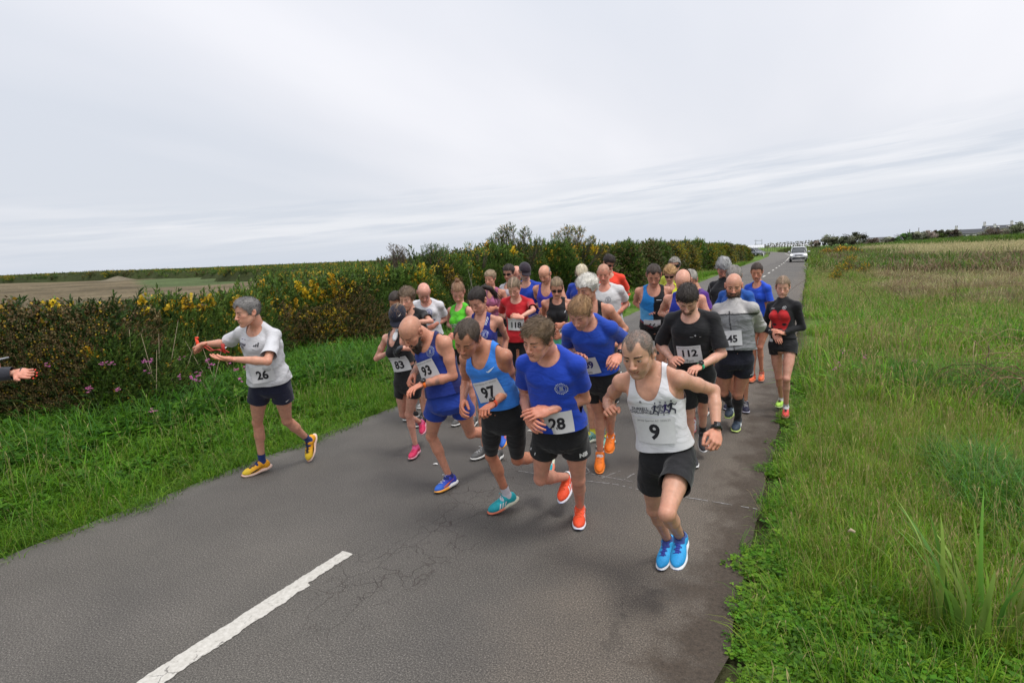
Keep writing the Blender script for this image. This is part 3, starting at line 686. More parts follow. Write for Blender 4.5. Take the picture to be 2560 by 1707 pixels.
def shoot_clump(ns, ln, leaves, lw, ll, cols, fcol=None, nf=0, fs=.012, seed=0, spread=.6, brown=None, nb=0):
    r = np.random.default_rng(seed); mb = MB()
    for s_ in range(ns):
        d = nrm(A_(r.normal()*spread, r.normal()*spread, 1.0)); p0 = A_(r.normal()*.035, r.normal()*.035, -.03)*ln/.2; L_ = ln*(.6+.6*r.random()); u = nrm(np.cross(d, A_(1, .3, 0))); v_ = np.cross(d, u)
        sw = u*.0025*ln/.2; mb.add([p0-sw, p0+sw, p0+d*L_], np.array([(0, 1, 2)]), np.array(cols[0])*.6+A_(.02, .012, 0))
        for i in range(leaves):
            t = .12+.88*(i+r.random())/leaves; a = r.random()*6.283; o = nrm((u*math.cos(a)+v_*math.sin(a))*(1.0-.4*t)+d*.75); p = p0+d*L_*t; q = p+o*ll*(1.15-.5*t)*(.7+.6*r.random()); w_ = nrm(np.cross(o, r.normal(size=3)))*lw
            c = np.array(cols[r.integers(len(cols))])*(.7+.6*r.random())
            mb.add([p-w_, p+w_, q+w_*.35, q-w_*.35], np.array([(0, 1, 2, 3)]), c)
        for n_, cc_, ff in ((nf, fcol, fs), (nb, brown, fs*.85)):
            for i in range(n_):
                t = .45+.55*r.random(); a = r.random()*6.283; p = p0+d*L_*t+(u*math.cos(a)+v_*math.sin(a))*ll*(.25+.4*r.random()); e1 = nrm(r.normal(size=3))*ff; e2 = nrm(np.cross(e1, r.normal(size=3)))*ff*.8
                mb.add([p-e1, p-e2, p+e1, p+e2], np.array([(0, 1, 2, 3)]), np.array(cc_)*(.75+.5*r.random()))
    return mb.get()
GR1, GR2, GR3 = (.112, .262, .014), (.172, .335, .020), (.066, .172, .013)
DRY, RED, STRAW = (.40, .36, .16), (.42, .34, .15), (.54, .48, .27)
OLV = (.215, .300, .030)
near_cols = [
 tuft(36, .12, .17, .0048, [GR1, GR2, OLV], .7, 1, 1, RED), tuft(34, .12, .20, .0045, [GR2, OLV, GR1, OLV], .6, 2, 3, (.46, .36, .17)), tuft(30, .12, .14, .0050, [GR1, GR3, GR2], .8, 3, 1, DRY),
 tuft(34, .13, .26, .0050, [GR1, GR2, GR3], .9, 4, 1, DRY), tuft(26, .11, .26, .0042, [OLV, GR1, GR2], .7, 5, 3, (.46, .37, .18)),
 leafy(34, .12, .07, .024, [GR1, GR2, (.13, .32, .02)], 6, 3), leafy(26, .13, .10, .034, [GR3, GR1], 7, 1), leafy(40, .13, .14, .030, [(.065, .16, .018), GR1], 8, 3),
 tuft(26, .12, .34, .0062, [GR1, (.09, .24, .045), GR3], 1.0, 9), tuft(30, .12, .24, .004, [STRAW, DRY, OLV], 1.1, 10, 6, STRAW)]
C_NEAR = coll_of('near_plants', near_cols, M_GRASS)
mid = [tuft(150, .5, .26, .011, [GR1, GR2, OLV], .8, 21, 8, RED), tuft(150, .5, .25, .010, [OLV, GR2, GR1], .8, 22, 14, (.44, .35, .17)), tuft(140, .5, .34, .012, [GR1, GR3, GR2], 1.0, 23, 6, DRY),
 tuft(140, .5, .38, .010, [STRAW, DRY, (.22, .15, .09)], 1.1, 24, 12, STRAW), tuft(140, .5, .32, .012, [(.21, .135, .085), (.17, .125, .07), (.26, .18, .11), (.20, .20, .06)], 1.3, 25), leafy(160, .5, .3, .07, [GR1, GR3, GR2], 26, 1)]
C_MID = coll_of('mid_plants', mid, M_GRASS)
_k = (GR1, GR2, GR3, OLV)
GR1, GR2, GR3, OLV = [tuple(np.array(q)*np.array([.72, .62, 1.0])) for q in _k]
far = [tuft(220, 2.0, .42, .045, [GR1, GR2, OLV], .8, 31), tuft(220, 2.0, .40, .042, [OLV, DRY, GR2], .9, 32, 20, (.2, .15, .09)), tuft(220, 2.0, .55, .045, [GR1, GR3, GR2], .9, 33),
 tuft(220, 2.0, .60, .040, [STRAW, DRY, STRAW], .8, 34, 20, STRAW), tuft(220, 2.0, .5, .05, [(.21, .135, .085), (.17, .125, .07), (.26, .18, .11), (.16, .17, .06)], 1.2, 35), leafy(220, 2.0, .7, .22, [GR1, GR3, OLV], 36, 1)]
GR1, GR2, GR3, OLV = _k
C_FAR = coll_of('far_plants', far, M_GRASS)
def frame_mask(x, y, m=.10):
    th = np.arctan2(x, y); return (th > -R_(75)-m) & (th < R_(16)+m)
def scatter_grass(name, n, d0, d1, side, choose, coll, sbase):
    r = np.random.default_rng(abs(hash(name)) % 1000 if False else len(name)*7+n)
    d = np.sqrt(r.random(n)*(d1*d1-d0*d0)+d0*d0); k_ = n
    th = r.uniform(R_(-76), R_(17), k_); x, y = d*np.sin(th), d*np.cos(th)
    e = .05*np.sin(y*3.1)+.04*np.sin(y*7.7+1)+.03*np.sin(y*17.0)
    if side > 0: ok = x > right_edge(y)-.06+e+(2.1 if d0 > 30 else .55 if d0 > 7 else .11)
    else: ok = (x < left_edge(y)+.05+e-(.45 if d0 > 9 else 0)) & (x > -9.6-.02*y)
    x, y, d = x[ok], y[ok], d[ok]
    idx, sc = choose(x, y, d, r)
    z = ground_z(x, y); edge = np.where(side > 0, x-right_edge(y), left_edge(y)-x); eh = np.clip(.45+edge*1.2, .45, 1)
    sc = sc*sbase*(.75+.5*r.random(len(x))); S = np.stack([sc, sc, sc*eh], 1)
    rot = np.stack([r.normal(size=len(x))*.12, r.normal(size=len(x))*.12, r.random(len(x))*6.283], 1)
    return gn_scatter(name, np.stack([x, y, z], 1), rot, S, idx, coll)
def ch_right_near(x, y, d, r):
    n1 = wob(np.stack([x, y, x*0], 1), 1.5, 8); n2 = wob(np.stack([x, y, x*0], 1), .7, 9); e = x-right_edge(y); u = r.random(len(x))
    idx = np.where(u < .40, 0, np.where(u < .68, 1, np.where(u < .80, 4, 2)))
    cl = (e < .42+.35*n1) | (y+.9*n1 < 2.95); idx = np.where(cl & (u < .72), np.where(u < .38, 5, np.where(u < .58, 6, 2)), idx)
    lush = (e > 1.6+.5*n2) & (n1 > -.1); idx = np.where(lush & (u < .6), np.where(u < .3, 3, 8), idx)
    st = (e > 2.0) & (n2 > .45); idx = np.where(st & (u > .80), 9, idx)
    sc = np.where(np.isin(idx, (3, 8)), 1.15, 1.0)
    return idx, sc
def ch_left_near(x, y, d, r):
    n1 = wob(np.stack([x, y, x*0], 1), 1.7, 18); e = left_edge(y)-x; u = r.random(len(x))
    idx = np.where(u < .4, 2, np.where(u < .7, 3, 0)); lf = (e > .35) & (n1 > -.45); idx = np.where(lf & (u < .40), np.where(u < .18, 7, np.where(u < .30, 5, 6)), idx)
    hi = e > 1.3; idx = np.where(hi & (u > .45), np.where(u > .68, 8, 7), idx)
    return idx, np.where(e > 1.5, 1.35, np.where(e > .7, 1.05, .8))*np.where(np.isin(idx, (6, 7)), 1.0+.28*np.clip(e, 0, 2.5), 1.0)
scatter_grass('verge_grass', 24000, 1.6, 10, 1, ch_right_near, C_NEAR, .86)
scatter_grass('verge_grass', 26000, 4.5, 14, -1, ch_left_near, C_NEAR, 1.05)
def ch_mid(x, y, d, r):
    n1 = wob(np.stack([x, y, x*0], 1), .5, 28); n2 = wob(np.stack([x, y, x*0], 1), 1.3, 29); u = r.random(len(x)); idx = np.where(u < .45, 0, np.where(u < .7, 2, 1))
    nr_ = (x-right_edge(y) < 1.8+n1); idx = np.where(nr_ & (u < .55), 1, idx)
    idx = np.where((n1 > .75) & (u < .6) & (x > 1.5), 3, idx)
    br = (x > 2.0) & (d > 20+4*n1) & (n2+n1*.5 > -.45); idx = np.where(br & (u < .62), 4, idx); idx = np.where(br & (u > .90), 3, idx)
    return idx, np.ones(len(x))
scatter_grass('meadow_grass', 16000, 8, 45, 1, ch_mid, C_MID, 1.0)
def ch_midl(x, y, d, r):
    u = r.random(len(x)); e = left_edge(y)-x; n1 = wob(np.stack([x, y, x*0], 1), .6, 38); return np.where(u < .5, 2, np.where(u < .75, np.where(e < 1.2, 1, 5), 0)), np.where(e > 2, 1.1, .85)
scatter_grass('verge_grass', 16000, 10, 75, -1, ch_midl, C_MID, .9)
def ch_far(x, y, d, r):
    n1 = wob(np.stack([x, y, x*0], 1), .09, 48); n2 = wob(np.stack([x, y, x*0], 1), .3, 49); u = r.random(len(x)); idx = np.where(u < .4, 0, np.where(u < .7, 1, 2))
    br = (x > 2) & (d < 68+8*n1); idx = np.where(br & (u < .52+.25*n2), 4, idx)
    be = (x > 8+4*n2) & (d > 64+10*n1); idx = np.where(be & (u < .70), 3, idx)
    bank = (x > 0) & (y > 106-.45*(x-40)); idx = np.where(bank, np.where(u < .6, 2, 0), idx)
    return idx, np.ones(len(x))
scatter_grass('meadow_grass', 60000, 38, 180, 1, ch_far, C_FAR, 1.0)

# ---- gorse
G1, G2, G3 = (.075, .135, .022), (.12, .20, .028), (.036, .068, .016)
BRN, YEL, YE2 = (.175, .120, .050), (.60, .40, .025), (.42, .28, .025)
gv = [shoot_clump(6, .20, 34, .0042, .030, [G1, G2, G1], seed=1), shoot_clump(6, .18, 34, .0042, .028, [G2, (.11, .19, .03), G1], seed=2), shoot_clump(6, .18, 34, .0045, .028, [G3, G3, G1], seed=3),
      shoot_clump(6, .17, 16, .004, .026, [G3, (.06, .06, .02)], seed=4, brown=BRN, nb=26, fs=.0085), shoot_clump(6, .19, 20, .004, .026, [G1, G3], fcol=YEL, nf=16, fs=.011, seed=5, brown=BRN, nb=8),
      shoot_clump(6, .20, 12, .004, .024, [G1, G2], fcol=YEL, nf=34, fs=.012, seed=6), shoot_clump(5, .22, 7, .0022, .05, [(.15, .12, .09), (.10, .08, .06)], seed=7, spread=1.1), shoot_clump(6, .18, 22, .004, .026, [G3, G1], fcol=YE2, nf=7, fs=.010, seed=8, brown=(.13, .08, .035), nb=14)]
C_GORSE = coll_of('gorse_sprigs', gv, M_GORSE)
gfar = [shoot_clump(9, .55, 30, .016, .10, [G1, G2], seed=11), shoot_clump(9, .5, 30, .016, .10, [G3, G1], seed=12), shoot_clump(9, .5, 20, .016, .09, [G3, G1], seed=13, brown=BRN, nb=14, fs=.035), shoot_clump(9, .5, 20, .016, .09, [G1, G2], seed=14, fcol=YE2, nf=12, fs=.035), shoot_clump(8, .6, 14, .009, .15, [(.15, .11, .08), (.11, .085, .06)], seed=15, spread=1.0)]
C_GFAR = coll_of('gorse_far', gfar, M_GORSE)
def hedge_top(y):
    return np.interp(y, [-4, 2.5, 4, 6, 7.5, 8.6, 11, 13, 15, 20, 24, 37, 53, 84, 92], [1.48, 1.42, 1.32, 1.18, 1.18, 1.30, 1.45, 1.58, 1.74, 1.85, 1.72, 1.80, 1.80, 1.6, 1.0])
def hedge_foot(y): return np.interp(y, [-4, 3, 8, 12, 25, 60, 92], [-7.6, -7.6, -7.95, -8.2, -8.3, -8.9, -9.9])-.25*np.sin(y*1.1)-.18*np.sin(y*2.7+1)
def hedge_depth(y): return np.interp(y, [-4, 7, 9, 14, 22, 75], [2.6, 2.8, 3.2, 4.5, 8, 12])
def hedge_pt(y, s):
    """s 0..1 front face from foot to top, 1..2 over the top to the back"""
    H = hedge_top(y); xf = hedge_foot(y); D = hedge_depth(y); a = np.clip(s, 0, 1)
    x = xf-.75*a**1.6; z = H*np.sin(a*np.pi/2)**.75
    b_ = np.clip(s-1, 0, 1); x = x-b_*D; z = z-np.clip((b_-.85)/.15, 0, 1)**2*H*.9-.22*b_
    n = np.stack([x, y, z], 1); lump = .34*wob(n*np.array([1, 1, 1.0]), 1.35, 51)+.16*wob(n, 3.8, 52)
    x = x+lump*(1-b_)*np.clip(1.2-a*.5, 0, 1); z = z+lump*a*(.38+.30*np.clip((y-8)/4, 0, 1))+b_*.10*wob(n, 1.1, 53)
    return np.stack([x, y, np.maximum(z, .0)], 1)
yg = np.concatenate([np.linspace(-4, 20, 130), np.linspace(20.4, 92, 120)]); sg = np.concatenate([np.linspace(0, 1, 16), np.linspace(1.05, 2, 18)])
YG, SG = np.meshgrid(yg, sg, indexing='ij'); hp_ = hedge_pt(YG.ravel(), SG.ravel()); ctr = hp_.copy()
ns_ = len(sg); I, Jx = np.meshgrid(np.arange(len(yg)-1), np.arange(ns_-1), indexing='ij'); k = (I*ns_+Jx).ravel(); HF_ = np.stack([k, k+ns_, k+ns_+1, k+1], 1)
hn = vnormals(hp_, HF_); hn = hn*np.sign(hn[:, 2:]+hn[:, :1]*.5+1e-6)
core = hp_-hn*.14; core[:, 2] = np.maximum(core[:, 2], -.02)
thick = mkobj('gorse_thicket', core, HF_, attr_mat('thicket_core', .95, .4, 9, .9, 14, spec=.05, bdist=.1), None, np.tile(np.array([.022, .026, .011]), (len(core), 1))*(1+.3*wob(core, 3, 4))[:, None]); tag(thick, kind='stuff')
def gorse_on_hedge(name, n, y0, y1, s0, s1, sc, coll, farset=False, sd=5):
    r = np.random.default_rng(sd); y = y0+(y1-y0)*r.random(n)**(1.0 if not farset else .8); s = r.uniform(s0, s1, n)
    P = hedge_pt(y, s); e1 = hedge_pt(y+.05, s)-P; e2 = hedge_pt(y, s+.02)-P; nn_ = np.cross(e2, e1); nn_ /= np.linalg.norm(nn_, axis=1)[:, None]+1e-9; nn_ *= np.sign(nn_[:, 2:]+.6*nn_[:, :1]+1e-6)
    nn_ = nn_*.9+np.array([.1, 0, .75])+r.normal(size=(n, 3))*.22; nn_ /= np.linalg.norm(nn_, axis=1)[:, None]
    P = P-nn_*.10*r.random(n)[:, None]*(1 if not farset else 2)
    a = wob(P, 1.3, 61); b_ = wob(P, 2.6, 62); c = wob(P, .8, 63); hgt = P[:, 2]/hedge_top(y); u = r.random(n)
    # ridge of flowers along the top, browner bands and bright new growth in patches
    if not farset:
        idx = np.where(u < .45, 0, np.where(u < .60, 1, np.where(u < .85, 2, 7)))
        idx = np.where((a > .24) & (u < .62), np.where(u < .42, 3, 7), idx)
        idx = np.where((b_ > .35) & (a < .1) & (u < .75), 1, idx)
        fl_ = wob(P, 3.4, 66); topy = np.clip((hgt-.60)*2.2, 0, 1); idx = np.where((u > .985-.30*topy) & (fl_ > .25-.35*topy), np.where(r.random(n) < .40, 5, 4), idx)
        idx = np.where((c > .35) & (fl_ > .35) & (u < .22), 4, idx)
        idx = np.where(r.random(n) < .03, 6, idx)
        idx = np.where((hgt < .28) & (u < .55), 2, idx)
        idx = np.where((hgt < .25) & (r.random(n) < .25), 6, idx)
    else:
        idx = np.where(u < .42, 0, np.where(u < .68, 1, 2)); idx = np.where((a > .15) & (u < .6), 2, idx); idx = np.where((c > .1) & (u > .62), 3, idx); idx = np.where(r.random(n) < .06, 4, idx)
    S = sc*(.7+.65*r.random(n)); S = np.stack([S, S, S*(.9+.4*r.random(n))], 1)
    yaw = r.random(n)*6.283; th = np.arccos(np.clip(nn_[:, 2], -1, 1)); ph = np.arctan2(nn_[:, 1], nn_[:, 0])
    rot = np.stack([np.zeros(n), th, ph], 1)
    return gn_scatter(name, P, rot, S, idx, coll)
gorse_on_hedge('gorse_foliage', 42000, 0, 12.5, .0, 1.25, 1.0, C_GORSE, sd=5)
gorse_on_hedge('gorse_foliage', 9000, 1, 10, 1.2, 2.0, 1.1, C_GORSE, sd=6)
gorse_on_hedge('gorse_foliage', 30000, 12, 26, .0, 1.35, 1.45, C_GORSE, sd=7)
gorse_on_hedge('gorse_foliage', 900, 0, 13, .75, 1.15, 2.1, C_GORSE, sd=15)
gorse_on_hedge('gorse_foliage', 900, 12, 30, .8, 1.2, 2.8, C_GORSE, sd=16)
gorse_on_hedge('gorse_foliage', 11000, 24, 92, .0, 1.3, .95, C_GFAR, True, sd=8)
gorse_on_hedge('gorse_foliage', 6000, 9, 92, 1.2, 2.0, .75, C_GFAR, True, sd=9)
# the heath behind: gorse as far as the skyline
r = np.random.default_rng(91); n = 62000
d = 15*np.exp(r.random(n)*math.log(260/15)); th = r.uniform(R_(-74), R_(-16), n); x, y = d*np.sin(th), d*np.cos(th)
ok = (x < -12.5-.05*y) & ~field_mask(x, y) & (ground_z(x, y) < .8) & ~((x > -24-.1*y) & (y > 60)) ; x, y, d = x[ok], y[ok], d[ok]; n = len(x)
q = np.stack([x, y, x*0], 1); n1, n2 = wob(q, .12, 71), wob(q, .5, 72)
hh = np.clip(1.55+.22*n1+.22*n2, .9, 2.2)*(.72+.35*r.random(n)); u = r.random(n)
idx = np.where(u < .4, 0, np.where(u < .75, 1, 2)); idx = np.where((n1 > .15) & (u < .45), 2, idx); idx = np.where((n2 > .15) & (u > .72), 3, idx); idx = np.where((wob(q, .22, 74) > .42) & (x > -75), 4, idx)
S = .9*(.7+.7*r.random(n))*np.clip(d/60, .8, 2.0)
gn_scatter('gorse_heath', np.stack([x, y, hh-.35*S], 1), np.stack([r.normal(size=n)*.25, r.normal(size=n)*.25, r.random(n)*6.28], 1), np.stack([S, S, S*.85], 1), idx, C_GFAR)
# dark mass under the heath sprigs
hx = np.concatenate([-np.geomspace(420, 130, 26), np.linspace(-127, -12, 100)]); hy = np.concatenate([np.linspace(-10, 90, 90), np.geomspace(92, 420, 30)])
HX, HY = np.meshgrid(hx, hy, indexing='ij'); a_, b_ = HX.ravel(), HY.ravel(); q = np.stack([a_, b_, a_*0], 1)
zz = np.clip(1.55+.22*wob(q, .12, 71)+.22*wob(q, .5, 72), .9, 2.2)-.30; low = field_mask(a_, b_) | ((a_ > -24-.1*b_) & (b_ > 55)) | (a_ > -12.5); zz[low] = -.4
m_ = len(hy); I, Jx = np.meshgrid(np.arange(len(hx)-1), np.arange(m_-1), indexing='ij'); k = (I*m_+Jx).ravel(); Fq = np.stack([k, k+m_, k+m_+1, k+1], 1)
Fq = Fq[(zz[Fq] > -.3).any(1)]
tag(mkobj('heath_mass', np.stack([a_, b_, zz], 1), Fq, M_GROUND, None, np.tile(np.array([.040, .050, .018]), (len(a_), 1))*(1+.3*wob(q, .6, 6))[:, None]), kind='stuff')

# ---- single gorse bushes that stand out of the thicket
def bush(name, x, y, z0, lobes, label, cat='bush', flower=.2, cols=(G1, G2, G3), seed=0, sc=1.0, twig=40, brown=.1, leaves=None, group=None, mat=None):
    r = np.random.default_rng(seed); root = empty(name, (x, y, z0), label, cat, group)
    fol, tw = MB(), MB()
    if leaves: lobes = [(q[0]*1.3, q[1], q[2]*1.05, q[3]*1.22) for q in lobes]
    for (lx_, ly_, lz_, rr) in lobes:
        c = A_(lx_, ly_, lz_); 
        st = A_(lx_*.25+r.normal()*.05, ly_*.3, .0); md = (st+c)/2+r.normal(size=3)*.06
        tw.add(*tube(np.array([st, md, c]), np.array([.022, .015, .007])*sc, 5), A_(.12, .095, .07))
        for _ in range(int(twig*rr/.3)):
            d_ = nrm(r.normal(size=3)+A_(0, 0, .4)); b0 = st+(c-st)*r.uniform(.35, 1); e = c+d_*rr*r.uniform(.6, 1.05); tw.add(*tube(np.array([b0, (b0+e)/2+r.normal(size=3)*.03, e]), np.array([.006, .004, .002])*sc, 3, False), A_(.15, .12, .09)*(.6+.6*r.random()))
        nl = int(90*(rr/.25)**1.6)
        for i in range(nl):
            d_ = nrm(r.normal(size=3)); p = c+d_*rr*r.uniform(.45, 1.0)*np.array([1, 1, .85])
            ax = nrm(d_*.7+A_(0, 0, .8)+r.normal(size=3)*.3); L_ = .11*sc*(.6+.7*r.random()); u = nrm(np.cross(ax, r.normal(size=3)))
            c_ = np.array(cols[r.integers(len(cols))])*(.7+.6*r.random()); fl = r.random() < flower; bn = r.random() < brown
            for j in range(7):
                t = j/7; w_ = u*.006*sc; o = nrm(ax*.8+nrm(r.normal(size=3))*.9)*.045*sc; q0 = p+ax*L_*t; cj = c_
                if fl and j > 1: cj = np.array(YEL)*(.7+.5*r.random()); w_ = w_*1.9; o = o*.55
                elif bn: cj = np.array(BRN)*(.6+.6*r.random())
                w_ = nrm(np.cross(o, r.normal(size=3)))*np.linalg.norm(w_)
                fol.add([q0-w_, q0+w_, q0+o+w_*.5, q0+o-w_*.5], np.array([(0, 1, 2, 3)]), cj)
    f_ = fol.build('foliage', mat or M_GORSE, root, False); tag(f_, kind='stuff'); tw.build('branches', M_BARK, root, True)
    return root
GG = 'gorse bushes standing above the thicket'
bush('gorse_bush', -8.9, 16.6, .9, [(-.55, .1, 1.45, .22), (-.15, 0, 1.78, .22), (-.35, .1, 1.62, .18), (.35, 0, 1.65, .17), (.15, -.1, 1.25, .30), (.72, 0, 1.30, .17), (-.95, .1, .98, .24), (.5, .1, .95, .28), (-.3, 0, .8, .4), (.05, 0, 1.05, .25)], 'tall open gorse bush with clumped heads above the hedge behind the bald runner', 'gorse bush', .10, group=GG, seed=1, sc=1.2, leaves=110)
bush('gorse_bush', -9.0, 21.6, .9, [(-.05, 0, 1.85, .20), (.32, 0, 1.78, .18), (-.42, 0, 1.68, .14), (.72, 0, 1.45, .15), (.0, 0, 1.35, .36), (-.55, .1, 1.05, .30), (.45, 0, 1.15, .30), (1.05, 0, 1.12, .14), (.1, 0, .8, .5), (-.75, 0, .7, .3)], 'rounded tall gorse bush full of yellow flowers left of the dark haired man in red', 'gorse bush', .28, group=GG, seed=2, sc=1.3, leaves=110)
bush('gorse_bush', -9.6, 11.6, .9, [(-.10, 0, 1.30, .09), (.12, 0, 1.22, .10), (.0, 0, 1.12, .12), (.25, 0, 1.05, .08), (-.2, 0, 1.0, .08), (0, 0, .85, .14)], 'small brown dying gorse shrub with bare twigs against the sky, leftmost above the hedge', 'gorse bush', .0, ((.13, .10, .07), (.16, .12, .09)), 3, .9, 90, .3, 120, GG)
bush('gorse_bush', -8.8, 11.9, .9, [(0, 0, 1.12, .22), (.1, 0, .9, .25), (-.2, 0, .85, .2)], 'dense round dark green gorse bush on the hedge top, without flowers', 'gorse bush', .02, (G1, G3), 4, 1.0, 20, .05, 200, GG)
bush('gorse_bush', -9.2, 12.9, .9, [(-.15, 0, 1.28, .10), (.12, 0, 1.2, .13), (0, 0, .95, .2)], 'small leggy gorse bush with two green heads beside the round dark one', 'gorse bush', .05, (G1, G2), 5, 1.0, 50, .1, 140, GG)
bush('gorse_bush', -8.8, 14.4, .9, [(-.32, 0, 1.32, .09), (-.1, 0, 1.14, .12), (.1, 0, 1.10, .09), (-.2, 0, .85, .25)], 'short three headed gorse bush with yellow tips left of the tall open one', 'gorse bush', .3, (G1, G2), 6, 1.0, 40, .1, 140, GG)
bush('gorse_bush', -9.1, 48, .8, [(-.5, 0, 1.25, .35), (.2, 0, 1.3, .35), (0, 0, .9, .6)], 'green topped gorse bush at the far end of the hedge under the sky', 'gorse bush', .05, (G1, G2), 7, 3.0, 20, .1, 60, GG)
bush('gorse_bush', 1.6, 86, 0, [(-.9, 0, .35, .45), (.3, 0, .55, .55), (1.2, 0, .45, .5), (2.0, 0, .25, .35)], 'low wide gorse bush with yellow flowers in the meadow right of the silver car', 'gorse bush', .4, (G3, G1, BRN), 8, 5.0, 12, .3, 60)
for (x, y, s_, lb, sd) in ((.62, 31.5, 1.0, 'left and lowest of the small yellow flowering gorse sprigs in the meadow', 11), (1.15, 35.5, 1.35, 'tallest of the small yellow flowering gorse sprigs in the meadow', 12), (1.85, 35.0, .9, 'right one of the small yellow flowering gorse sprigs in the meadow', 13)):
    bush('gorse_sprig', x, y, 0, [(0, 0, .45*s_, .20*s_), (.1, 0, .75*s_, .16*s_), (-.12, 0, .25*s_, .2*s_)], lb, 'gorse bush', .40, (G1, G2), sd, 1.3, 10, .2, 60, 'yellow gorse sprigs in the right meadow')

# ---- distant trees and shrubs on the right
def tree(name, px_th, dist, ztop, w, cols, label, seed, kind='round', group='trees along the far edge of the meadow'):
    x, y = dist*math.sin(px_th), dist*math.cos(px_th); zb = float(ground_z(x, y)); h = ztop-zb; r = np.random.default_rng(seed)
    root = empty(name, (x, y, zb), label, 'tree', group)
    tr, cr = MB(), MB(); side = A_(math.cos(px_th), -math.sin(px_th), 0)
    nl = 3 if kind == 'thin' else 7
    tr.add(*tube(np.array([(0, 0, -.2), (0.05, 0, h*.3), tuple(side*w*(.15 if kind == 'thin' else .03)+A_(0, 0, h*.7))]), np.array([.05, .035, .015])*h*(.55 if kind == 'thin' else 1), 6), A_(.07, .055, .04) if kind != 'thin' else A_(.22, .20, .17))
    for i in range(nl*(1 if kind == 'thin' else 3)):
        a = r.random()*6.283; t = r.uniform(.2, .6); p = A_(0, 0, h*t); e = A_(math.cos(a)*w*.42, math.sin(a)*w*.42, h*r.uniform(.5, .95)); tr.add(*tube(np.array([p, (p+e)/2+A_(0, 0, .1*h), e]), np.array([.018, .012, .005])*h, 4, False), A_(.09, .07, .055))
    nc = {'round': 26, 'thin': 3, 'shrub': 24}[kind]
    for i in range(nc):
        if kind == 'thin': c = side*w*(.1+.4*r.random())+A_(0, 0, h*(.45+.5*i/nc)); rr = h*.07
        else:
            a, e_ = r.random()*6.283, r.uniform(0, 1); rad = math.sqrt(r.random()); c = A_(math.cos(a)*rad*w*.42, math.sin(a)*rad*w*.42, h*((.30 if kind == 'round' else .08)+(.90-(.30 if kind == 'round' else .08)-.0)*e_*math.sqrt(max(0, 1-rad*rad*.75)))); rr = w*.13*(.6+.7*r.random())
        cc_ = np.array(cols[r.integers(len(cols))])*(.75+.5*r.random())
        for j in range(80 if kind != 'thin' else 9):
            d_ = nrm(r.normal(size=3)); p = c+d_*rr*r.uniform(.3, 1.05)*A_(1, 1, .75); u = nrm(r.normal(size=3))*dist*.0010; v_ = nrm(np.cross(u, r.normal(size=3)))*dist*.0009
            cr.add([p-u, p-v_, p+u, p+v_], np.array([(0, 1, 2, 3)]), cc_*(.7+.5*r.random()))
    tr.build('trunk', M_BARK, root); tag(cr.build('crown', M_TREE, root, False), kind='stuff')
TG, TD, TP, TB = (.30, .31, .21), (.24, .27, .15), (.44, .45, .34), (.42, .35, .29)
for i, (px, top, hw, cs, lb, kd) in enumerate(TREES):
    pal = {'g': [TG, TD, (.07, .085, .04)], 'd': [(.16, .33, .07), (.13, .25, .07)], 'p': [TP, (.13, .14, .09), TG], 'b': [TB, (.13, .10, .075), TG], 'y': [(.09, .14, .03), TG]}[cs]
    tree('tree', px, 172, top, hw, pal, lb, 100+i, kd)
for i, (th, top, lean) in enumerate(WIND):
    tree('windbreak_tree', th, 205, top, .9, [(.30, .29, .24), (.34, .32, .27)], 'one of the thin wind bent trees in the row before the white polytunnels', 300+i, 'thin', 'row of thin wind bent trees')
# hedge bank below them
r = np.random.default_rng(5); n = 5000; th = r.uniform(R_(-3), R_(17.5), n); d = r.uniform(160, 185, n); x, y = d*np.sin(th), d*np.cos(th)
S = 1.6*(.7+.6*r.random(n)); gn_scatter('scrub', np.stack([x, y, ground_z(x, y)+.4*r.random(n)*np.clip(1.4-np.abs(d-170)/12, 0, 1)], 1), np.stack([n*[0], n*[0], r.random(n)*6.28], 1), np.stack([S, S, S*.9], 1), r.integers(0, 3, n), C_GFAR)
n = 9000; th = r.uniform(R_(-24), R_(-2.0), n); d = r.uniform(120, 330, n); x, y = d*np.sin(th), d*np.cos(th); ok = (x < left_edge(y)-4) & (x < -14); x, y, d = x[ok], y[ok], d[ok]; n = len(x)
S = (.7+.6*r.random(n))*np.clip(d/150, .8, 2); gn_scatter('scrub', np.stack([x, y, ground_z(x, y)], 1), np.stack([n*[0], n*[0], r.random(n)*6.28], 1), np.stack([S*2, S*2, S], 1), r.integers(0, 3, n), C_FAR)

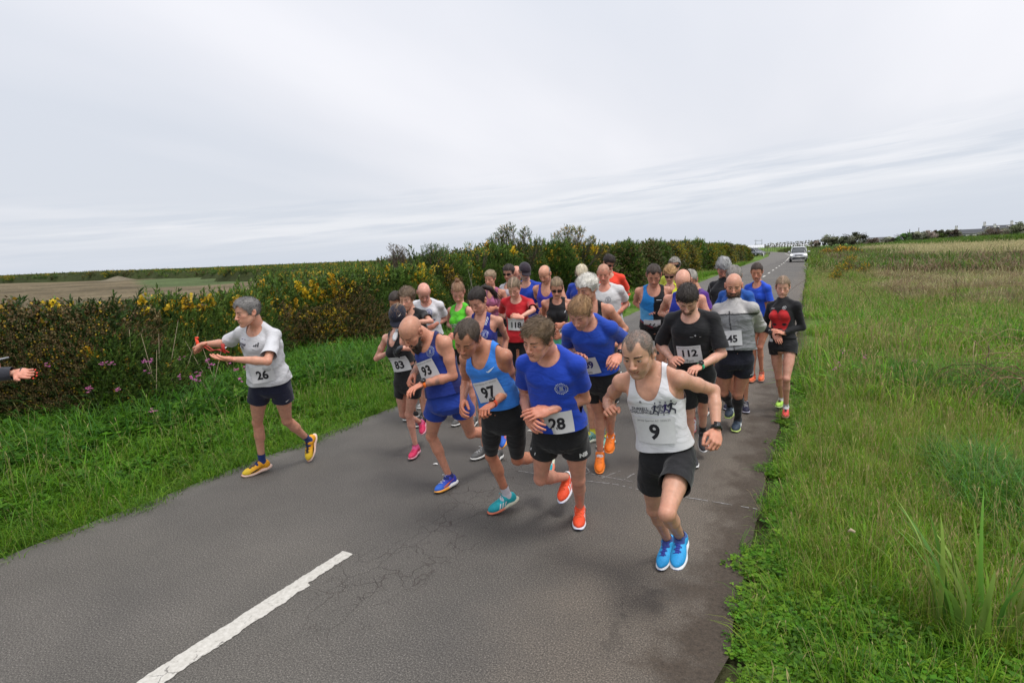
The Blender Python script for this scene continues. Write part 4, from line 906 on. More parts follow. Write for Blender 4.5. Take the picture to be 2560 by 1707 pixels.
# ---- houses, polytunnels, gantry, post
M_WALL = flat_mat('white_render', (.62, .61, .58), .85, noise=.08, nscale=2); M_SLATE = flat_mat('slate_roof', (.085, .09, .10), .6, noise=.2, nscale=3); M_GRANITE = flat_mat('granite_wall', (.20, .185, .165), .9, noise=.2, nscale=3)
M_GLASS = flat_mat('window_glass', (.03, .035, .04), .1, spec=.8); M_TUNNEL = flat_mat('white_polythene', (.60, .62, .64), .35, noise=.04, nscale=1)
def house(th, dist, L_, D_, zb, he, hr, label, nwin=5, chim=(0, 1), turn=0, mat=None, dorm=0, porch=0):
    x, y = dist*math.sin(th), dist*math.cos(th); root = empty('house', (x, y, zb), label, 'house', 'houses behind the far trees'); root.rotation_euler.z = -th+R_(turn); mat = mat or M_WALL
    mb = MB(); mb.add(*box((0, 0, he/2-2), (L_, D_, he+4)))
    for sx in (-1, 1): mb.add(np.array([(sx*L_/2, -D_/2, he), (sx*L_/2, D_/2, he), (sx*L_/2, 0, he+hr), (sx*(L_/2-.3), -D_/2, he), (sx*(L_/2-.3), D_/2, he), (sx*(L_/2-.3), 0, he+hr)]), [np.array([(0, 1, 2), (3, 4, 5)]), np.array([(0, 2, 5, 3), (1, 2, 5, 4)])])
    mb.build('wall', mat, root, False)
    rf = MB()
    for sy in (-1, 1):
        a = np.array([(-L_/2-.15, sy*(D_/2+.3), he-.15), (L_/2+.15, sy*(D_/2+.3), he-.15), (L_/2+.15, 0, he+hr+.08), (-L_/2-.15, 0, he+hr+.08)]); rf.add(np.concatenate([a, a-A_(0, 0, .18)]), np.array([(0, 1, 2, 3), (4, 5, 6, 7), (0, 1, 5, 4), (0, 3, 7, 4), (1, 2, 6, 5)]))
    ro = rf.build('roof', M_SLATE, root, False)
    for c_ in chim:
        cx_ = -L_/2+.5+(L_-1.0)*c_; q = MB(); q.add(*box((cx_, 0, he+hr+.35), (.8, .7, 1.5))); q.add(*box((cx_, 0, he+hr+1.12), (.95, .85, .12))); ch = q.build('chimney', mat, ro, False)
        q = MB(); [q.add(*tube(np.array([(cx_+s_, 0, he+hr+1.15), (cx_+s_, 0, he+hr+1.6)]), .12, 8)) for s_ in (-.2, .2)]; q.build('chimney_pot', M_GRANITE, ro, False)
    for st in range(2 if he > 4 else 1):
        for i in range(nwin):
            wx = -L_/2+L_*(i+.5)/nwin; wz = he-1.1-2.6*st; q = MB(); q.add(*box((wx, -D_/2-.03, wz), (1.05, .08, 1.25))); wo = q.build('window', M_WALL, root, False); q = MB(); q.add(*box((wx, -D_/2-.08, wz), (.85, .03, 1.05))); q.build('pane', M_GLASS, wo, False)
    for i in range(dorm):
        wx = -L_/2+L_*(i+.5)/dorm; q = MB(); q.add(*box((wx, -D_*.27, he+hr*.45), (1.1, 1.4, 1.0))); do = q.build('dormer', M_WALL, root, False); q = MB(); q.add(*box((wx, -D_*.27-.72, he+hr*.45), (.8, .04, .7))); q.build('pane', M_GLASS, do, False)
house(*HOUSES[0], 'long low white house with a slate roof and two end chimneys behind the scrub', 6, (.0, 1.0))
house(*HOUSES[1], 'higher grey roofed house with small dormers between two chimneys', 4, (.0, 1.0), dorm=3)
house(*HOUSES[2], 'rightmost slate roofed house half hidden by the last tree', 3, (1.0,))
house(*HOUSES[3], 'low flat pale roofed farm building left of the dark green bush', 3, ())
def tunnel(th, dist, L_, w, h, zb, lb, turn=0):
    x, y = dist*math.sin(th), dist*math.cos(th); root = empty('polytunnel', (x, y, zb), lb, 'polytunnel', 'white polytunnels'); root.rotation_euler.z = -th+R_(turn)
    n = 12; q = MB()
    for sx in (-1, 1):
        pts = [(sx*L_/2, -w/2*math.cos(a), h*math.sin(a)**.8 if 0 < a < math.pi-1e-3 else 0) for a in np.linspace(0, math.pi, n)]; q.add(np.array(pts+[(sx*L_/2, 0, 0)]), np.array([(n, i, i+1) for i in range(n-1)]))
    V = []; 
    for sx in np.linspace(-1, 1, 9): V += [(sx*L_/2, -w/2*math.cos(a), h*math.sin(a)**.8 if 0 < a < math.pi-1e-3 else 0) for a in np.linspace(0, math.pi, n)]
    q.add(np.array(V), np.array([(i*n+j, i*n+j+1, (i+1)*n+j+1, (i+1)*n+j) for i in range(8) for j in range(n-1)])); q.build('cover', M_TUNNEL, root)
    for k_ in range(9):
        sx = -1+2*k_/8; pts = [(sx*L_/2, -(w/2+.03)*math.cos(a), (h+.03)*math.sin(a)**.8 if 0 < a < math.pi-1e-3 else 0) for a in np.linspace(0, math.pi, n)]; v_, f_ = tube(pts, .05, 4); mkobj('hoop', v_, f_, M_WALL, root)
for a in TUNNELS: tunnel(*a)
th, dist, zb = GANTRY; x, y = dist*math.sin(th), dist*math.cos(th); g_ = empty('gantry', (x, y, zb), 'grey steel gantry frame standing above the white polytunnel', 'gantry'); g_.rotation_euler.z = -th
M_STEEL = flat_mat('galvanised', (.35, .37, .38), .5, .3)
for sx in (-1, 1):
    v_, f_ = tube([(sx*1.3, 0, 0), (sx*1.3, 0, 3.6)], .13, 6); mkobj('post', v_, f_, M_STEEL, g_)
for z_ in (1.2, 2.9): v_, f_ = tube([(-1.9, 0, z_), (1.5, 0, z_)], .12, 6); mkobj('beam', v_, f_, M_STEEL, g_)
x, y = POST; q = MB(); q.add(*box((x, y, .35), (.13, .08, .75))); q.add(*box((x, y, .76), (.15, .10, .08))); tag(q.build('marker_post', flat_mat('white_plastic', (.75, .75, .74), .5), None, False), 'short white roadside marker post on the left verge near the parked car', 'marker post')
for i, (th, h_) in enumerate(((R_(6.15), 7.5), (R_(6.75), 8.0))):
    x, y = 230*math.sin(th), 230*math.cos(th); v_, f_ = tube([(x, y, 0), (x, y, h_*.72)], .10, 5); tag(mkobj('utility_pole', v_, f_, M_BARK, None, A_(.10, .08, .06)), ('left' if i == 0 else 'right')+' one of two thin poles above the low farm building', 'pole', 'thin poles by the farm building')

# joints of every person in metres, measured from the photograph
JOINTS = {
 'm26': dict(h=1.8, q=[[-4.361,3.376,.929],[-4.433,3.316,.925],[-4.272,3.411,.926],[-4.622,3.395,.535],[-4.408,3.551,.531],[-4.698,3.454,.109],[-4.486,3.857,.228],[-4.781,3.304,.03],[-4.487,3.825,.041],[-4.318,3.275,1.432],[-4.495,3.228,1.437],[-4.133,3.295,1.414],[-4.769,3.277,1.302],[-4.015,3.104,1.205],[-4.728,3.015,1.33],[-4.232,2.95,1.238],[-4.893,3.022,1.29],[-4.366,2.847,1.266],[-4.267,3.246,1.518],[-4.279,3.161,1.606]]),
 'm9': dict(h=1.68, q=[[-.728,3.089,.853],[-.812,3.072,.835],[-.639,3.075,.863],[-.833,3.212,.459],[-.636,2.702,.698],[-.806,3.463,.147],[-.631,3.0,.43],[-.823,3.336,.032],[-.621,2.85,.338],[-.804,3.038,1.327],[-.981,3.015,1.293],[-.633,3.005,1.339],[-1.107,3.201,1.112],[-.503,3.232,1.216],[-1.018,2.97,1.107],[-.462,3.068,1.033],[-.983,2.838,1.181],[-.45,2.923,.967],[-.812,2.992,1.412],[-.833,2.894,1.468]]),
 'm28': dict(h=1.84, q=[[-1.482,3.322,.832],[-1.578,3.301,.839],[-1.392,3.349,.848],[-1.698,3.446,.429],[-1.441,3.52,.435],[-1.672,3.867,.291],[-1.542,3.788,.093],[-1.674,3.731,.153],[-1.486,3.613,.029],[-1.484,3.214,1.355],[-1.67,3.187,1.327],[-1.296,3.194,1.342],[-1.744,3.337,1.058],[-1.311,3.348,1.066],[-1.613,3.11,.985],[-1.466,3.126,1.032],[-1.487,3.003,.926],[-1.598,3.011,1.019],[-1.481,3.159,1.446],[-1.488,3.044,1.495]]),
 'm97': dict(h=1.72, q=[[-1.907,3.329,.884],[-1.994,3.306,.876],[-1.817,3.322,.898],[-2.127,3.494,.523],[-1.907,3.496,.525],[-2.098,3.662,.141],[-1.873,3.889,.41],[-2.213,3.57,.031],[-1.784,3.752,.334],[-1.976,3.23,1.368],[-2.15,3.229,1.328],[-1.801,3.192,1.371],[-2.252,3.394,1.106],[-1.833,3.33,1.111],[-2.147,3.182,1.012],[-1.859,3.087,1.041],[-2.088,3.05,.935],[-1.861,2.924,1.025],[-1.979,3.169,1.446],[-2.006,3.06,1.48]]),
 'm93': dict(h=1.72, q=[[-2.636,3.695,.856],[-2.73,3.684,.859],[-2.557,3.733,.879],[-2.899,3.79,.489],[-2.59,3.932,.509],[-2.808,3.894,.097],[-2.546,4.331,.41],[-2.836,3.727,.029],[-2.438,4.215,.322],[-2.74,3.655,1.344],[-2.909,3.673,1.286],[-2.572,3.606,1.364],[-3.017,3.907,1.142],[-2.541,3.643,1.073],[-2.969,3.679,1.04],[-2.724,3.472,1.026],[-2.941,3.533,.973],[-2.757,3.316,.992],[-2.755,3.59,1.418],[-2.798,3.484,1.442]]),
 'w83': dict(h=1.62, q=[[-3.481,4.245,.828],[-3.562,4.228,.81],[-3.395,4.241,.827],[-3.674,4.359,.453],[-3.562,4.313,.474],[-3.721,4.697,.263],[-3.583,4.417,.095],[-3.625,4.586,.178],[-3.549,4.263,.03],[-3.527,4.171,1.276],[-3.692,4.194,1.273],[-3.367,4.128,1.292],[-3.841,4.212,1.038],[-3.165,3.948,1.224],[-3.626,4.163,1.125],[-3.117,3.715,1.251],[-3.494,4.11,1.184],[-3.245,3.786,1.205],[-3.524,4.225,1.352],[-3.53,4.215,1.462]]),
 'm289': dict(h=1.8, q=[[-1.595,4.436,.948],[-1.689,4.426,.944],[-1.509,4.395,.949],[-1.695,4.67,.577],[-1.594,4.668,.613],[-1.746,4.806,.164],[-1.691,4.955,.298],[-1.71,4.678,.03],[-1.662,4.807,.184],[-1.616,4.257,1.437],[-1.8,4.22,1.399],[-1.431,4.241,1.426],[-1.89,4.429,1.189],[-1.405,4.507,1.272],[-1.734,4.215,1.163],[-1.38,4.256,1.187],[-1.605,4.123,1.227],[-1.39,4.1,1.118],[-1.612,4.185,1.512],[-1.618,4.066,1.543]]),
 'm112': dict(h=1.8, q=[[-.934,4.999,.924],[-1.026,4.986,.915],[-.842,4.98,.924],[-1.018,5.156,.508],[-.917,5.274,.604],[-1.025,5.302,.097],[-.956,5.518,.244],[-.957,5.139,.03],[-.926,5.399,.1],[-.954,4.902,1.426],[-1.136,4.916,1.424],[-.771,4.906,1.436],[-1.242,5.03,1.157],[-.697,4.865,1.133],[-1.096,4.824,1.072],[-.845,4.659,1.053],[-1.004,4.68,1.079],[-.891,4.495,1.04],[-.954,4.871,1.526],[-.96,4.766,1.589]]),
 'm645': dict(h=1.84, q=[[-.743,6.092,.876],[-.836,6.069,.866],[-.647,6.099,.873],[-.884,6.278,.469],[-.734,6.271,.465],[-.854,6.651,.233],[-.759,6.54,.108],[-.857,6.484,.136],[-.769,6.364,.031],[-.773,6.129,1.394],[-.946,6.205,1.385],[-.591,6.082,1.415],[-.986,6.396,1.136],[-.548,6.293,1.183],[-.875,6.15,1.098],[-.771,6.166,1.272],[-.799,5.993,1.094],[-.851,6.018,1.223],[-.777,6.176,1.49],[-.783,6.149,1.612]]),
 'w118': dict(h=1.66, q=[[-.37,7.222,.853],[-.452,7.246,.848],[-.285,7.204,.859],[-.405,7.297,.447],[-.312,7.044,.487],[-.379,7.538,.125],[-.313,7.203,.116],[-.416,7.38,.062],[-.31,7.051,.03],[-.389,7.264,1.324],[-.524,7.367,1.308],[-.231,7.199,1.336],[-.587,7.329,1.029],[-.18,7.253,1.061],[-.456,7.126,.983],[-.368,7.106,1.003],[-.388,7.01,.9],[-.466,6.995,1.055],[-.394,7.31,1.409],[-.395,7.285,1.519]]),
 'wblue': dict(h=1.74, q=[[-.757,8.98,.935],[-.847,8.989,.928],[-.667,8.982,.944],[-.847,8.939,.505],[-.757,8.918,.532],[-.847,8.989,.085],[-.737,9.054,.133],[-.881,8.817,.033],[-.732,8.903,.03],[-.802,8.933,1.427],[-.962,9.011,1.419],[-.666,8.816,1.427],[-1.015,9.028,1.125],[-.613,8.833,1.133],[-1.015,8.942,.882],[-.613,8.747,.891],[-1.015,8.906,.721],[-.613,8.711,.729],[-.813,8.956,1.525],[-.827,8.902,1.629]]),
 'm66': dict(h=1.84, q=[[-1.846,7.113,.991],[-1.939,7.089,.988],[-1.751,7.12,.986],[-1.941,7.068,.538],[-1.754,7.089,.536],[-1.939,7.089,.091],[-1.751,7.12,.09],[-1.991,6.912,.03],[-1.731,6.938,.03],[-1.824,7.02,1.505],[-2.01,6.996,1.513],[-1.655,7.101,1.516],[-2.112,7.232,1.33],[-1.696,7.322,1.293],[-1.919,7.058,1.249],[-1.812,7.094,1.201],[-1.808,6.924,1.238],[-1.873,6.942,1.141],[-1.806,7.014,1.61],[-1.797,6.924,1.697]]),
 'd4': dict(h=1.68, q=[[-4.361,5.475,.907],[-4.447,5.492,.907],[-4.275,5.462,.907],[-4.453,5.458,.497],[-4.281,5.428,.497],[-4.447,5.492,.09],[-4.275,5.462,.09],[-4.507,5.338,.03],[-4.271,5.296,.03],[-4.379,5.374,1.375],[-4.548,5.407,1.376],[-4.209,5.347,1.376],[-4.632,5.422,1.1],[-4.125,5.333,1.1],[-4.494,5.215,1.1],[-4.325,5.185,1.1],[-4.393,5.118,1.022],[-4.453,5.129,1.022],[-4.386,5.332,1.463],[-4.405,5.229,1.508]]),
 'w5': dict(h=1.66, q=[[-4.05,5.261,.909],[-4.122,5.31,.901],[-3.997,5.193,.905],[-4.136,5.293,.494],[-3.999,5.204,.497],[-4.139,5.311,.091],[-3.997,5.229,.093],[-4.218,5.167,.03],[-4.01,5.067,.03],[-4.13,5.196,1.369],[-4.288,5.26,1.353],[-3.963,5.175,1.398],[-4.378,5.313,1.087],[-3.743,5.014,1.315],[-4.256,5.1,1.095],[-3.959,4.896,1.313],[-4.163,4.997,1.02],[-4.091,4.855,1.238],[-4.139,5.205,1.464],[-4.169,5.142,1.553]]),
 'm6': dict(h=1.72, q=[[-4.57,6.082,.93],[-4.653,6.048,.93],[-4.484,6.105,.925],[-4.653,6.027,.508],[-4.484,6.065,.506],[-4.653,6.047,.091],[-4.484,6.105,.09],[-4.686,5.881,.03],[-4.45,5.938,.03],[-4.533,6.013,1.413],[-4.703,5.972,1.422],[-4.367,6.068,1.409],[-4.79,5.972,1.139],[-4.428,6.248,1.184],[-4.614,5.788,1.139],[-4.419,5.999,1.136],[-4.495,5.708,1.06],[-4.538,5.919,1.056],[-4.508,5.987,1.506],[-4.487,5.89,1.567]]),
 'w8': dict(h=1.7, q=[[-3.679,5.542,.921],[-3.767,5.539,.915],[-3.591,5.548,.921],[-3.767,5.497,.501],[-3.591,5.529,.504],[-3.767,5.537,.09],[-3.591,5.543,.091],[-3.8,5.372,.03],[-3.558,5.378,.03],[-3.696,5.545,1.403],[-3.87,5.566,1.399],[-3.532,5.481,1.412],[-4.001,5.711,1.181],[-3.446,5.481,1.132],[-3.827,5.529,1.181],[-3.619,5.299,1.132],[-3.71,5.45,1.103],[-3.737,5.221,1.054],[-3.701,5.57,1.498],[-3.708,5.516,1.599]]),
 'w9': dict(h=1.7, q=[[-2.823,4.653,.931],[-2.911,4.643,.924],[-2.736,4.636,.923],[-2.912,4.642,.507],[-2.737,4.627,.506],[-2.912,4.657,.092],[-2.736,4.638,.092],[-2.978,4.504,.03],[-2.732,4.471,.03],[-2.822,4.576,1.406],[-2.996,4.587,1.413],[-2.653,4.619,1.417],[-3.046,4.615,1.126],[-2.691,4.803,1.194],[-3.061,4.529,.89],[-2.706,4.717,.958],[-3.067,4.494,.733],[-2.712,4.682,.801],[-2.813,4.58,1.504],[-2.814,4.507,1.593]]),
 'w11': dict(h=1.74, q=[[-4.399,7.556,.969],[-4.489,7.548,.957],[-4.311,7.535,.958],[-4.489,7.563,.526],[-4.312,7.552,.527],[-4.488,7.584,.099],[-4.312,7.575,.099],[-4.545,7.424,.03],[-4.252,7.417,.03],[-4.409,7.498,1.457],[-4.582,7.55,1.467],[-4.23,7.52,1.471],[-4.701,7.559,1.192],[-4.134,7.545,1.189],[-4.521,7.378,1.222],[-4.323,7.373,1.218],[-4.397,7.294,1.151],[-4.449,7.291,1.148],[-4.411,7.508,1.557],[-4.417,7.452,1.662]]),
 'w12': dict(h=1.74, q=[[-3.335,6.247,.945],[-3.422,6.22,.943],[-3.245,6.255,.938],[-3.422,6.214,.516],[-3.247,6.224,.513],[-3.422,6.227,.092],[-3.245,6.24,.09],[-3.473,6.063,.03],[-3.227,6.068,.03],[-3.311,6.209,1.437],[-3.487,6.19,1.448],[-3.14,6.254,1.435],[-3.632,6.36,1.249],[-2.985,6.015,1.345],[-3.433,6.2,1.216],[-3.043,5.771,1.287],[-3.304,6.123,1.148],[-3.204,5.761,1.322],[-3.291,6.191,1.534],[-3.281,6.097,1.605]]),
 'm13': dict(h=1.84, q=[[-4.251,7.811,.989],[-4.345,7.83,.988],[-4.16,7.781,.988],[-4.351,7.809,.538],[-4.166,7.759,.538],[-4.345,7.83,.091],[-4.16,7.78,.091],[-4.426,7.665,.03],[-4.172,7.597,.03],[-4.258,7.785,1.513],[-4.433,7.856,1.514],[-4.071,7.759,1.514],[-4.524,7.88,1.212],[-3.98,7.735,1.212],[-4.393,7.641,1.212],[-4.213,7.593,1.212],[-4.292,7.526,1.127],[-4.358,7.544,1.127],[-4.25,7.815,1.615],[-4.263,7.767,1.73]]),
 'm14': dict(h=1.8, q=[[-4.253,8.038,.975],[-4.347,8.029,.973],[-4.16,8.029,.973],[-4.346,8.021,.53],[-4.16,8.021,.53],[-4.347,8.035,.092],[-4.16,8.035,.092],[-4.383,7.86,.03],[-4.124,7.86,.03],[-4.253,8.007,1.487],[-4.437,8.03,1.489],[-4.07,8.031,1.489],[-4.531,8.036,1.194],[-3.976,8.036,1.194],[-4.346,7.844,1.196],[-4.161,7.844,1.196],[-4.221,7.761,1.114],[-4.286,7.761,1.114],[-4.253,8.04,1.586],[-4.253,7.999,1.701]]),
 'm15': dict(h=1.88, q=[[-3.837,7.601,1.027],[-3.933,7.581,1.017],[-3.74,7.592,1.015],[-3.928,7.598,.554],[-3.741,7.598,.553],[-3.925,7.627,.095],[-3.74,7.617,.094],[-4.008,7.461,.03],[-3.734,7.43,.03],[-3.826,7.524,1.552],[-4.014,7.567,1.571],[-3.633,7.539,1.557],[-4.086,7.616,1.26],[-3.497,7.526,1.264],[-3.913,7.398,1.264],[-3.716,7.355,1.269],[-3.795,7.294,1.178],[-3.856,7.29,1.179],[-3.816,7.526,1.66],[-3.82,7.444,1.758]]),
 'm16': dict(h=1.88, q=[[-3.447,7.518,1.002],[-3.545,7.523,1.004],[-3.349,7.526,1.002],[-3.548,7.484,.545],[-3.353,7.478,.544],[-3.545,7.523,.09],[-3.349,7.526,.09],[-3.597,7.342,.03],[-3.328,7.339,.03],[-3.439,7.407,1.526],[-3.631,7.393,1.526],[-3.248,7.433,1.529],[-3.71,7.588,1.281],[-3.152,7.425,1.22],[-3.544,7.374,1.218],[-3.361,7.241,1.22],[-3.422,7.276,1.131],[-3.498,7.166,1.133],[-3.431,7.392,1.634],[-3.43,7.297,1.719]]),
 'w17': dict(h=1.7, q=[[-2.84,6.384,.935],[-2.921,6.347,.928],[-2.752,6.394,.926],[-2.924,6.345,.509],[-2.751,6.388,.508],[-2.922,6.355,.094],[-2.751,6.397,.093],[-2.961,6.192,.03],[-2.717,6.234,.03],[-2.817,6.329,1.411],[-2.99,6.304,1.425],[-2.668,6.418,1.422],[-3.078,6.492,1.219],[-2.549,6.387,1.156],[-2.891,6.375,1.098],[-2.707,6.192,1.155],[-2.774,6.288,1.028],[-2.822,6.112,1.075],[-2.805,6.329,1.509],[-2.786,6.251,1.593]]),
 'm20': dict(h=1.84, q=[[-1.989,5.507,.979],[-2.083,5.524,.985],[-1.893,5.505,.98],[-2.101,5.493,.536],[-1.921,5.456,.533],[-2.083,5.524,.09],[-1.893,5.504,.09],[-2.204,5.386,.03],[-1.952,5.33,.03],[-1.997,5.295,1.46],[-2.179,5.25,1.436],[-1.807,5.294,1.461],[-2.213,5.377,1.148],[-1.712,5.484,1.227],[-2.273,5.114,1.187],[-1.767,5.245,1.11],[-2.301,4.946,1.227],[-1.899,5.137,1.149],[-1.978,5.278,1.563],[-1.996,5.19,1.651]]),
 'm21': dict(h=1.84, q=[[-3.05,7.714,.991],[-3.132,7.664,.99],[-2.96,7.747,.985],[-3.121,7.645,.538],[-2.96,7.711,.536],[-3.133,7.664,.091],[-2.96,7.747,.09],[-3.169,7.484,.03],[-2.924,7.567,.03],[-2.993,7.629,1.504],[-3.177,7.661,1.532],[-2.806,7.631,1.485],[-3.271,7.661,1.23],[-2.712,7.631,1.183],[-3.083,7.464,1.23],[-2.9,7.434,1.183],[-2.956,7.379,1.145],[-3.027,7.349,1.098],[-2.984,7.629,1.611],[-2.975,7.545,1.704]]),
 'm22': dict(h=1.84, q=[[-2.486,7.234,.995],[-2.582,7.232,.99],[-2.391,7.217,.992],[-2.582,7.226,.539],[-2.389,7.213,.54],[-2.582,7.249,.091],[-2.392,7.233,.092],[-2.62,7.069,.03],[-2.354,7.054,.03],[-2.494,7.186,1.515],[-2.68,7.222,1.519],[-2.306,7.195,1.522],[-2.784,7.23,1.22],[-2.29,7.415,1.296],[-2.596,7.033,1.223],[-2.309,7.157,1.212],[-2.469,6.948,1.139],[-2.44,7.074,1.129],[-2.498,7.193,1.622],[-2.502,7.117,1.721]]),
 'm23': dict(h=1.92, q=[[-3.037,8.996,1.048],[-3.137,8.991,1.041],[-2.938,8.985,1.04],[-3.134,9.011,.567],[-2.936,9.008,.566],[-3.142,9.039,.097],[-2.944,9.041,.097],[-3.212,8.862,.03],[-2.883,8.861,.03],[-3.036,8.949,1.591],[-3.226,9.005,1.599],[-2.838,8.954,1.596],[-3.358,9.032,1.297],[-2.809,9.144,1.329],[-3.155,8.836,1.33],[-2.935,8.889,1.326],[-3.018,8.744,1.252],[-3.065,8.777,1.263],[-3.037,8.971,1.7],[-3.04,8.919,1.819]]),
 'm25': dict(h=1.88, q=[[-2.06,9.337,1.005],[-2.158,9.337,1.004],[-1.963,9.337,1.004],[-2.158,9.3,.545],[-1.963,9.3,.545],[-2.158,9.337,.09],[-1.963,9.337,.09],[-2.195,9.152,.03],[-1.926,9.152,.03],[-2.06,9.308,1.54],[-2.253,9.315,1.541],[-1.868,9.315,1.541],[-2.348,9.315,1.232],[-1.773,9.315,1.232],[-2.156,9.113,1.232],[-1.965,9.113,1.232],[-2.026,9.026,1.145],[-2.095,9.026,1.145],[-2.06,9.298,1.649],[-2.06,9.205,1.736]]),
 'p26': dict(h=1.76, q=[[-1.886,8.238,.949],[-1.978,8.232,.947],[-1.795,8.232,.947],[-1.978,8.204,.517],[-1.795,8.204,.517],[-1.978,8.232,.09],[-1.795,8.232,.09],[-2.012,8.061,.03],[-1.761,8.061,.03],[-1.886,8.172,1.446],[-2.066,8.193,1.449],[-1.707,8.193,1.449],[-2.155,8.193,1.16],[-1.617,8.193,1.16],[-1.975,8.005,1.16],[-1.797,8.005,1.16],[-1.854,7.924,1.079],[-1.919,7.924,1.079],[-1.886,8.191,1.546],[-1.886,8.132,1.65]]),
 'm27': dict(h=1.8, q=[[-1.304,6.337,.972],[-1.397,6.322,.969],[-1.21,6.334,.968],[-1.398,6.303,.528],[-1.212,6.31,.528],[-1.397,6.324,.091],[-1.21,6.334,.09],[-1.448,6.152,.03],[-1.19,6.156,.03],[-1.296,6.262,1.478],[-1.48,6.265,1.484],[-1.113,6.288,1.482],[-1.597,6.465,1.28],[-1.022,6.28,1.186],[-1.431,6.257,1.28],[-1.222,6.104,1.186],[-1.314,6.164,1.197],[-1.353,6.032,1.103],[-1.288,6.249,1.582],[-1.287,6.157,1.662]]),
 'p28': dict(h=1.76, q=[[-1.262,6.954,.948],[-1.354,6.953,.943],[-1.172,6.968,.949],[-1.371,6.906,.514],[-1.179,6.949,.518],[-1.354,6.953,.09],[-1.171,6.968,.091],[-1.444,6.803,.03],[-1.198,6.795,.03],[-1.288,7.036,1.442],[-1.371,7.193,1.412],[-1.199,6.883,1.473],[-1.455,7.224,1.122],[-1.115,6.853,1.184],[-1.351,6.985,1.122],[-1.348,6.737,1.184],[-1.264,6.867,1.041],[-1.49,6.702,1.103],[-1.32,7.064,1.534],[-1.383,7.02,1.626]]),
 'm30': dict(h=1.84, q=[[-1.087,7.813,.998],[-1.182,7.825,.991],[-.996,7.781,.995],[-1.183,7.805,.539],[-.998,7.778,.542],[-1.182,7.813,.091],[-.996,7.79,.093],[-1.232,7.637,.03],[-.974,7.608,.03],[-1.11,7.778,1.518],[-1.263,7.89,1.522],[-.946,7.685,1.523],[-1.357,7.9,1.221],[-.852,7.679,1.221],[-1.187,7.688,1.223],[-1.058,7.5,1.222],[-1.067,7.592,1.138],[-1.192,7.427,1.138],[-1.11,7.811,1.619],[-1.118,7.765,1.735]]),
 'm31': dict(h=1.76, q=[[-.861,7.365,.944],[-.946,7.397,.94],[-.774,7.335,.948],[-.946,7.338,.513],[-.774,7.31,.517],[-.946,7.398,.09],[-.774,7.335,.09],[-.981,7.226,.03],[-.74,7.164,.03],[-.912,7.291,1.438],[-1.069,7.382,1.435],[-.747,7.22,1.445],[-1.158,7.382,1.146],[-.657,7.22,1.156],[-.978,7.193,1.146],[-.837,7.031,1.156],[-.857,7.112,1.065],[-.959,6.95,1.075],[-.918,7.322,1.535],[-.926,7.274,1.644]]),
 'spec': dict(h=1.68, q=[[-4.976,1.169,1.14],[-4.901,1.133,1.086],[-5.014,1.243,1.078],[-4.902,1.135,.632],[-5.017,1.245,.623],[-4.904,1.138,.177],[-5.02,1.243,.17],[-4.866,1.047,.03],[-4.912,1.24,.031],[-4.932,1.25,1.59],[-4.758,1.275,1.598],[-5.088,1.33,1.612],[-4.667,1.442,1.372],[-5.065,1.531,1.405],[-4.484,1.612,1.377],[-4.825,1.582,1.366],[-4.332,1.658,1.368],[-4.676,1.619,1.408],[-4.93,1.254,1.695],[-4.923,1.264,1.812]]),
}
# ------------------------------------------------------------------ people
JN = ['P','HR','HL','KR','KL','AR','AL','TR','TL','C','SR','SL','ER','EL','WR','WL','MR','ML','N','Hd']
A_ = lambda *v: np.array(v, float)
def mirrored(fn):
    return [p for sx in (-1, 1) for p in fn(sx)]
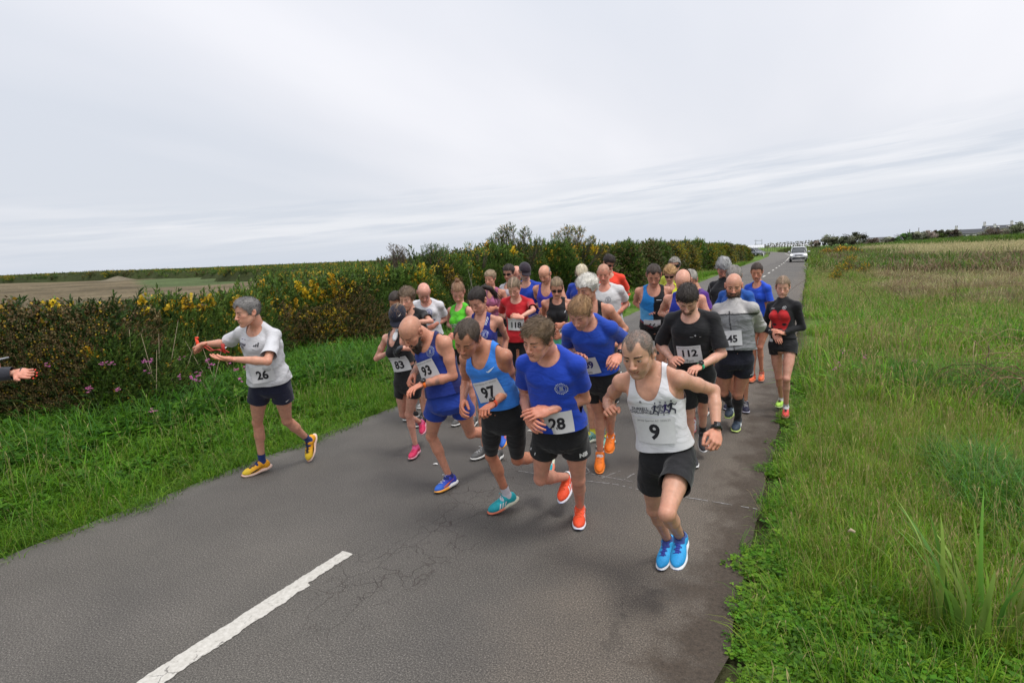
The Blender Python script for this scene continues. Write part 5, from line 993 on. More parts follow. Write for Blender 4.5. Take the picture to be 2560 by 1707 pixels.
# ---- head, local frame: x = person's left, y = forward, z = up, origin mid head
def head_prims(f, jaw=1.0, nose=1.0, age=0.0):
    """f: 0 man, 1 woman"""
    w = 1-.05*f
    P = [('e', A_(0, -.014, .030), (.0745*w, .092, .084), None, .01),
         ('e', A_(0, .028, .034), (.061*w, .060, .066), None, .03),
         ('e', A_(0, .034, -.028), (.056*w, .052, .072), None, .03)]
    for sx in (-1, 1):
        P += [('c', A_(sx*.050*w*jaw, -.002, -.050), A_(sx*.020*jaw, .062, -.098), .020, .016, .03),
              ('e', A_(sx*.041*w, .056, -.022), (.021, .021, .017), None, .022),
              ('e', A_(sx*.028, .055, -.055), (.026, .028, .030), None, .02)]
    P += [('c', A_(-.034, .076, .016), A_(.034, .076, .016), .009-.003*f, .009-.003*f, .014),
          ('e', A_(0, .074, -.100), (.022*jaw, .017, .016), None, .018),
          ('e', A_(0, .070, -.062), (.031, .024, .024), None, .018)]
    P += [('-e', A_(sx*.031, .093, -.001), (.018, .012, .011), None, .014) for sx in (-1, 1)]
    P += [('c', A_(0, .084, .012), A_(0, .106+.004*(nose-1), -.030), .0065, .0105*nose, .010),
          ('e', A_(0, .108*1+.006*(nose-1), -.034), (.0115*nose, .0125, .0095), None, .006)]
    P += [('e', A_(sx*.0115*nose, .100, -.037), (.0085, .0105, .0075), None, .006) for sx in (-1, 1)]
    P += [('e', A_(sx*.031, .0705, -.001), (.0150, .0150, .0125), None, .006) for sx in (-1, 1)]
    P += [('c', A_(-.020, .086, -.0605), A_(0, .0935, -.0575), .0045, .0055, .006), ('c', A_(.020, .086, -.0605), A_(0, .0935, -.0575), .0045, .0055, .006),
          ('c', A_(-.017, .085, -.069), A_(.017, .085, -.069), .0055, .0055, .006), ('e', A_(0, .0885, -.0705), (.012, .006, .0055), None, .005)]
    P += [('-e', A_(0, .098, -.0648), (.026, .012, .0016), None, .003), ('-e', A_(0, .092, -.0815), (.018, .009, .0045), None, .008)]
    for sx in (-1, 1):
        c_, s_ = math.cos(R_(14)), math.sin(R_(14))
        R = np.array([[1, 0, 0], [0, c_, -s_], [0, s_, c_]])
        P += [('e', A_(sx*(.076*w), -.014, -.010), (.0075, .0185, .0310), R, .005), ('e', A_(sx*(.084*w), -.020, -.004), (.006, .017, .027), R, .005),
              ('-e', A_(sx*(.090*w), -.010, -.006), (.008, .0100, .0170), R, .005)]
    return P
def hair_limit(P, hs):
    x, y, z = np.abs(P[:, 0]), P[:, 1], P[:, 2]
    fr = hs.get('front', .066)
    lim = np.interp(y, [-.12, -.06, -.030, -.012, .010, .026, .040, .058, .075, .11], [-.062, -.058, -.050, -.005, -.020, -.012, .030, fr-.012, fr, fr])
    tr = hs.get('temple', 0)
    lim = lim+tr*np.exp(-((x-.036)/.017)**2)*np.clip((y-.01)/.04, 0, 1)
    g = lim-z
    if 'crown' in hs: g = np.maximum(g, z-(hs['crown']-.55*y))
    if 'forelock' in hs:   # bare patch on the crown only
        pass
    return g
def build_head(vx, f, look, hs, tone, rngs):
    V, F = mesh_prims(head_prims(f, look.get('jaw', 1), look.get('nose', 1)), vx)
    n = len(V); C = np.tile(tone, (n, 1))
    G = lambda c, r: np.exp(-(((V-np.array(c))/np.array(r))**2).sum(1))
    red = np.minimum(1, sum(G((sx*.042, .07, -.028), (.022, .03, .022)) for sx in (-1, 1))*.55+G((0, .108, -.034), (.016, .02, .016))*.7+sum(G((sx*.082, -.015, -.005), (.012, .02, .03)) for sx in (-1, 1))*.8+G((0, .09, -.1), (.02, .02, .012))*.2)
    red *= look.get('flush', .8)
    C = C*(1-red[:, None]*np.array([.0, .28, .26]))
    C *= (1+.06*wob(V, 60, 5))[:, None]
    if look.get('stubble'):
        m = np.clip((-.030-V[:, 2])/.02, 0, 1)*np.clip((V[:, 1]+.005)/.03, 0, 1)*(1-G((0, .09, -.064), (.022, .03, .008)))
        m = np.maximum(m, G((0, .098, -.049), (.03, .02, .007))*.9)*look['stubble']
        m = np.clip(m*(1+.35*wob(V, 300, 9)), 0, 1)[:, None]
        C = C*(1-m)+np.array(look.get('stubcol', (.07, .05, .04)))*m
    if look.get('scalp') is not None:
        g = hair_limit(V, hs)+.006*wob(V, 70, 4)
        m = np.clip(-g/.014, 0, 1)**.8*look['scalp']; m = np.clip(m*(1+.2*wob(V, 260, 8)), 0, 1)[:, None]
        C = C*(1-m)+np.array(hs['c'])*m
    return V, F, C
def hair_shell(vx, hs, f):
    th = hs['th']; w = 1-.05*f
    P = [('e', A_(0, -.014-.2*th, .030+.25*th), (.0745*w+th*.8, .092+th, .084+th), None, .01), ('e', A_(0, .028, .034+.3*th), (.061*w+th*.6, .060+th*.6, .066+th), None, .03)]
    if hs.get('vol'): P += [('e', A_(0, .02, .085), (.055, .06, .03+hs['vol']), None, .03)]
    if hs.get('vol2'): P += [('e', A_(0, -.04, .03), (.075+hs['vol2'], .07+hs['vol2'], .08), None, .03)]
    V, F = mesh_prims(P, vx)
    nn = vnormals(V, F); sd = hs.get('seed', 3)
    a = hs.get('rough', .004)
    q = V.copy(); comb = hs.get('comb', A_(1, .3, 1)); q = q*comb
    V = V+nn*(a*(.7*wob(q, 110, sd)+.7*wob(q, 45, sd+1)))[:, None]
    g = hair_limit(V, hs)+.006*wob(V, 120, sd+2)
    C = np.tile(np.array(hs['c'], float), (len(V), 1))
    v = 1+.28*wob(q, 160, sd+3)+.18*wob(q, 60, sd+4)
    if 'c2' in hs:
        m = np.clip(.5+.7*wob(q, 90, sd+5), 0, 1)[:, None]; C = C*(1-m)+np.array(hs['c2'])*m
    if hs.get('part'): C[(np.abs(V[:, 0]) < .0042) & (V[:, 1] > -.03)] = (.42, .28, .21)
    if 'grey_side' in hs:
        m = (np.clip((.05-V[:, 2])/.05, 0, 1)*hs['grey_side'])[:, None]; C = C*(1-m)+np.array([.30, .29, .28])*m
    C = C*np.clip(v, .4, 1.7)[:, None]
    V, F, C = clip_mesh(V, F, g, C)
    return V, F, C
def strands(V, F, C, n, L, w, dirf, lift, r):
    if not len(F): return None
    a, b, c = V[F[:, 0]], V[F[:, 1]], V[F[:, 2]]
    nr = np.cross(b-a, c-a); ar = np.linalg.norm(nr, axis=1); k = r.choice(len(F), n, p=ar/ar.sum())
    u, v = r.random(n), r.random(n); m = u+v > 1; u[m] = 1-u[m]; v[m] = 1-v[m]
    p = a[k]+(b[k]-a[k])*u[:, None]+(c[k]-a[k])*v[:, None]; nn = nr[k]/(ar[k][:, None]+1e-9)
    d = dirf(p)+r.normal(size=(n, 3))*.35; d -= nn*(d*nn).sum(1)[:, None]; d /= np.linalg.norm(d, axis=1)[:, None]+1e-9
    s = np.cross(d, nn)*w/2; l = (L*(.6+.8*r.random(n)))[:, None]; lf = (lift*(.3+1.2*r.random(n)))[:, None]
    p0 = p-nn*.002; p1 = p+d*l*.5+nn*lf*.8; p2 = p+d*l+nn*lf*.6
    Vs = np.stack([p0-s, p0+s, p1-s*.8, p1+s*.8, p2], 1).reshape(-1, 3)
    i = np.arange(n)*5
    Q = np.stack([i, i+1, i+3, i+2], 1); T = np.stack([i+2, i+3, i+4], 1)
    cc = C[F[k, 0]]*(.65+.8*r.random(n))[:, None]
    return Vs, [Q, T], np.repeat(cc, 5, 0)
# ---- hand, local frame: y to the finger tips, z = back of the hand, thumb on +x (left hand: +x mirrored by caller)
def hand_mesh(curl, vx, spread=.0, thumb=.5, sc=1.0):
    P = [('e', A_(0, .050, 0), (.040, .050, .0135), None, .012), ('c', A_(0, -.035, 0), A_(0, .03, 0), .024, .030, .018, .62, A_(0, 0, 1)),
         ('e', A_(.020, .032, -.010), (.018, .028, .013), None, .012)]
    bx = [.030, .0105, -.0095, -.0285]; by = [.088, .094, .090, .080]; ln = [.070, .079, .072, .056]; rd = [.0092, .0096, .0090, .0080]
    cs = curl if hasattr(curl, '__len__') else [curl]*4
    for i in range(4):
        p = A_(bx[i], by[i], 0); ang = 0; yaw = spread*(1.2-i*.8)+.02*(1.5-i)
        P.append(('c', A_(bx[i]*.8, .04, 0), p, .010, rd[i]*1.05, .006))
        for k, fr in enumerate((.50, .29, .21)):
            ang += cs[i]*(1.25, 1.45, .9)[k]
            d = A_(math.sin(yaw)*math.cos(ang), math.cos(ang)*math.cos(yaw), -math.sin(ang))
            q = p+d*ln[i]*fr; r0, r1 = rd[i]*(1-.10*k), rd[i]*(1-.10*(k+1))
            P.append(('c', p, q, r0, r1, .003)); p = q
    a = A_(.026, .018, -.006); d1 = nrm(A_(.75-.35*thumb, .75, -.25-.25*thumb)); b = a+d1*.042; d2 = nrm(A_(.25-.7*thumb, .95, -.2-.45*thumb)); c = b+d2*.034; d3 = nrm(d2+A_(-.35*thumb, 0, -.1)); e = c+d3*.024
    P += [('c', a, b, .0135, .0115, .010), ('c', b, c, .0110, .0100, .004), ('c', c, e, .0100, .0080, .003)]
    V, F = mesh_prims(P, vx)
    return V*sc, F
HAND_CACHE = {}
def hand_cached(curl, vx, spread, thumb):
    k = (tuple(np.atleast_1d(curl)), vx, spread, thumb)
    if k not in HAND_CACHE: HAND_CACHE[k] = hand_mesh(curl, vx, spread, thumb)
    return HAND_CACHE[k]
# ---- shoe template (ankle at the origin, sole at z=-.085)
def shoe_template():
    vx = .0042
    up = [('e', A_(0, .098, -.052), (.041, .090, .030), None, .02), ('c', A_(0, .020, -.014), A_(0, .130, -.050), .038, .028, .03, .85, A_(0, 0, 1)),
          ('e', A_(0, -.022, -.040), (.034, .044, .050), None, .02), ('c', A_(0, -.022, -.02), A_(0, .012, .004), .034, .036, .02)]
    V, F = mesh_prims(up, vx)
    V, F, _ = clip_mesh(V, F, V[:, 2]-.022-.30*np.abs(V[:, 1]+.010))
    upper = (V, F)
    so = [('e', A_(0, .108, -.073), (.047, .092, .020), None, .02), ('e', A_(0, -.022, -.066), (.039, .062, .026), None, .02), ('c', A_(0, .0, -.068), A_(0, .09, -.072), .034, .040, .02, .55, A_(0, 0, 1))]
    V, F = mesh_prims(so, vx)
    zb = -.0865+np.clip((V[:, 1]-.13)/.07, 0, 1)**2*.022+np.clip((-.03-V[:, 1])/.05, 0, 1)**2*.010
    V = V.copy(); V[:, 2] = np.maximum(V[:, 2], zb)
    zt = -.052+np.clip((.02-V[:, 1])/.08, 0, 1)*.012
    V[:, 2] = np.minimum(V[:, 2], zt+.002)
    sole = (V, F)
    bv = BVHTree.FromPolygons(upper[0].tolist(), upper[1].tolist())
    def side(poly_fn, sx):
        out = MB()
        for pv, pf in poly_fn:
            W = []
            for (y, z) in pv:
                h = bv.ray_cast(Vector((sx*.1, y, z)), Vector((-sx, 0, 0)))
                W.append((h[0]+h[1]*.0012)[:] if h[0] else (sx*.03, y, z))
            out.add(np.array(W), pf)
        return out.get()[:2]
    def strip(y0, z0, y1, z1, w0, w1, n=5):
        t = np.linspace(0, 1, n); pv = []
        for k in t: pv += [(y0+(y1-y0)*k-(w0+(w1-w0)*k)/2, z0+(z1-z0)*k), (y0+(y1-y0)*k+(w0+(w1-w0)*k)/2, z0+(z1-z0)*k)]
        return pv, np.array([(2*i, 2*i+1, 2*i+3, 2*i+2) for i in range(n-1)])
    stripes = [strip(y, -.052, y-.022, -.016+.002*i, .011, .010) for i, y in enumerate((.098, .074, .050))]
    sw = []
    n = 9
    for i in range(n):
        t = i/(n-1); y = .12-.13*t; z = -.048+.003*math.sin(t*3)+.030*t**1.6; hw = .007*math.sin(min(1, (t*1.25+.12))*math.pi*.93)+.0008
        sw += [(y, z-hw), (y, z+hw)]
    swoosh = [(sw, np.array([(2*i, 2*i+1, 2*i+3, 2*i+2) for i in range(n-1)]))]
    deco = {}
    for nm, fn in (('stripes', stripes), ('swoosh', swoosh)):
        mb = MB()
        for sx in (-1, 1): mb.add(*side(fn, sx))
        deco[nm] = mb.get()[:2]
    lc = MB()
    for i in range(6):
        y = .045+.0145*i; ps = []
        for x in np.linspace(-.020, .020, 7):
            h = bv.ray_cast(Vector((x, y+(.007 if i % 2 else -.004)*x/.02, .1)), Vector((0, 0, -1)))
            ps.append((h[0]+h[1]*.0022)[:] if h[0] else (x, y, -.02))
        lc.add(*tube(ps, .0021, 5))
    for sx in (-1, 1):
        h = bv.ray_cast(Vector((0, .04, .1)), Vector((0, 0, -1))); z = h[0].z if h[0] else 0
        t = np.linspace(0, 1, 8); lc.add(*tube(np.stack([sx*(.004+.024*np.sin(t*2.6)), .040+.016*t, z+.006+.006*np.sin(t*3)], 1), .0018, 5))
    return upper, sole, deco, lc.get()[:2]
SHOE = shoe_template()
def make_bvh(V, F): return BVHTree.FromPolygons(V.tolist(), F.tolist() if not isinstance(F, list) else [q for f in F for q in f.tolist()])
TEXT_CACHE = {}
def text_mesh(s, size, bold=.0, sx=1.0):
    k = (s, size, bold, sx)
    if k not in TEXT_CACHE:
        cu = bpy.data.curves.new('text', 'FONT'); cu.body = s; cu.size = size; cu.align_x = 'CENTER'; cu.align_y = 'CENTER'; cu.resolution_u = 3; cu.offset = bold*size; cu.space_line = .8
        o = bpy.data.objects.new('text', cu); col.objects.link(o)
        dg = bpy.context.evaluated_depsgraph_get(); me = bpy.data.meshes.new_from_object(o.evaluated_get(dg))
        me.calc_loop_triangles()
        V = np.array([v.co[:2] for v in me.vertices]).reshape(-1, 2)*[sx, 1]; F = np.array([t.vertices[:] for t in me.loop_triangles]).reshape(-1, 3)
        bpy.data.objects.remove(o); bpy.data.curves.remove(cu); bpy.data.meshes.remove(me)
        TEXT_CACHE[k] = (V, F)
    return TEXT_CACHE[k]
def grid2(w, h, nx, ny, round_=0):
    X, Y = np.meshgrid(np.linspace(-w/2, w/2, nx+1), np.linspace(-h/2, h/2, ny+1), indexing='ij')
    V = np.stack([X.ravel(), Y.ravel()], 1); F = []
    for i in range(nx):
        for j in range(ny): a = i*(ny+1)+j; F.append((a, a+ny+1, a+ny+2, a+1))
    return V, np.array(F)
def project(bvh, V2, O, right, up, back, off):
    """drape a flat shape on a garment: rays from in front along 'back'"""
    W = []; miss = []
    d = Vector(back)
    for i, (u, v) in enumerate(V2):
        o = O+right*u+up*v-back*.35
        h = bvh.ray_cast(Vector(o), d, .9)
        if h[0] is None: W.append(None); miss.append(i)
        else:
            W.append(np.array(h[0])-back*off)
    ok = [i for i in range(len(W)) if W[i] is not None]
    if not ok: return None
    A2 = np.array([V2[i] for i in ok])
    for i in miss:
        j = ok[int(((A2-np.array(V2[i]))**2).sum(1).argmin())]
        W[i] = W[j]+right*(V2[i][0]-V2[j][0])+up*(V2[i][1]-V2[j][1])
    return np.array(W)
def logo_ring(r):
    mb = MB()
    for i in range(22):
        a = i/22*6.283; c, s = math.cos(a), math.sin(a); t = np.array([-s, c]); n = np.array([c, s]); k = .7+.3*((i*7) % 3)/2
        V = np.array([n*r*.78-t*r*.07, n*r*.78+t*r*.07, n*r*(.78+.22*k)+t*r*.07, n*r*(.78+.22*k)-t*r*.07]); mb.add(np.c_[V, np.zeros(4)], np.array([(0, 1, 2, 3)]))
    for i in range(40):
        a0, a1 = i/40*6.283, (i+1)/40*6.283
        V = np.array([(r*q*math.cos(a), r*q*math.sin(a), 0) for a, q in ((a0, .60), (a1, .60), (a1, .655), (a0, .655))]); mb.add(V, np.array([(0, 1, 2, 3)]))
    for (x, y, w, h) in ((0, -.28, .62, .12), (0, -.08, .5, .12), (0, .12, .5, .12), (-.2, .32, .12, .16), (0, .32, .12, .16), (.2, .32, .12, .16)):
        V = np.array([(x-w/2, y-h/2, 0), (x+w/2, y-h/2, 0), (x+w/2, y+h/2, 0), (x-w/2, y+h/2, 0)])*r; mb.add(V, np.array([(0, 1, 2, 3)]))
    V, F, _ = mb.get(); return V[:, :2], F[0]
def swoosh2(L):
    n = 11; V = []
    for i in range(n):
        t = i/(n-1); x = (t-.35)*L; y = L*(.42*max(0, t-.18)**1.35-.10+(.55*(.18-t) if t < .18 else 0)); hw = L*.085*math.sin(min(1, t*1.0+.10)*math.pi*.95)+.0004
        V += [(x, y-hw), (x, y+hw)]
    return np.array(V), np.array([(2*i, 2*i+2, 2*i+3, 2*i+1) for i in range(n-1)])
def quads2(L):
    V = []; F = []
    for i, q in enumerate(L): V += list(q); F.append((4*i, 4*i+1, 4*i+2, 4*i+3))
    return np.array(V, float), np.array(F)
def bars3(s):   # three rising slanted bars
    return quads2([[(x-.012*s, -.02*s), (x+.008*s, -.02*s), (x+.008*s-.0*s+.012*s, hh*s), (x-.012*s+.012*s, hh*s)] for x, hh in ((-.03*s, -.002), (0, .014), (.03*s, .03))])
def runner_fig(s, fl=1):
    L = []
    def limb(a, b, w0, w1):
        a, b = np.array(a), np.array(b); d = b-a; n = np.array([-d[1], d[0]])/np.hypot(*d)
        L.append([a-n*w0, b-n*w1, b+n*w1, a+n*w0])
    hd = [(.02, .235), (.035, .215), (.055, .235), (.035, .26)]
    L.append([np.array(p) for p in hd]); limb((.03, .20), (0, .09), .022, .018); limb((.03, .19), (.07, .14), .009, .008); limb((.07, .14), (.10, .17), .008, .006); limb((.02, .19), (-.04, .15), .009, .008); limb((-.04, .15), (-.03, .11), .008, .006)
    limb((.0, .10), (.06, .05), .017, .012); limb((.06, .05), (.05, -.02), .011, .008); limb((.0, .10), (-.03, .03), .017, .012); limb((-.03, .03), (-.10, .03), .011, .008)
    return quads2([[(p[0]*s*fl, (p[1]-.12)*s) for p in q] for q in L])

def build_person(spec):
    nm = spec['key']; Jt = JOINTS[nm]; h = Jt['h']; J = {k: np.array(v, float) for k, v in zip(JN, Jt['q'])}
    s = h/1.76; f = spec.get('f', 0); dt = spec.get('dt', 1); bw = spec.get('bulk', 1.0)*.91
    r = np.random.default_rng(sum(map(ord, nm)))
    tone = np.array(spec.get('tone', (.50, .29, .205)))*np.array([1.14, 1.00, .95])
    base = A_((J['AR'][0]+J['AL'][0])/2, (J['AR'][1]+J['AL'][1])/2, 0)
    root = empty('person', base, spec['label'], 'person', spec.get('group', 'runners gathered on the road'))
    VX = (.012, .0095, .0075)[dt]
    def mk(name, V, F, mat, C=None, parent=root, smooth=True, pbase=None):
        b_ = base if parent is root or pbase is None else pbase
        return mkobj(name, np.asarray(V)-base, F, mat, parent, C, smooth)
    fr_ = nrm(J['C']-J['P'])
    for k_ in 'RL': J['S'+k_] = J['S'+k_]-fr_*.026*s+(J['C']-J['S'+k_])*.05
    lh, ls = nrm(J['HL']-J['HR']), nrm(J['SL']-J['SR'])
    if f: tab = [(-.22, .085, .075, -.01), (-.12, .150, .108, -.012), (0, .170, .112, -.014), (.12, .160, .103, -.008), (.36, .124, .086, 0), (.58, .135, .095, .0), (.76, .145, .104, .004), (.9, .138, .094, .0), (1.0, .098, .070, -.002), (1.1, .050, .052, -.006)]
    else: tab = [(-.22, .085, .075, -.01), (-.12, .145, .108, -.01), (0, .166, .112, -.012), (.15, .160, .106, -.004), (.36, .147, .100, .002), (.56, .155, .108, .002), (.76, .170, .118, .004), (.9, .166, .107, 0), (1.0, .120, .082, -.002), (1.1, .060, .058, -.006)]
    sc = s*bw
    lx, ff = None, None
    LF = Loft(J['P'], J['C'], lh, ls, tab, sc); L = LF.L
    at = lambda x, y, t: J['P']+LF.up*t*L+LF.frame(t)[0]*x*s+LF.frame(t)[1]*y*s
    # head frame
    cx, cy = J['Hd'][0], J['Hd'][1]
    az = math.atan2(cx, cy)+R_(spec['face'][0]); pit = R_(spec['face'][1]); rol = R_(spec['face'][2] if len(spec['face']) > 2 else 0)
    fd_ = A_(-math.sin(az)*math.cos(pit), -math.cos(az)*math.cos(pit), -math.sin(pit))
    side = nrm(np.cross(fd_, A_(0, 0, 1))); side = -side   # person's left
    upv = np.cross(side, fd_); upv = upv if upv[2] > 0 or pit > R_(85) else -upv
    side, upv = side*math.cos(rol)+upv*math.sin(rol), upv*math.cos(rol)-side*math.sin(rol)
    HM = np.stack([side, fd_, upv], 1)       # columns: local x,y,z
    if np.linalg.det(HM) < 0: HM[:, 0] *= -1
    hsz = spec.get('hs', 1.04)*(1-.03*f)*.955
    toH = lambda V: J['Hd']+(np.asarray(V)*hsz)@HM.T
    nb = toH([[0, -.030, -.045]])[0]; nb2 = toH([[0, -.02, -.0]])[0]
    arm = (1-.16*f)*(spec.get('arm', 1.0))*.95; leg = (1-.06*f)*spec.get('leg', 1.0)*.94
    def torso():
        P = [('l', LF, .02)]
        for k, sx in (('R', -1), ('L', 1)):
            S, E = J['S'+k], J['E'+k]
            P += [('c', at(sx*.042, -.012, 1.075), S+LF.up*.006*s, .033*sc, .040*sc*arm, .05), ('c', at(sx*.075, .0, .84), S, .062*sc, .050*sc*arm, .04),
                  ('e', S+(J['C']-S)*.02, (.055*sc*arm, .055*sc*arm, .058*sc*arm), None, .03)]
            P += [('e', at(sx*.075, -.070, -.06), (.072*sc, .062*sc, .085*sc), None, .04)]
            if f: P += [('e', at(sx*.062, .075, .70), (.055*s, .045*s, .055*s), None, .03)]
            else: P += [('e', at(sx*.070, .065, .80), (.070*s, .045*s, .055*s), None, .04), ('e', at(sx*.105, -.03, .70), (.055*sc, .06*sc, .10*sc), None, .04)]
        if spec.get('belly'): P += [('e', at(0, .05, .25), (.13*s, .07*s+spec['belly'], .13*s), None, .06)]
        return P
    def armp(k):
        S, E, W = J['S'+k], J['E'+k], J['W'+k]; a = sc*arm; ud = E-S; fdv = W-E
        return [('c', S, E, .050*a, .037*a, .03), ('e', S+ud*.48, (.046*a, .046*a, .046*a), None, .04), ('e', E, (.037*a,)*3, None, .02),
                ('c', E, E+fdv*.35, .037*a, .041*a, .02), ('c', E+fdv*.35, W, .041*a, .0255*a, .02)]
    def legp(k):
        H, K, A, T = J['H'+k], J['K'+k], J['A'+k], J['T'+k]; a = sc*leg; u = K-H; d = A-K; dn = nrm(d)
        fl = T-A; fl = nrm(fl-dn*np.dot(fl, dn)); un = nrm(u); fk = nrm(fl-un*np.dot(fl, un))
        return [('c', H+u*.05, H+u*.55, .084*a, .074*a, .03), ('c', H+u*.5, K, .075*a, .051*a, .03), ('e', K+fk*.010*a, (.047*a,)*3, None, .03), ('c', H+u*.35+fk*.018*a, H+u*.75+fk*.014*a, .060*a, .048*a, .04),
                ('c', K, K+d*.32, .049*a, .050*a, .03), ('c', K+d*.14-fl*.016*a, K+d*.40-fl*.018*a, .040*a, .043*a, .04), ('c', K+d*.32, A, .048*a, .031*a, .03),
                ('e', A, (.033*a,)*3, None, .015), ('c', A-d*.0, A+(T-A)*.30-dn*-.012, .028*a, .020*a, .015)]
    neck = [('c', at(0, -.012, 1.0), at(0, .0, 1.16)*.3+nb*.7, (.058-.010*f)*sc, (.053-.010*f)*s, .05), ('c', at(0, -.012, 1.0)*.3+nb*.7, nb2, (.052-.010*f)*s, (.050-.008*f)*s, .03)]
    # ---- body surface, one mesh
    P = torso()+neck+armp('R')+armp('L')+legp('R')+legp('L')
    V, F = mesh_prims(P, VX, ks=.5)
    V = smooth_mesh(V, F, 2, .4)
    C = np.tile(tone, (len(V), 1))*(1+.05*wob(V, 14, 3)+.03*wob(V, 70, 4))[:, None]*(1-np.clip(.5+.5*wob(V, 24, 8), 0, 1)[:, None]*np.array([.0, .09, .09]))
    for k in 'RL':
        for jn, am, rr in (('K', .16, .05), ('E', .14, .04)):
            m = np.exp(-((V-J[jn+k])**2).sum(1)/rr**2)*am; C = C*(1-m[:, None]*np.array([.1, 1, 1.1]))
    if spec.get('paleleg'):
        m = np.clip((J['P'][2]-V[:, 2])*6, 0, 1)[:, None]; C = C*(1-m)+C*np.array(spec['paleleg'])*m
    if spec.get('hairyleg'):
        m = np.clip((J['P'][2]-.15-V[:, 2])*6, 0, 1)*np.clip(.5+.5*wob(V*np.array([1, 1, .4]), 160, 12), 0, 1)*spec['hairyleg']; C = C*(1-m[:, None]*.5)
    if spec.get('tattoo'):
        for k, am in spec['tattoo'].items():
            ax = J['W'+k]-J['E'+k]; tt = ((V-J['E'+k])@ax)/(ax@ax); dd = np.linalg.norm(V-(J['E'+k]+np.clip(tt, 0, 1)[:, None]*ax), axis=1)
            m = ((tt > am[0]) & (tt < 1.05) & (dd < .07))*np.clip(.35+1.1*wob(V, 85, 21), 0, 1)*am[1]; C = C*(1-m[:, None])+np.array([.10, .115, .115])*m[:, None]
    mb = MB(); mb.add(V, F, C)
    hv, hF, hC = build_head((.0058, .0042, .0029)[dt], f, spec.get('look', {}), spec.get('hair') or {'c': (.1, .1, .1), 'crown': -1}, tone, r)
    hW = toH(hv); mb.add(hW, hF, hC)
    hands = spec.get('hands', {})
    HF = {}
    for k in 'RL':
        hd = hands.get(k, {}); W, Mh, E = J['W'+k], J['M'+k], J['E'+k]
        y = nrm(Mh-W); n0 = hd.get('n')
        if n0 is None:
            sx = -1 if k == 'R' else 1
            n0 = LF.frame(.6)[0]*sx*.7+LF.frame(.6)[1]*.6+A_(0, 0, .35)
        z = np.array(n0, float); z = nrm(z-y*np.dot(z, y)); x = np.cross(y, z)
        hv_, hF_ = hand_cached(hd.get('curl', .45), (.006, .0048, .0034)[dt], hd.get('spread', 0.02), hd.get('thumb', .5))
        q = hv_*(s*(1-.07*f)*hd.get('sc', 1.02)); F2 = hF_
        # thumb on the inner side: right hand with its back up has the thumb towards the person's left
        flip = (1 if k == 'R' else -1)*(-1)
        if hd.get('swap'): flip = -flip
        if flip < 0: q = q*np.array([-1, 1, 1]); F2 = hF_[:, ::-1]
        Wd = W+q[:, :1]*x+q[:, 1:2]*y+q[:, 2:]*z
        hc = spec.get('glove'); hcC = np.tile(tone*np.array([1.03, .84, .80]), (len(q), 1))*(1+.05*wob(q, 90, 6))[:, None]
        if hd.get('nails') is not None: 
            pass
        if hc is not None: hcC = np.tile(np.array(hc), (len(q), 1))
        mb.add(Wd, F2, hcC); HF[k] = (W, x, y, z)
    mk('body', *mb.get()[:2], M_SKIN, mb.get()[2])
    # ---- face details
    hb = make_bvh(hv, hF)
    hair = spec.get('hair')
    bc = np.array(spec['look'].get('brow', (hair['c'] if hair else (.08, .05, .035)))) if spec.get('look') is not None else np.array((.08, .05, .035))
    if dt >= 1 or spec.get('lookface', 1):
        op = spec.get('look', {}).get('eye', .35)
        for sx in (-1, 1):
            pv = []; pc = []; nu = 9
            for i in range(nu):
                u = (i/(nu-1)*2-1)*.0135; e = math.sqrt(max(0, 1-(u/.0135)**2))
                up_, lo_ = (-.0015+.0065*op)*e, -.0045*e
                if up_ < lo_+.001: up_ = lo_+.001
                for j, vv in enumerate((lo_-.0006, lo_, (lo_+up_)/2, up_, up_+.0022)):
                    rr_ = .0155; yy = math.sqrt(max(1e-6, rr_**2-(u*.9)**2-(vv*.9)**2))
                    pv.append((sx*.031+u, .0705+yy, -.001+vv))
                    if j >= 3: cc = (.035, .022, .018)
                    elif j == 0: cc = tone*.72
                    else: cc = (.045, .03, .02) if abs(u) < .0058 else (.62, .57, .54)
                    pc.append(cc)
            pf = [(i*5+j, (i+1)*5+j, (i+1)*5+j+1, i*5+j+1) for i in range(nu-1) for j in range(4)]
            mk('eye', toH(pv), np.array(pf), M_EYE, np.array(pc, float))
            bv2 = []; n_ = 8
            for i in range(n_):
                t = i/(n_-1); x = sx*(.012+.040*t); z = .0185+.006*math.sin(t*2.4)-.004*t; w_ = .0042*(1-.5*t)*(1-.4*f)
                bv2 += [(x, z-w_), (x, z+w_)]
            W = project(hb, bv2, A_(0, 0, 0), A_(1, 0, 0), A_(0, 0, 1), A_(0, -1, 0), .0012)
            if W is not None: mk('eyebrow', toH(W), np.array([(2*i, 2*i+1, 2*i+3, 2*i+2) for i in range(n_-1)]), M_HAIR, np.tile(bc*.8, (len(W), 1)))
        sm = spec.get('look', {}).get('smile', 0.0); pv = []; pc = []; n_ = 13
        lc = tone*np.array([.80, .52, .52])
        for i in range(n_):
            x = (i/(n_-1)*2-1)*(.0235+.004*sm); e = max(0, 1-(x/(.0236+.004*sm))**2)**.6; cz = -.0648+sm*.010*(x/.024)**2
            for vv, cc in ((.0055*e, lc), (.0012*e, lc), (.0006, np.array([.06, .02, .02])), (-.0008-.0012*e*sm, np.array([.06, .02, .02])), (-.0014-.001*e*sm, lc*1.05), (-.0075*e, lc*1.05)):
                pv.append((x, cz+vv)); pc.append(cc)
        W = project(hb, pv, A_(0, 0, 0), A_(1, 0, 0), A_(0, 0, 1), A_(0, -1, 0), .0012)
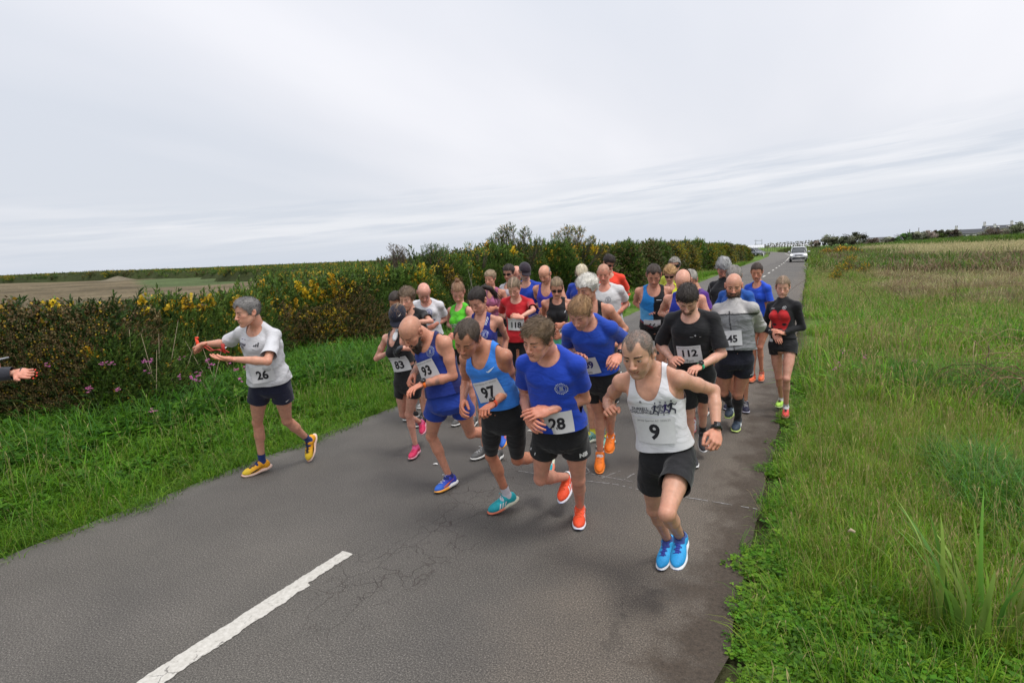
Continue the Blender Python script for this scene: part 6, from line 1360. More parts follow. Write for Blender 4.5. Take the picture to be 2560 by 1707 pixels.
        if W is not None: mk('lips', toH(W), np.array([(i*6+j, i*6+j+1, (i+1)*6+j+1, (i+1)*6+j) for i in range(n_-1) for j in range(5)]), M_SKIN, np.array(pc))
    # ---- hair
    if hair:
        hm = MB()
        if hair.get('th'):
            v_, f_, c_ = hair_shell((.006, .0048, .0040)[dt], hair, f)
            if len(v_):
                if not hair.get('noshell'): hm.add(v_, f_, c_)
                cd = np.array(hair.get('dir', (0, -1, -.1)), float)
                ns = int(hair.get('n', 500)*(.4, .7, 1.3)[dt])
                st = strands(v_, f_, c_, ns, hair.get('L', .03), hair.get('w', .0030), lambda p: np.tile(cd, (len(p), 1))+p*np.array([1.5, 0, 0])*8*hair.get('side', .3), hair.get('lift', .005), r)
                if st: hm.add(*st)
        if 'pony' in hair:
            pts = np.array(hair['pony'], float); nn_ = len(pts); tt_ = np.linspace(0, 1, 18)
            cur = np.stack([np.interp(tt_, np.linspace(0, 1, nn_), pts[:, i]) for i in range(3)], 1)
            rad = .026*np.sin(np.clip(tt_*.9+.1, 0, 1)*math.pi)**.6*hair.get('pr', 1)+.004
            v_, f_ = tube(cur, rad, 10); v_ = v_+(wob(v_, 200, 7)*.003)[:, None]; hm.add(v_, f_, np.tile(np.array(hair['c']), (len(v_), 1))*(1+.3*wob(v_*np.array([3, 1, 1]), 130, 3))[:, None])
            for _ in range(60):
                o_ = r.normal(size=3)*.016; e_ = 1+.12*r.random(); c2 = (cur-cur[0])*e_+cur[0]+o_*tt_[:, None]*1.4; v_, f_ = tube(c2[2:], np.linspace(.0022, .0008, 16), 3, False); hm.add(v_, f_, np.tile(np.array(hair['c'])*(.6+.8*r.random()), (len(v_), 1)))
        if 'bun' in hair:
            c = A_(*hair['bun']); rb = hair.get('br', .028)
            v_, f_ = mesh_prims([('e', c, (rb, rb, rb*.9), None, .01), ('c', c, c*.8, rb*.5, rb*.7, .01)], .005); nn_ = vnormals(v_, f_); v_ = v_+nn_*(wob(v_, 160, 5)*.004)[:, None]
            cc_ = np.tile(np.array(hair['c']), (len(v_), 1))*(1+.35*wob(v_, 220, 3))[:, None]; hm.add(v_, f_, cc_)
            st = strands(v_, np.concatenate([f_[:, [0, 1, 2]], f_[:, [0, 2, 3]]]), cc_, 70, .03, .0025, lambda p: np.cross(p-c, A_(.3, .2, 1)), .006, r); hm.add(*st)
        V_, F_, C_ = hm.get() if hm.V else (None, None, None)
        if V_ is not None: mk('hair', toH(V_), F_, M_HAIR, C_)
    if spec.get('beard'):
        bd = spec['beard']; Lb = bd.get('L', .05)
        P = [('c', A_(-.035, .045, -.085), A_(.035, .045, -.085), .024, .024, .02), ('e', A_(0, .060, -.10-Lb*.35), (.040, .034, .03+Lb*.6), None, .03)]+[('c', A_(sx*.056, .012, -.045), A_(sx*.038, .050, -.085), .016, .022, .02) for sx in (-1, 1)]
        P += [('c', A_(-.024, .092, -.056), A_(.024, .092, -.056), .006, .006, .01)]
        P += [('-e', A_(0, .105, -.066), (.022, .02, .008), None, .008)]
        v_, f_ = mesh_prims(P, .0045); nn_ = vnormals(v_, f_); v_ = v_+nn_*(wob(v_, 170, 5)*.004)[:, None]
        cc_ = np.tile(np.array(bd['c']), (len(v_), 1))*(1+.4*wob(v_, 200, 3))[:, None]
        if 'c2' in bd: m = np.clip(.3+.8*wob(v_, 60, 8), 0, 1)[:, None]; cc_ = cc_*(1-m)+np.array(bd['c2'])*m
        bm = MB(); bm.add(v_, f_, cc_); st = strands(v_, np.concatenate([f_[:, [0, 1, 2]], f_[:, [0, 2, 3]]]), cc_, 500, .03, .0028, lambda p: np.tile(A_(0, .25, -1), (len(p), 1)), .004, r); bm.add(*st)
        V_, F_, C_ = bm.get(); mk('beard', toH(V_), F_, M_HAIR, C_)
    # ---- clothing
    def stitch(V, F, amp, fq, seed):
        nn_ = vnormals(V, F); x_, y_, t_ = LF.local(V)
        q = V*np.array([1, 1, 1.7]); d = np.clip(1-np.abs(wob(q, fq, seed))*1.6, -.4, 1)+.5*wob(q, fq*2.4, seed+1)
        return V+nn_*(amp*.8*d*np.clip(1.25-t_*.9, .25, 1.2))[:, None]
    top = spec.get('top'); tb = None
    if top:
        kd = top['k']; lo_ = top.get('loose', 1.0); hem = top.get('hem', .0)+.14
        infl = .008 if kd == 'vest' else .009
        gl = (lambda t: float(np.interp(t, [-.3, .2, .7, .9, 1.0], [1.3, .95, .45, .0, -.2])))
        gt = [(t, a+((.018 if kd != 'vest' else .010)*lo_*gl(t)+.007*float(np.interp(t, [.1, .35], [1, 0])))/sc, b+((.020 if kd != 'vest' else .010)*lo_*gl(t)+.007*float(np.interp(t, [.1, .35], [1, 0])))/sc, y) for t, a, b, y in tab]
        gt = [(-.42, gt[1][1]*1.0, gt[1][2]*1.02, -.012)]+[(g_[0], max(g_[1], .10) if g_[0] < 0 else g_[1], g_[2], g_[3]) for g_ in gt if g_[0] > -.2]
        if f: gt[0] = (-.42, gt[0][1]*1.02, gt[0][2], -.012)
        GL = Loft(J['P'], J['C'], lh, ls, gt, sc)
        P = [('l', GL, .02)]+[p for p in torso()[1:] if not (p[0] == 'e' and hem > .05 and False)]
        for k in 'RL':
            S, E, W = J['S'+k], J['E'+k], J['W'+k]
            if kd == 'tee': e = top.get('slv', .62)+.25; P.append(('c', S, S+(E-S)*e, .046*sc*arm, (.052+.012*lo_)*sc*arm, .04))
            if kd == 'long' and k == 'R': P.append(('c', at(0, -.012, .98), at(0, -.008, 1.0)*.35+nb*.65, .060*sc, .058*s, .02))
            if kd == 'long': P += [('c', S, E, .047*sc*arm+.005*lo_, .044*sc*arm+.010*lo_, .05), ('c', E, E+(W-E)*1.05, .044*sc*arm+.010*lo_, .030*sc*arm+.006*lo_, .03)]
        V, F = mesh_prims(P, VX*1.05, infl, ks=.45)
        V = smooth_mesh(V, F, 4 if kd != 'vest' else 2, .5)
        V = stitch(V, F, top.get('fold', .007 if kd != 'vest' else .0045), 15, 31+len(nm))
        x_, y_, t_ = LF.local(V); x_ = x_/s; y_ = y_/s
        g = hem+.012*wob(V, 12, 3)-t_
        nd = top.get('neck', {'vest': (.30, .12), 'tee': (.115, .05), 'long': (.06, .03)}[kd]); nw = top.get('nw', (.066 if f else .082) if kd == 'vest' else .080)
        dep = np.where(y_ > 0, nd[0], nd[1]); sm_ = np.clip(y_/.05*.5+.5, 0, 1); dep = nd[1]+(nd[0]-nd[1])*sm_
        if kd == 'long':
            n0_ = at(0, -.008, 1.0); na_ = nb-n0_; ln_ = np.linalg.norm(na_); g = np.maximum(g, (V-n0_)@(na_/ln_)-ln_*top.get('collar', .42))
        else:
            g = np.maximum(g, (1-np.sqrt((x_/nw)**2+((t_-1.06)/dep)**2))*.08)
            g = np.maximum(g, (t_-1.16)*.3)
        if kd == 'vest':
            sw = top.get('strap', .115)+.010*f
            xo = np.interp(t_, [.52, .60, .72, .85, 1.0, 1.2], [.40, .190, .150, sw+.012, sw, sw]); g = np.maximum(g, np.abs(x_)-xo)
            # nothing along the arms
        for k, sx in (('R', -1), ('L', 1)):
            S, E, W = J['S'+k], J['E'+k], J['W'+k]
            if kd == 'tee':
                ax = E-S; l_ = np.linalg.norm(ax); ax = ax/l_; q = V-S; pr_ = q@ax; ds = np.linalg.norm(q-pr_[:, None]*ax, axis=1); ct = top.get('slv', .62)*l_
                g = np.maximum(g, np.minimum(np.minimum(pr_-ct+.01*wob(V, 20, 5), .105*sc-ds), np.minimum(ct+.14-pr_, (np.abs(x_)-.10)*1.0)))
            if kd == 'long':
                ax = W-E; l_ = np.linalg.norm(ax); ax = ax/l_; q = V-E; pr_ = q@ax; ds = np.linalg.norm(q-pr_[:, None]*ax, axis=1); ct = .93*l_
                g = np.maximum(g, np.minimum(np.minimum(pr_-ct, .048*s-ds), ct+.05-pr_))
        C = np.tile(np.array(top['c'], float), (len(V), 1))
        if 'fn' in top:
            ar = np.zeros(len(V))
            for k in 'RL':
                S, E = J['S'+k], J['E'+k]; ax = E-S; tt = (V-S)@ax/(ax@ax); ds = np.linalg.norm(V-S-np.clip(tt, 0, 1)[:, None]*ax, axis=1); ar = np.maximum(ar, np.where((ds < .10) & (tt > .15), 1, 0))
            C = top['fn'](C, x_, y_, t_, ar, V)
        Vc, Fc, Cc = clip_mesh(V, F, g, C)
        tb = make_bvh(Vc, Fc)
        tob = mk(top.get('name', {'vest': 'running_vest', 'tee': 't_shirt', 'long': 'long_sleeved_top'}[kd]), Vc, Fc, top.get('mat', M_CLOTH), Cc)
        # seams: collar and cuffs edging
    sh = spec.get('shorts')
    if sh:
        fr = sh.get('len', .42); tight = sh.get('tight', 0); fit = .005 if tight else .016
        gt = [(t, a+fit*float(np.interp(t, [-.1, .08], [1, .25]))/sc, b+fit*float(np.interp(t, [-.1, .08], [1, .25]))/sc, y) for t, a, b, y in tab if t < .5]
        P = [('l', Loft(J['P'], J['C'], lh, ls, gt, sc), .03)]
        P += [('e', at(sx*.075, -.070, -.06), (.072*sc+fit*.8, .062*sc+fit*.8, .085*sc+fit*.4), None, .04) for sx in (-1, 1)]
        for k in 'RL':
            H, K = J['H'+k], J['K'+k]; u = K-H; a = sc*leg
            if tight: P += [(p[0], p[1], p[2], p[3]+.004, p[4]+.004)+tuple(p[5:]) if p[0] == 'c' else (p[0], p[1], tuple(np.array(p[2])+.004))+tuple(p[3:]) for p in legp(k)[:(9 if fr > 1 else 4)]]
            else: P += [('c', H+u*.02, H+u*min(1, fr+.18), .088*a+.004, (.094 if fr < .6 else .088)*a+.012*sh.get('flare', 1), .04)]
        V, F = mesh_prims(P, VX*1.05, ks=.5)
        V = smooth_mesh(V, F, 3, .5)
        nn_ = vnormals(V, F); q = V*np.array([1.4, 1.4, .8]); 
        V = V+nn_*((.0015 if tight else .006)*(np.clip(1-np.abs(wob(q, 17, 77))*1.6, -.4, 1)+.4*wob(q, 40, 78)))[:, None]
        x_, y_, t_ = LF.local(V)
        g = t_-sh.get('waist', .16)-.08
        Ds = {}
        for k in 'RL':
            H, K, A = J['H'+k], J['K'+k], J['A'+k]; ax = K-H; l_ = np.linalg.norm(ax); ax = ax/l_; q = V-H; pr_ = q@ax; ds = np.linalg.norm(q-np.clip(pr_, 0, l_)[:, None]*ax, axis=1); Ds[k] = (pr_, ds, l_)
        for k, o in (('R', 'L'), ('L', 'R')):
            pr_, ds, l_ = Ds[k]
            if fr <= 1: g = np.maximum(g, np.minimum(np.minimum(pr_-fr*l_, .15-ds), (Ds[o][1]-ds)*1.5+.01))
            else:
                A, K = J['A'+k], J['K'+k]; ax = A-K; ln_ = np.linalg.norm(ax); pq = (V-K)@(ax/ln_); g = np.maximum(g, np.minimum(pq-(fr-1)*ln_, .12-np.linalg.norm(V-(K+np.clip(pq/ln_, 0, 1)[:, None]*ax), axis=1)))
        C = np.tile(np.array(sh['c'], float), (len(V), 1))
        if 'fn' in sh: C = sh['fn'](C, V, J, x_)
        Vc, Fc, Cc = clip_mesh(V, F, g, C)
        sb = make_bvh(Vc, Fc)
        sob = mk(sh.get('name', 'running_tights' if fr > .75 else 'shorts'), Vc, Fc, M_CLOTH, Cc)
        for d in sh.get('deco', []):
            k = d['leg']; H, K = J['H'+k], J['K'+k]; sx = -1 if k == 'R' else 1
            o_ = H+(K-H)*d['t']; lx_, f_ = LF.frame(0); up_ = nrm(H-K); fw_ = nrm(np.array(d.get('fw', f_+lx_*sx*.5))); fw_ = nrm(fw_-up_*np.dot(fw_, up_)); rt_ = nrm(np.cross(up_, fw_))
            V2, F2 = d['shape']; W = project(sb, V2, o_+rt_*d.get('x', 0), rt_, up_, -fw_, .003)
            if W is not None: mk('logo', W, F2, M_PRINT, np.array(d.get('c', (.7, .7, .7))), sob, False)
    # ---- prints and numbers on the top
    def frame_at(x, t):
        lx_, f_ = LF.frame(t); return J['P']+LF.up*t*L+lx_*x*s, lx_, f_
    if top and tb:
        for d in top.get('deco', []):
            o_, lx_, f_ = frame_at(d.get('x', 0), d['t']+.10)
            if d.get('look'): f_ = nrm(f_+lx_*d['look']); lx_ = nrm(np.cross(LF.up, f_))
            a = R_(d.get('rot', 0)); rt, up_ = lx_*math.cos(a)+LF.up*math.sin(a), LF.up*math.cos(a)-lx_*math.sin(a)
            V2, F2 = d['shape']; W = project(tb, V2, o_, rt, up_, -f_, .003)
            if W is not None: mk(d.get('n', 'logo'), W, F2, M_PRINT, np.array(d.get('c', (.72, .72, .75))), tob, False)
        b = spec.get('bib')
        if b:
            o_, lx_, f_ = frame_at(b.get('x', 0), b['t']+.13)
            if b.get('look'): f_ = nrm(f_+lx_*b['look']); lx_ = nrm(np.cross(LF.up, f_))
            a = R_(b.get('rot', 0)); rt, up_ = lx_*math.cos(a)+LF.up*math.sin(a), LF.up*math.cos(a)-lx_*math.sin(a)
            w_, h_ = b.get('w', .205), b.get('h', .148)
            V2, F2 = grid2(w_, h_, 9, 7); W = project(tb, V2, o_, rt, up_, -f_, .006)
            V2b = V2.copy()
            W = W.reshape(10, 8, 3)
            for _ in range(3):
                W[1:-1] = W[1:-1]*.4+.3*(W[:-2]+W[2:]); W[:, 1:-1] = W[:, 1:-1]*.4+.3*(W[:, :-2]+W[:, 2:])
            W = W.reshape(-1, 3)+f_*.004
            bo = mk('race_number', W, F2, M_PAPER)
            bb = make_bvh(W, F2)
            it = [(b['s'], b.get('size', .105), 0, -.010 if not b.get('name') else .008, .035, (.02, .02, .025) if not b.get('blue') else (.03, .03, .16), b.get('sx', 1.0))]
            if b.get('head', 1): it.append(('Jersey Spartan AC 2024/25', .0165, 0, .058, .0, (.25, .25, .26), 1))
            if b.get('name'): it.append((b['name'], .034, 0, -.056, .0, (.08, .08, .1), 1))
            for tx, sz, xo, yo, bo_, cc, sx_ in it:
                if not tx: continue
                tv, tf = text_mesh(tx, sz, bo_, sx_)
                if not len(tv): continue
                W2 = project(bb, tv+[xo, yo], o_, rt, up_, -f_, .0018)
                if W2 is not None: mk('number_print' if sz > .05 else 'small_print', W2, tf, M_PRINT, np.array(cc), bo, False)
    # ---- socks and shoes
    so = spec.get('sock')
    for k in 'RL':
        A, K, T = J['A'+k], J['K'+k], J['T'+k]; tw = nrm(T-A); hint = nrm(K-A)
        if abs(np.dot(tw, hint)) > .93: hint = hint+A_(0, 0, .5)
        xw = nrm(np.cross(tw, hint)); e = nrm(A_(0, .175, -.06)); B0 = np.stack([A_(1, 0, 0), e, np.cross(A_(1, 0, 0), e)], 1); B1 = np.stack([xw, tw, np.cross(xw, tw)], 1); RS = B1@B0.T
        ss = s*(1-.09*f)*spec.get('foot', 1.0)
        toS = lambda V: A+(np.asarray(V)*ss)@RS.T
        if so:
            hh = so.get('h', .10); P = legp(k)[4:8]
            V, F = mesh_prims(P+[('c', A, A+(T-A)*.2, .034*sc*leg, .036*sc*leg, .02)], .006 if dt else .009, .004); ax = nrm(K-A); pr_ = (V-A)@ax
            V, F, _ = clip_mesh(V, F, np.maximum(pr_-hh, -.03-pr_))
            if len(F): mk('sock', V, F, M_CLOTH, np.array(so['c']))
        se = spec.get('shoe')
        if se:
            if k in se.get('only', 'RL'):
                se_ = dict(se); 
                if k == 'R' and 'R' in se: se_.update(se['R'])
                if k == 'L' and 'L' in se: se_.update(se['L'])
                V, F = SHOE[0]; C = np.tile(np.array(se_['c']), (len(V), 1))
                if 'c2' in se_: m = np.clip((V[:, 1]-.06)/.09, 0, 1)[:, None]*se_.get('m', 1); C = C*(1-m)+np.array(se_['c2'])*m
                C = C*(1+.10*wob(V, 120, 4))[:, None]
                m = (np.abs(V[:, 0]) < .013) & (V[:, 1] > .02) & (V[:, 1] < .125) & (V[:, 2] > -.05); C[m] = np.array(se_.get('tongue', C[m]*.7 if m.any() else (.1,)*3))
                sh_ = mk('shoe', toS(V), F, M_SHOE, C)
                V, F = SHOE[1]; C = np.tile(np.array(se_.get('sole', (.72, .72, .70))), (len(V), 1))
                if 'sole2' in se_: m = np.clip((V[:, 1]-.04)/.03, 0, 1)[:, None]; C = C*(1-m)+np.array(se_['sole2'])*m
                m = (V[:, 2] < -.0835+np.clip((V[:, 1]-.13)/.07, 0, 1)**2*.022); C[m] = np.array(se_.get('out', (.10, .10, .10)))
                mk('sole', toS(V), F, M_SOLE, C, sh_)
                if dt >= 1:
                    V, F = SHOE[3]; mk('laces', toS(V), F, M_CLOTH, np.array(se_.get('lace', (.7, .7, .7))), sh_)
                    if se_.get('mark'): V, F = SHOE[2][se_['mark']]; mk('side_logo', toS(V), F, M_PRINT, np.array(se_.get('mc', (.72, .72, .72))), sh_)
    # ---- things worn
    for w in spec.get('wear', []):
        wk = w['k']
        if wk == 'watch':
            k = w['arm']; W, x, y, z = HF[k]; ax = nrm(J['W'+k]-J['E'+k]); c = W-ax*.022*s; z2 = nrm(np.array(w.get('n', z))-ax*np.dot(np.array(w.get('n', z)), ax)); x2 = np.cross(ax, z2); ra = .0275*sc*arm+.0035
            mb = MB(); n = 20
            for i in range(n):
                a0, a1 = i/n*6.283, (i+1)/n*6.283
                q = []
                for a in (a0, a1):
                    for rr_ in (ra, ra+.0035):
                        for l_ in (-.010, .010): q.append(c+x2*math.cos(a)*rr_+z2*math.sin(a)*rr_*.93+ax*l_)
                mb.add(np.array(q), np.array([(2, 3, 7, 6), (0, 4, 5, 1), (0, 2, 6, 4), (1, 5, 7, 3)]))
            V_, F_, _ = mb.get(); wo = mk('watch', V_, F_, M_CLOTH, np.array(w.get('c', (.02, .02, .02))), smooth=False)
            cc = c+z2*(ra+.004); B = np.stack([x2, ax, z2], 1)
            if w.get('sq'): v_, f_ = box((0, 0, 0), (.034, .038, .012)); 
            else: v_, f_ = tube(np.array([(0, 0, -.006), (0, 0, .005)]), .0215, 18)
            mk('watch_case', cc+v_@B.T, f_, M_BLACKPL, None, wo, False)
            v_, f_ = (box((0, 0, .0066), (.026, .028, .001)) if w.get('sq') else tube(np.array([(0, 0, .0055), (0, 0, .0064)]), .0165, 16)); mk('watch_face', cc+v_@B.T, f_, M_LENS, None, wo, False)
        if wk == 'cap':
            v_, f_ = mesh_prims([('e', A_(0, -.014, .034), (.0745, .092, .084), None, .01), ('e', A_(0, .028, .038), (.061, .060, .062), None, .03)], .0048, .011)
            v_, f_, _ = clip_mesh(v_, f_, .040-.10*v_[:, 1]-v_[:, 2])
            co = mk('cap', toH(v_), f_, M_CLOTH, np.array(w['c']))
            if w.get('logo'):
                hb2 = make_bvh(v_, f_); V2, F2 = swoosh2(.034); a_ = w['logo']; dd = nrm(A_(math.sin(R_(a_)), math.cos(R_(a_)), .25)); rt = nrm(np.cross(dd, A_(0, 0, 1))); rt = -rt if np.dot(np.cross(rt, A_(0, 0, 1)), dd) < 0 else rt; rt = nrm(np.cross(A_(0, 0, 1), dd))
                W = project(hb2, V2, A_(0, 0, .07), rt, nrm(np.cross(dd, rt)), -dd, .003)
                if W is not None: mk('logo', toH(W), F2, M_PRINT, np.array([.75, .75, .75]), co, False)
            mb = MB(); pv = []; nr_, na = 5, 13
            for th_ in (0, .003):
                for i in range(nr_):
                    for j in range(na):
                        a = R_(-62+124*j/(na-1)); rr_ = i/(nr_-1); x = math.sin(a)*(.074+.004*rr_); y = .02+math.cos(a)*.070+rr_*.070*math.cos(a)**.8*1.05
                        pv.append((x, y, .036-.012*rr_-.10*y-.9*x*x*4+th_+.008))
            n_ = nr_*na; pf = [(i*na+j, (i+1)*na+j, (i+1)*na+j+1, i*na+j+1) for i in range(nr_-1) for j in range(na-1)]
            pf = pf+[(a_+n_, d_+n_, c_+n_, b_+n_) for a_, b_, c_, d_ in pf]+[((nr_-1)*na+j, (nr_-1)*na+j+n_, (nr_-1)*na+j+1+n_, (nr_-1)*na+j+1) for j in range(na-1)]
            mk('brim', toH(pv), np.array(pf), M_CLOTH, np.array(w['c'])*.9, co)
        if wk in ('headband', 'visor'):
            v_, f_ = mesh_prims([('e', A_(0, -.014, .030), (.0745, .092, .084), None, .01), ('e', A_(0, .028, .034), (.061, .060, .066), None, .03)], .0048, .010)
            z0, z1 = w.get('z', (.030, .062)); zz = v_[:, 2]+.12*v_[:, 1]
            v_, f_, _ = clip_mesh(v_, f_, np.maximum(z0-zz, zz-z1)); hbo = mk(wk, toH(v_), f_, M_CLOTH, np.array(w['c']))
            if wk == 'visor':
                pv = []; 
                for i in range(4):
                    for j in range(13): a = R_(-60+120*j/12); rr_ = i/3; x = math.sin(a)*.078; y = .02+math.cos(a)*.072+rr_*.065*math.cos(a); pv.append((x, y, .040-.012*rr_-.10*y-3*x*x))
                mk('brim', toH(pv), np.array([(i*13+j, (i+1)*13+j, (i+1)*13+j+1, i*13+j+1) for i in range(3) for j in range(12)]), M_CLOTH, np.array(w['c']), hbo)
        if wk == 'glasses':
            mb = MB(); fr2 = w.get('c')
            for sx in (-1, 1):
                pv = []; nu = 8
                for i in range(nu):
                    x = .006+.060*i/(nu-1); hz_ = .0165*min(1, (i+1.2)/2.5)*(1-.25*max(0, i-5)/2)
                    for z_ in (-hz_*1.1, 0, hz_*.85): pv.append((sx*x, .1035-5.2*x*x+.0015, .003+z_))
                mb.add(np.array(pv), np.array([(i*3+j, (i+1)*3+j, (i+1)*3+j+1, i*3+j+1) for i in range(nu-1) for j in range(2)]))
                mb.add(*tube([(sx*.064, .083, .010), (sx*.077, .04, .008), (sx*.080, -.005, .004)], .0025, 5))
            mb.add(*tube([(-.010, .104, .008), (0, .106, .010), (.010, .104, .008)], .0025, 5))
            V_, F_, _ = mb.get(); mk('sunglasses', toH(V_), F_, M_LENS)
        if wk == 'shell':    # any extra piece given as world-space mesh builder
            V_, F_ = w['fn'](J, LF, s, HF); mk(w['n'], V_, F_, w.get('mat', M_CLOTH), np.array(w['c']))
    root['_'] = 0; del root['_']
    return dict(root=root, J=J, LF=LF, s=s, HF=HF, toH=toH, at=at)
# ------------------------------------------------------------------ the runners
TAN, PALE, RUDDY, DARKT, MIDT = (.46, .255, .165), (.56, .345, .255), (.50, .255, .175), (.36, .185, .115), (.50, .295, .205)
BLUE, NAVYV, SKY_ = (.010, .050, .42), (.016, .022, .20), (.035, .20, .66)
BLACK, NAVY = (.012, .012, .014), (.012, .014, .035)
WHT = (.66, .66, .69)
BRH, DBR, GREY, BLND, GING = (.085, .050, .028), (.030, .019, .013), (.26, .25, .24), (.30, .20, .11), (.26, .125, .05)
def shortH(c, **k):
    d = dict(c=c, th=.012, rough=.004, n=700, L=.026, lift=.006, front=.064, vol=.006, dir=(0, .6, -.2)); d.update(k); return d
def pulled(c, **k):
    d = dict(c=c, th=.010, rough=.0025, comb=A_(2.4, .5, .5), n=700, L=.04, lift=.0015, w=.002, front=.070, temple=.004, dir=(0, -1, .1)); d.update(k); return d
LOGO = logo_ring(.042)
def T_(s, size, bold=.03, sx=1.0): return text_mesh(s, size, bold, sx)
BIG = dict(size=.098)
def suit66(C, x, y, t, ar, V):
    m = (x < .0) & (t > .30-.9*(x+.14)) & (t < 1.2); C[m] = (.02, .22, .60)
    m2 = m & (t < .62-1.1*(x+.14)) ; C[m2] = (.10, .38, .72)
    m3 = (x < .0) & (t > .25-.9*(x+.14)) & ~m; C[m3] = (.16, .02, .03); return C
def top118(C, x, y, t, ar, V):
    f = y > 0; x = x-.0
    heart = f & (ar < .5) & (((np.abs(x)-.060)/.066)**2+((t-.68)/.18)**2 < 1); C[heart] = (.50, .018, .022)
    m = f & (ar < .5) & (t < .74) & (t > .28) & (np.abs(x) < .10*np.clip((t-.12)/.45, 0, 1)+.015); C[m] = (.46, .017, .02)
    e = f & (((np.abs(x)-.060)/.030)**2+((t-.50)/.030)**2 < 1); C[e] = BLACK
    e = f & ((x/.040)**2+((t-.36)/.05)**2 < 1); C[e] = (.06, .008, .01)
    n_ = f & (np.abs(x) < .012) & (t > .84); C[n_] = BLACK; return C
def jacketfn(C, x, y, t, ar, V):
    sh = (ar > .5) | (t > .86); C[sh] = (.40, .385, .375); 
    m = (np.abs(t-.86) < .016) & (ar < .5); C[m] = (.02, .02, .022)
    m = (y > 0) & (np.abs(x) < .006) & (t < .93); C[m] = (.02, .02, .022)
    return C
def vest93(C, x, y, t, ar, V):
    m = (np.abs(x) > .128) & (t < .8); C[m] = (.012, .016, .10); m = t > .93; C[m] = (.014, .016, .09); return C
def side_stripe(c):
    def fn(C, V, J, x): 
        return C
    return fn
D = 2
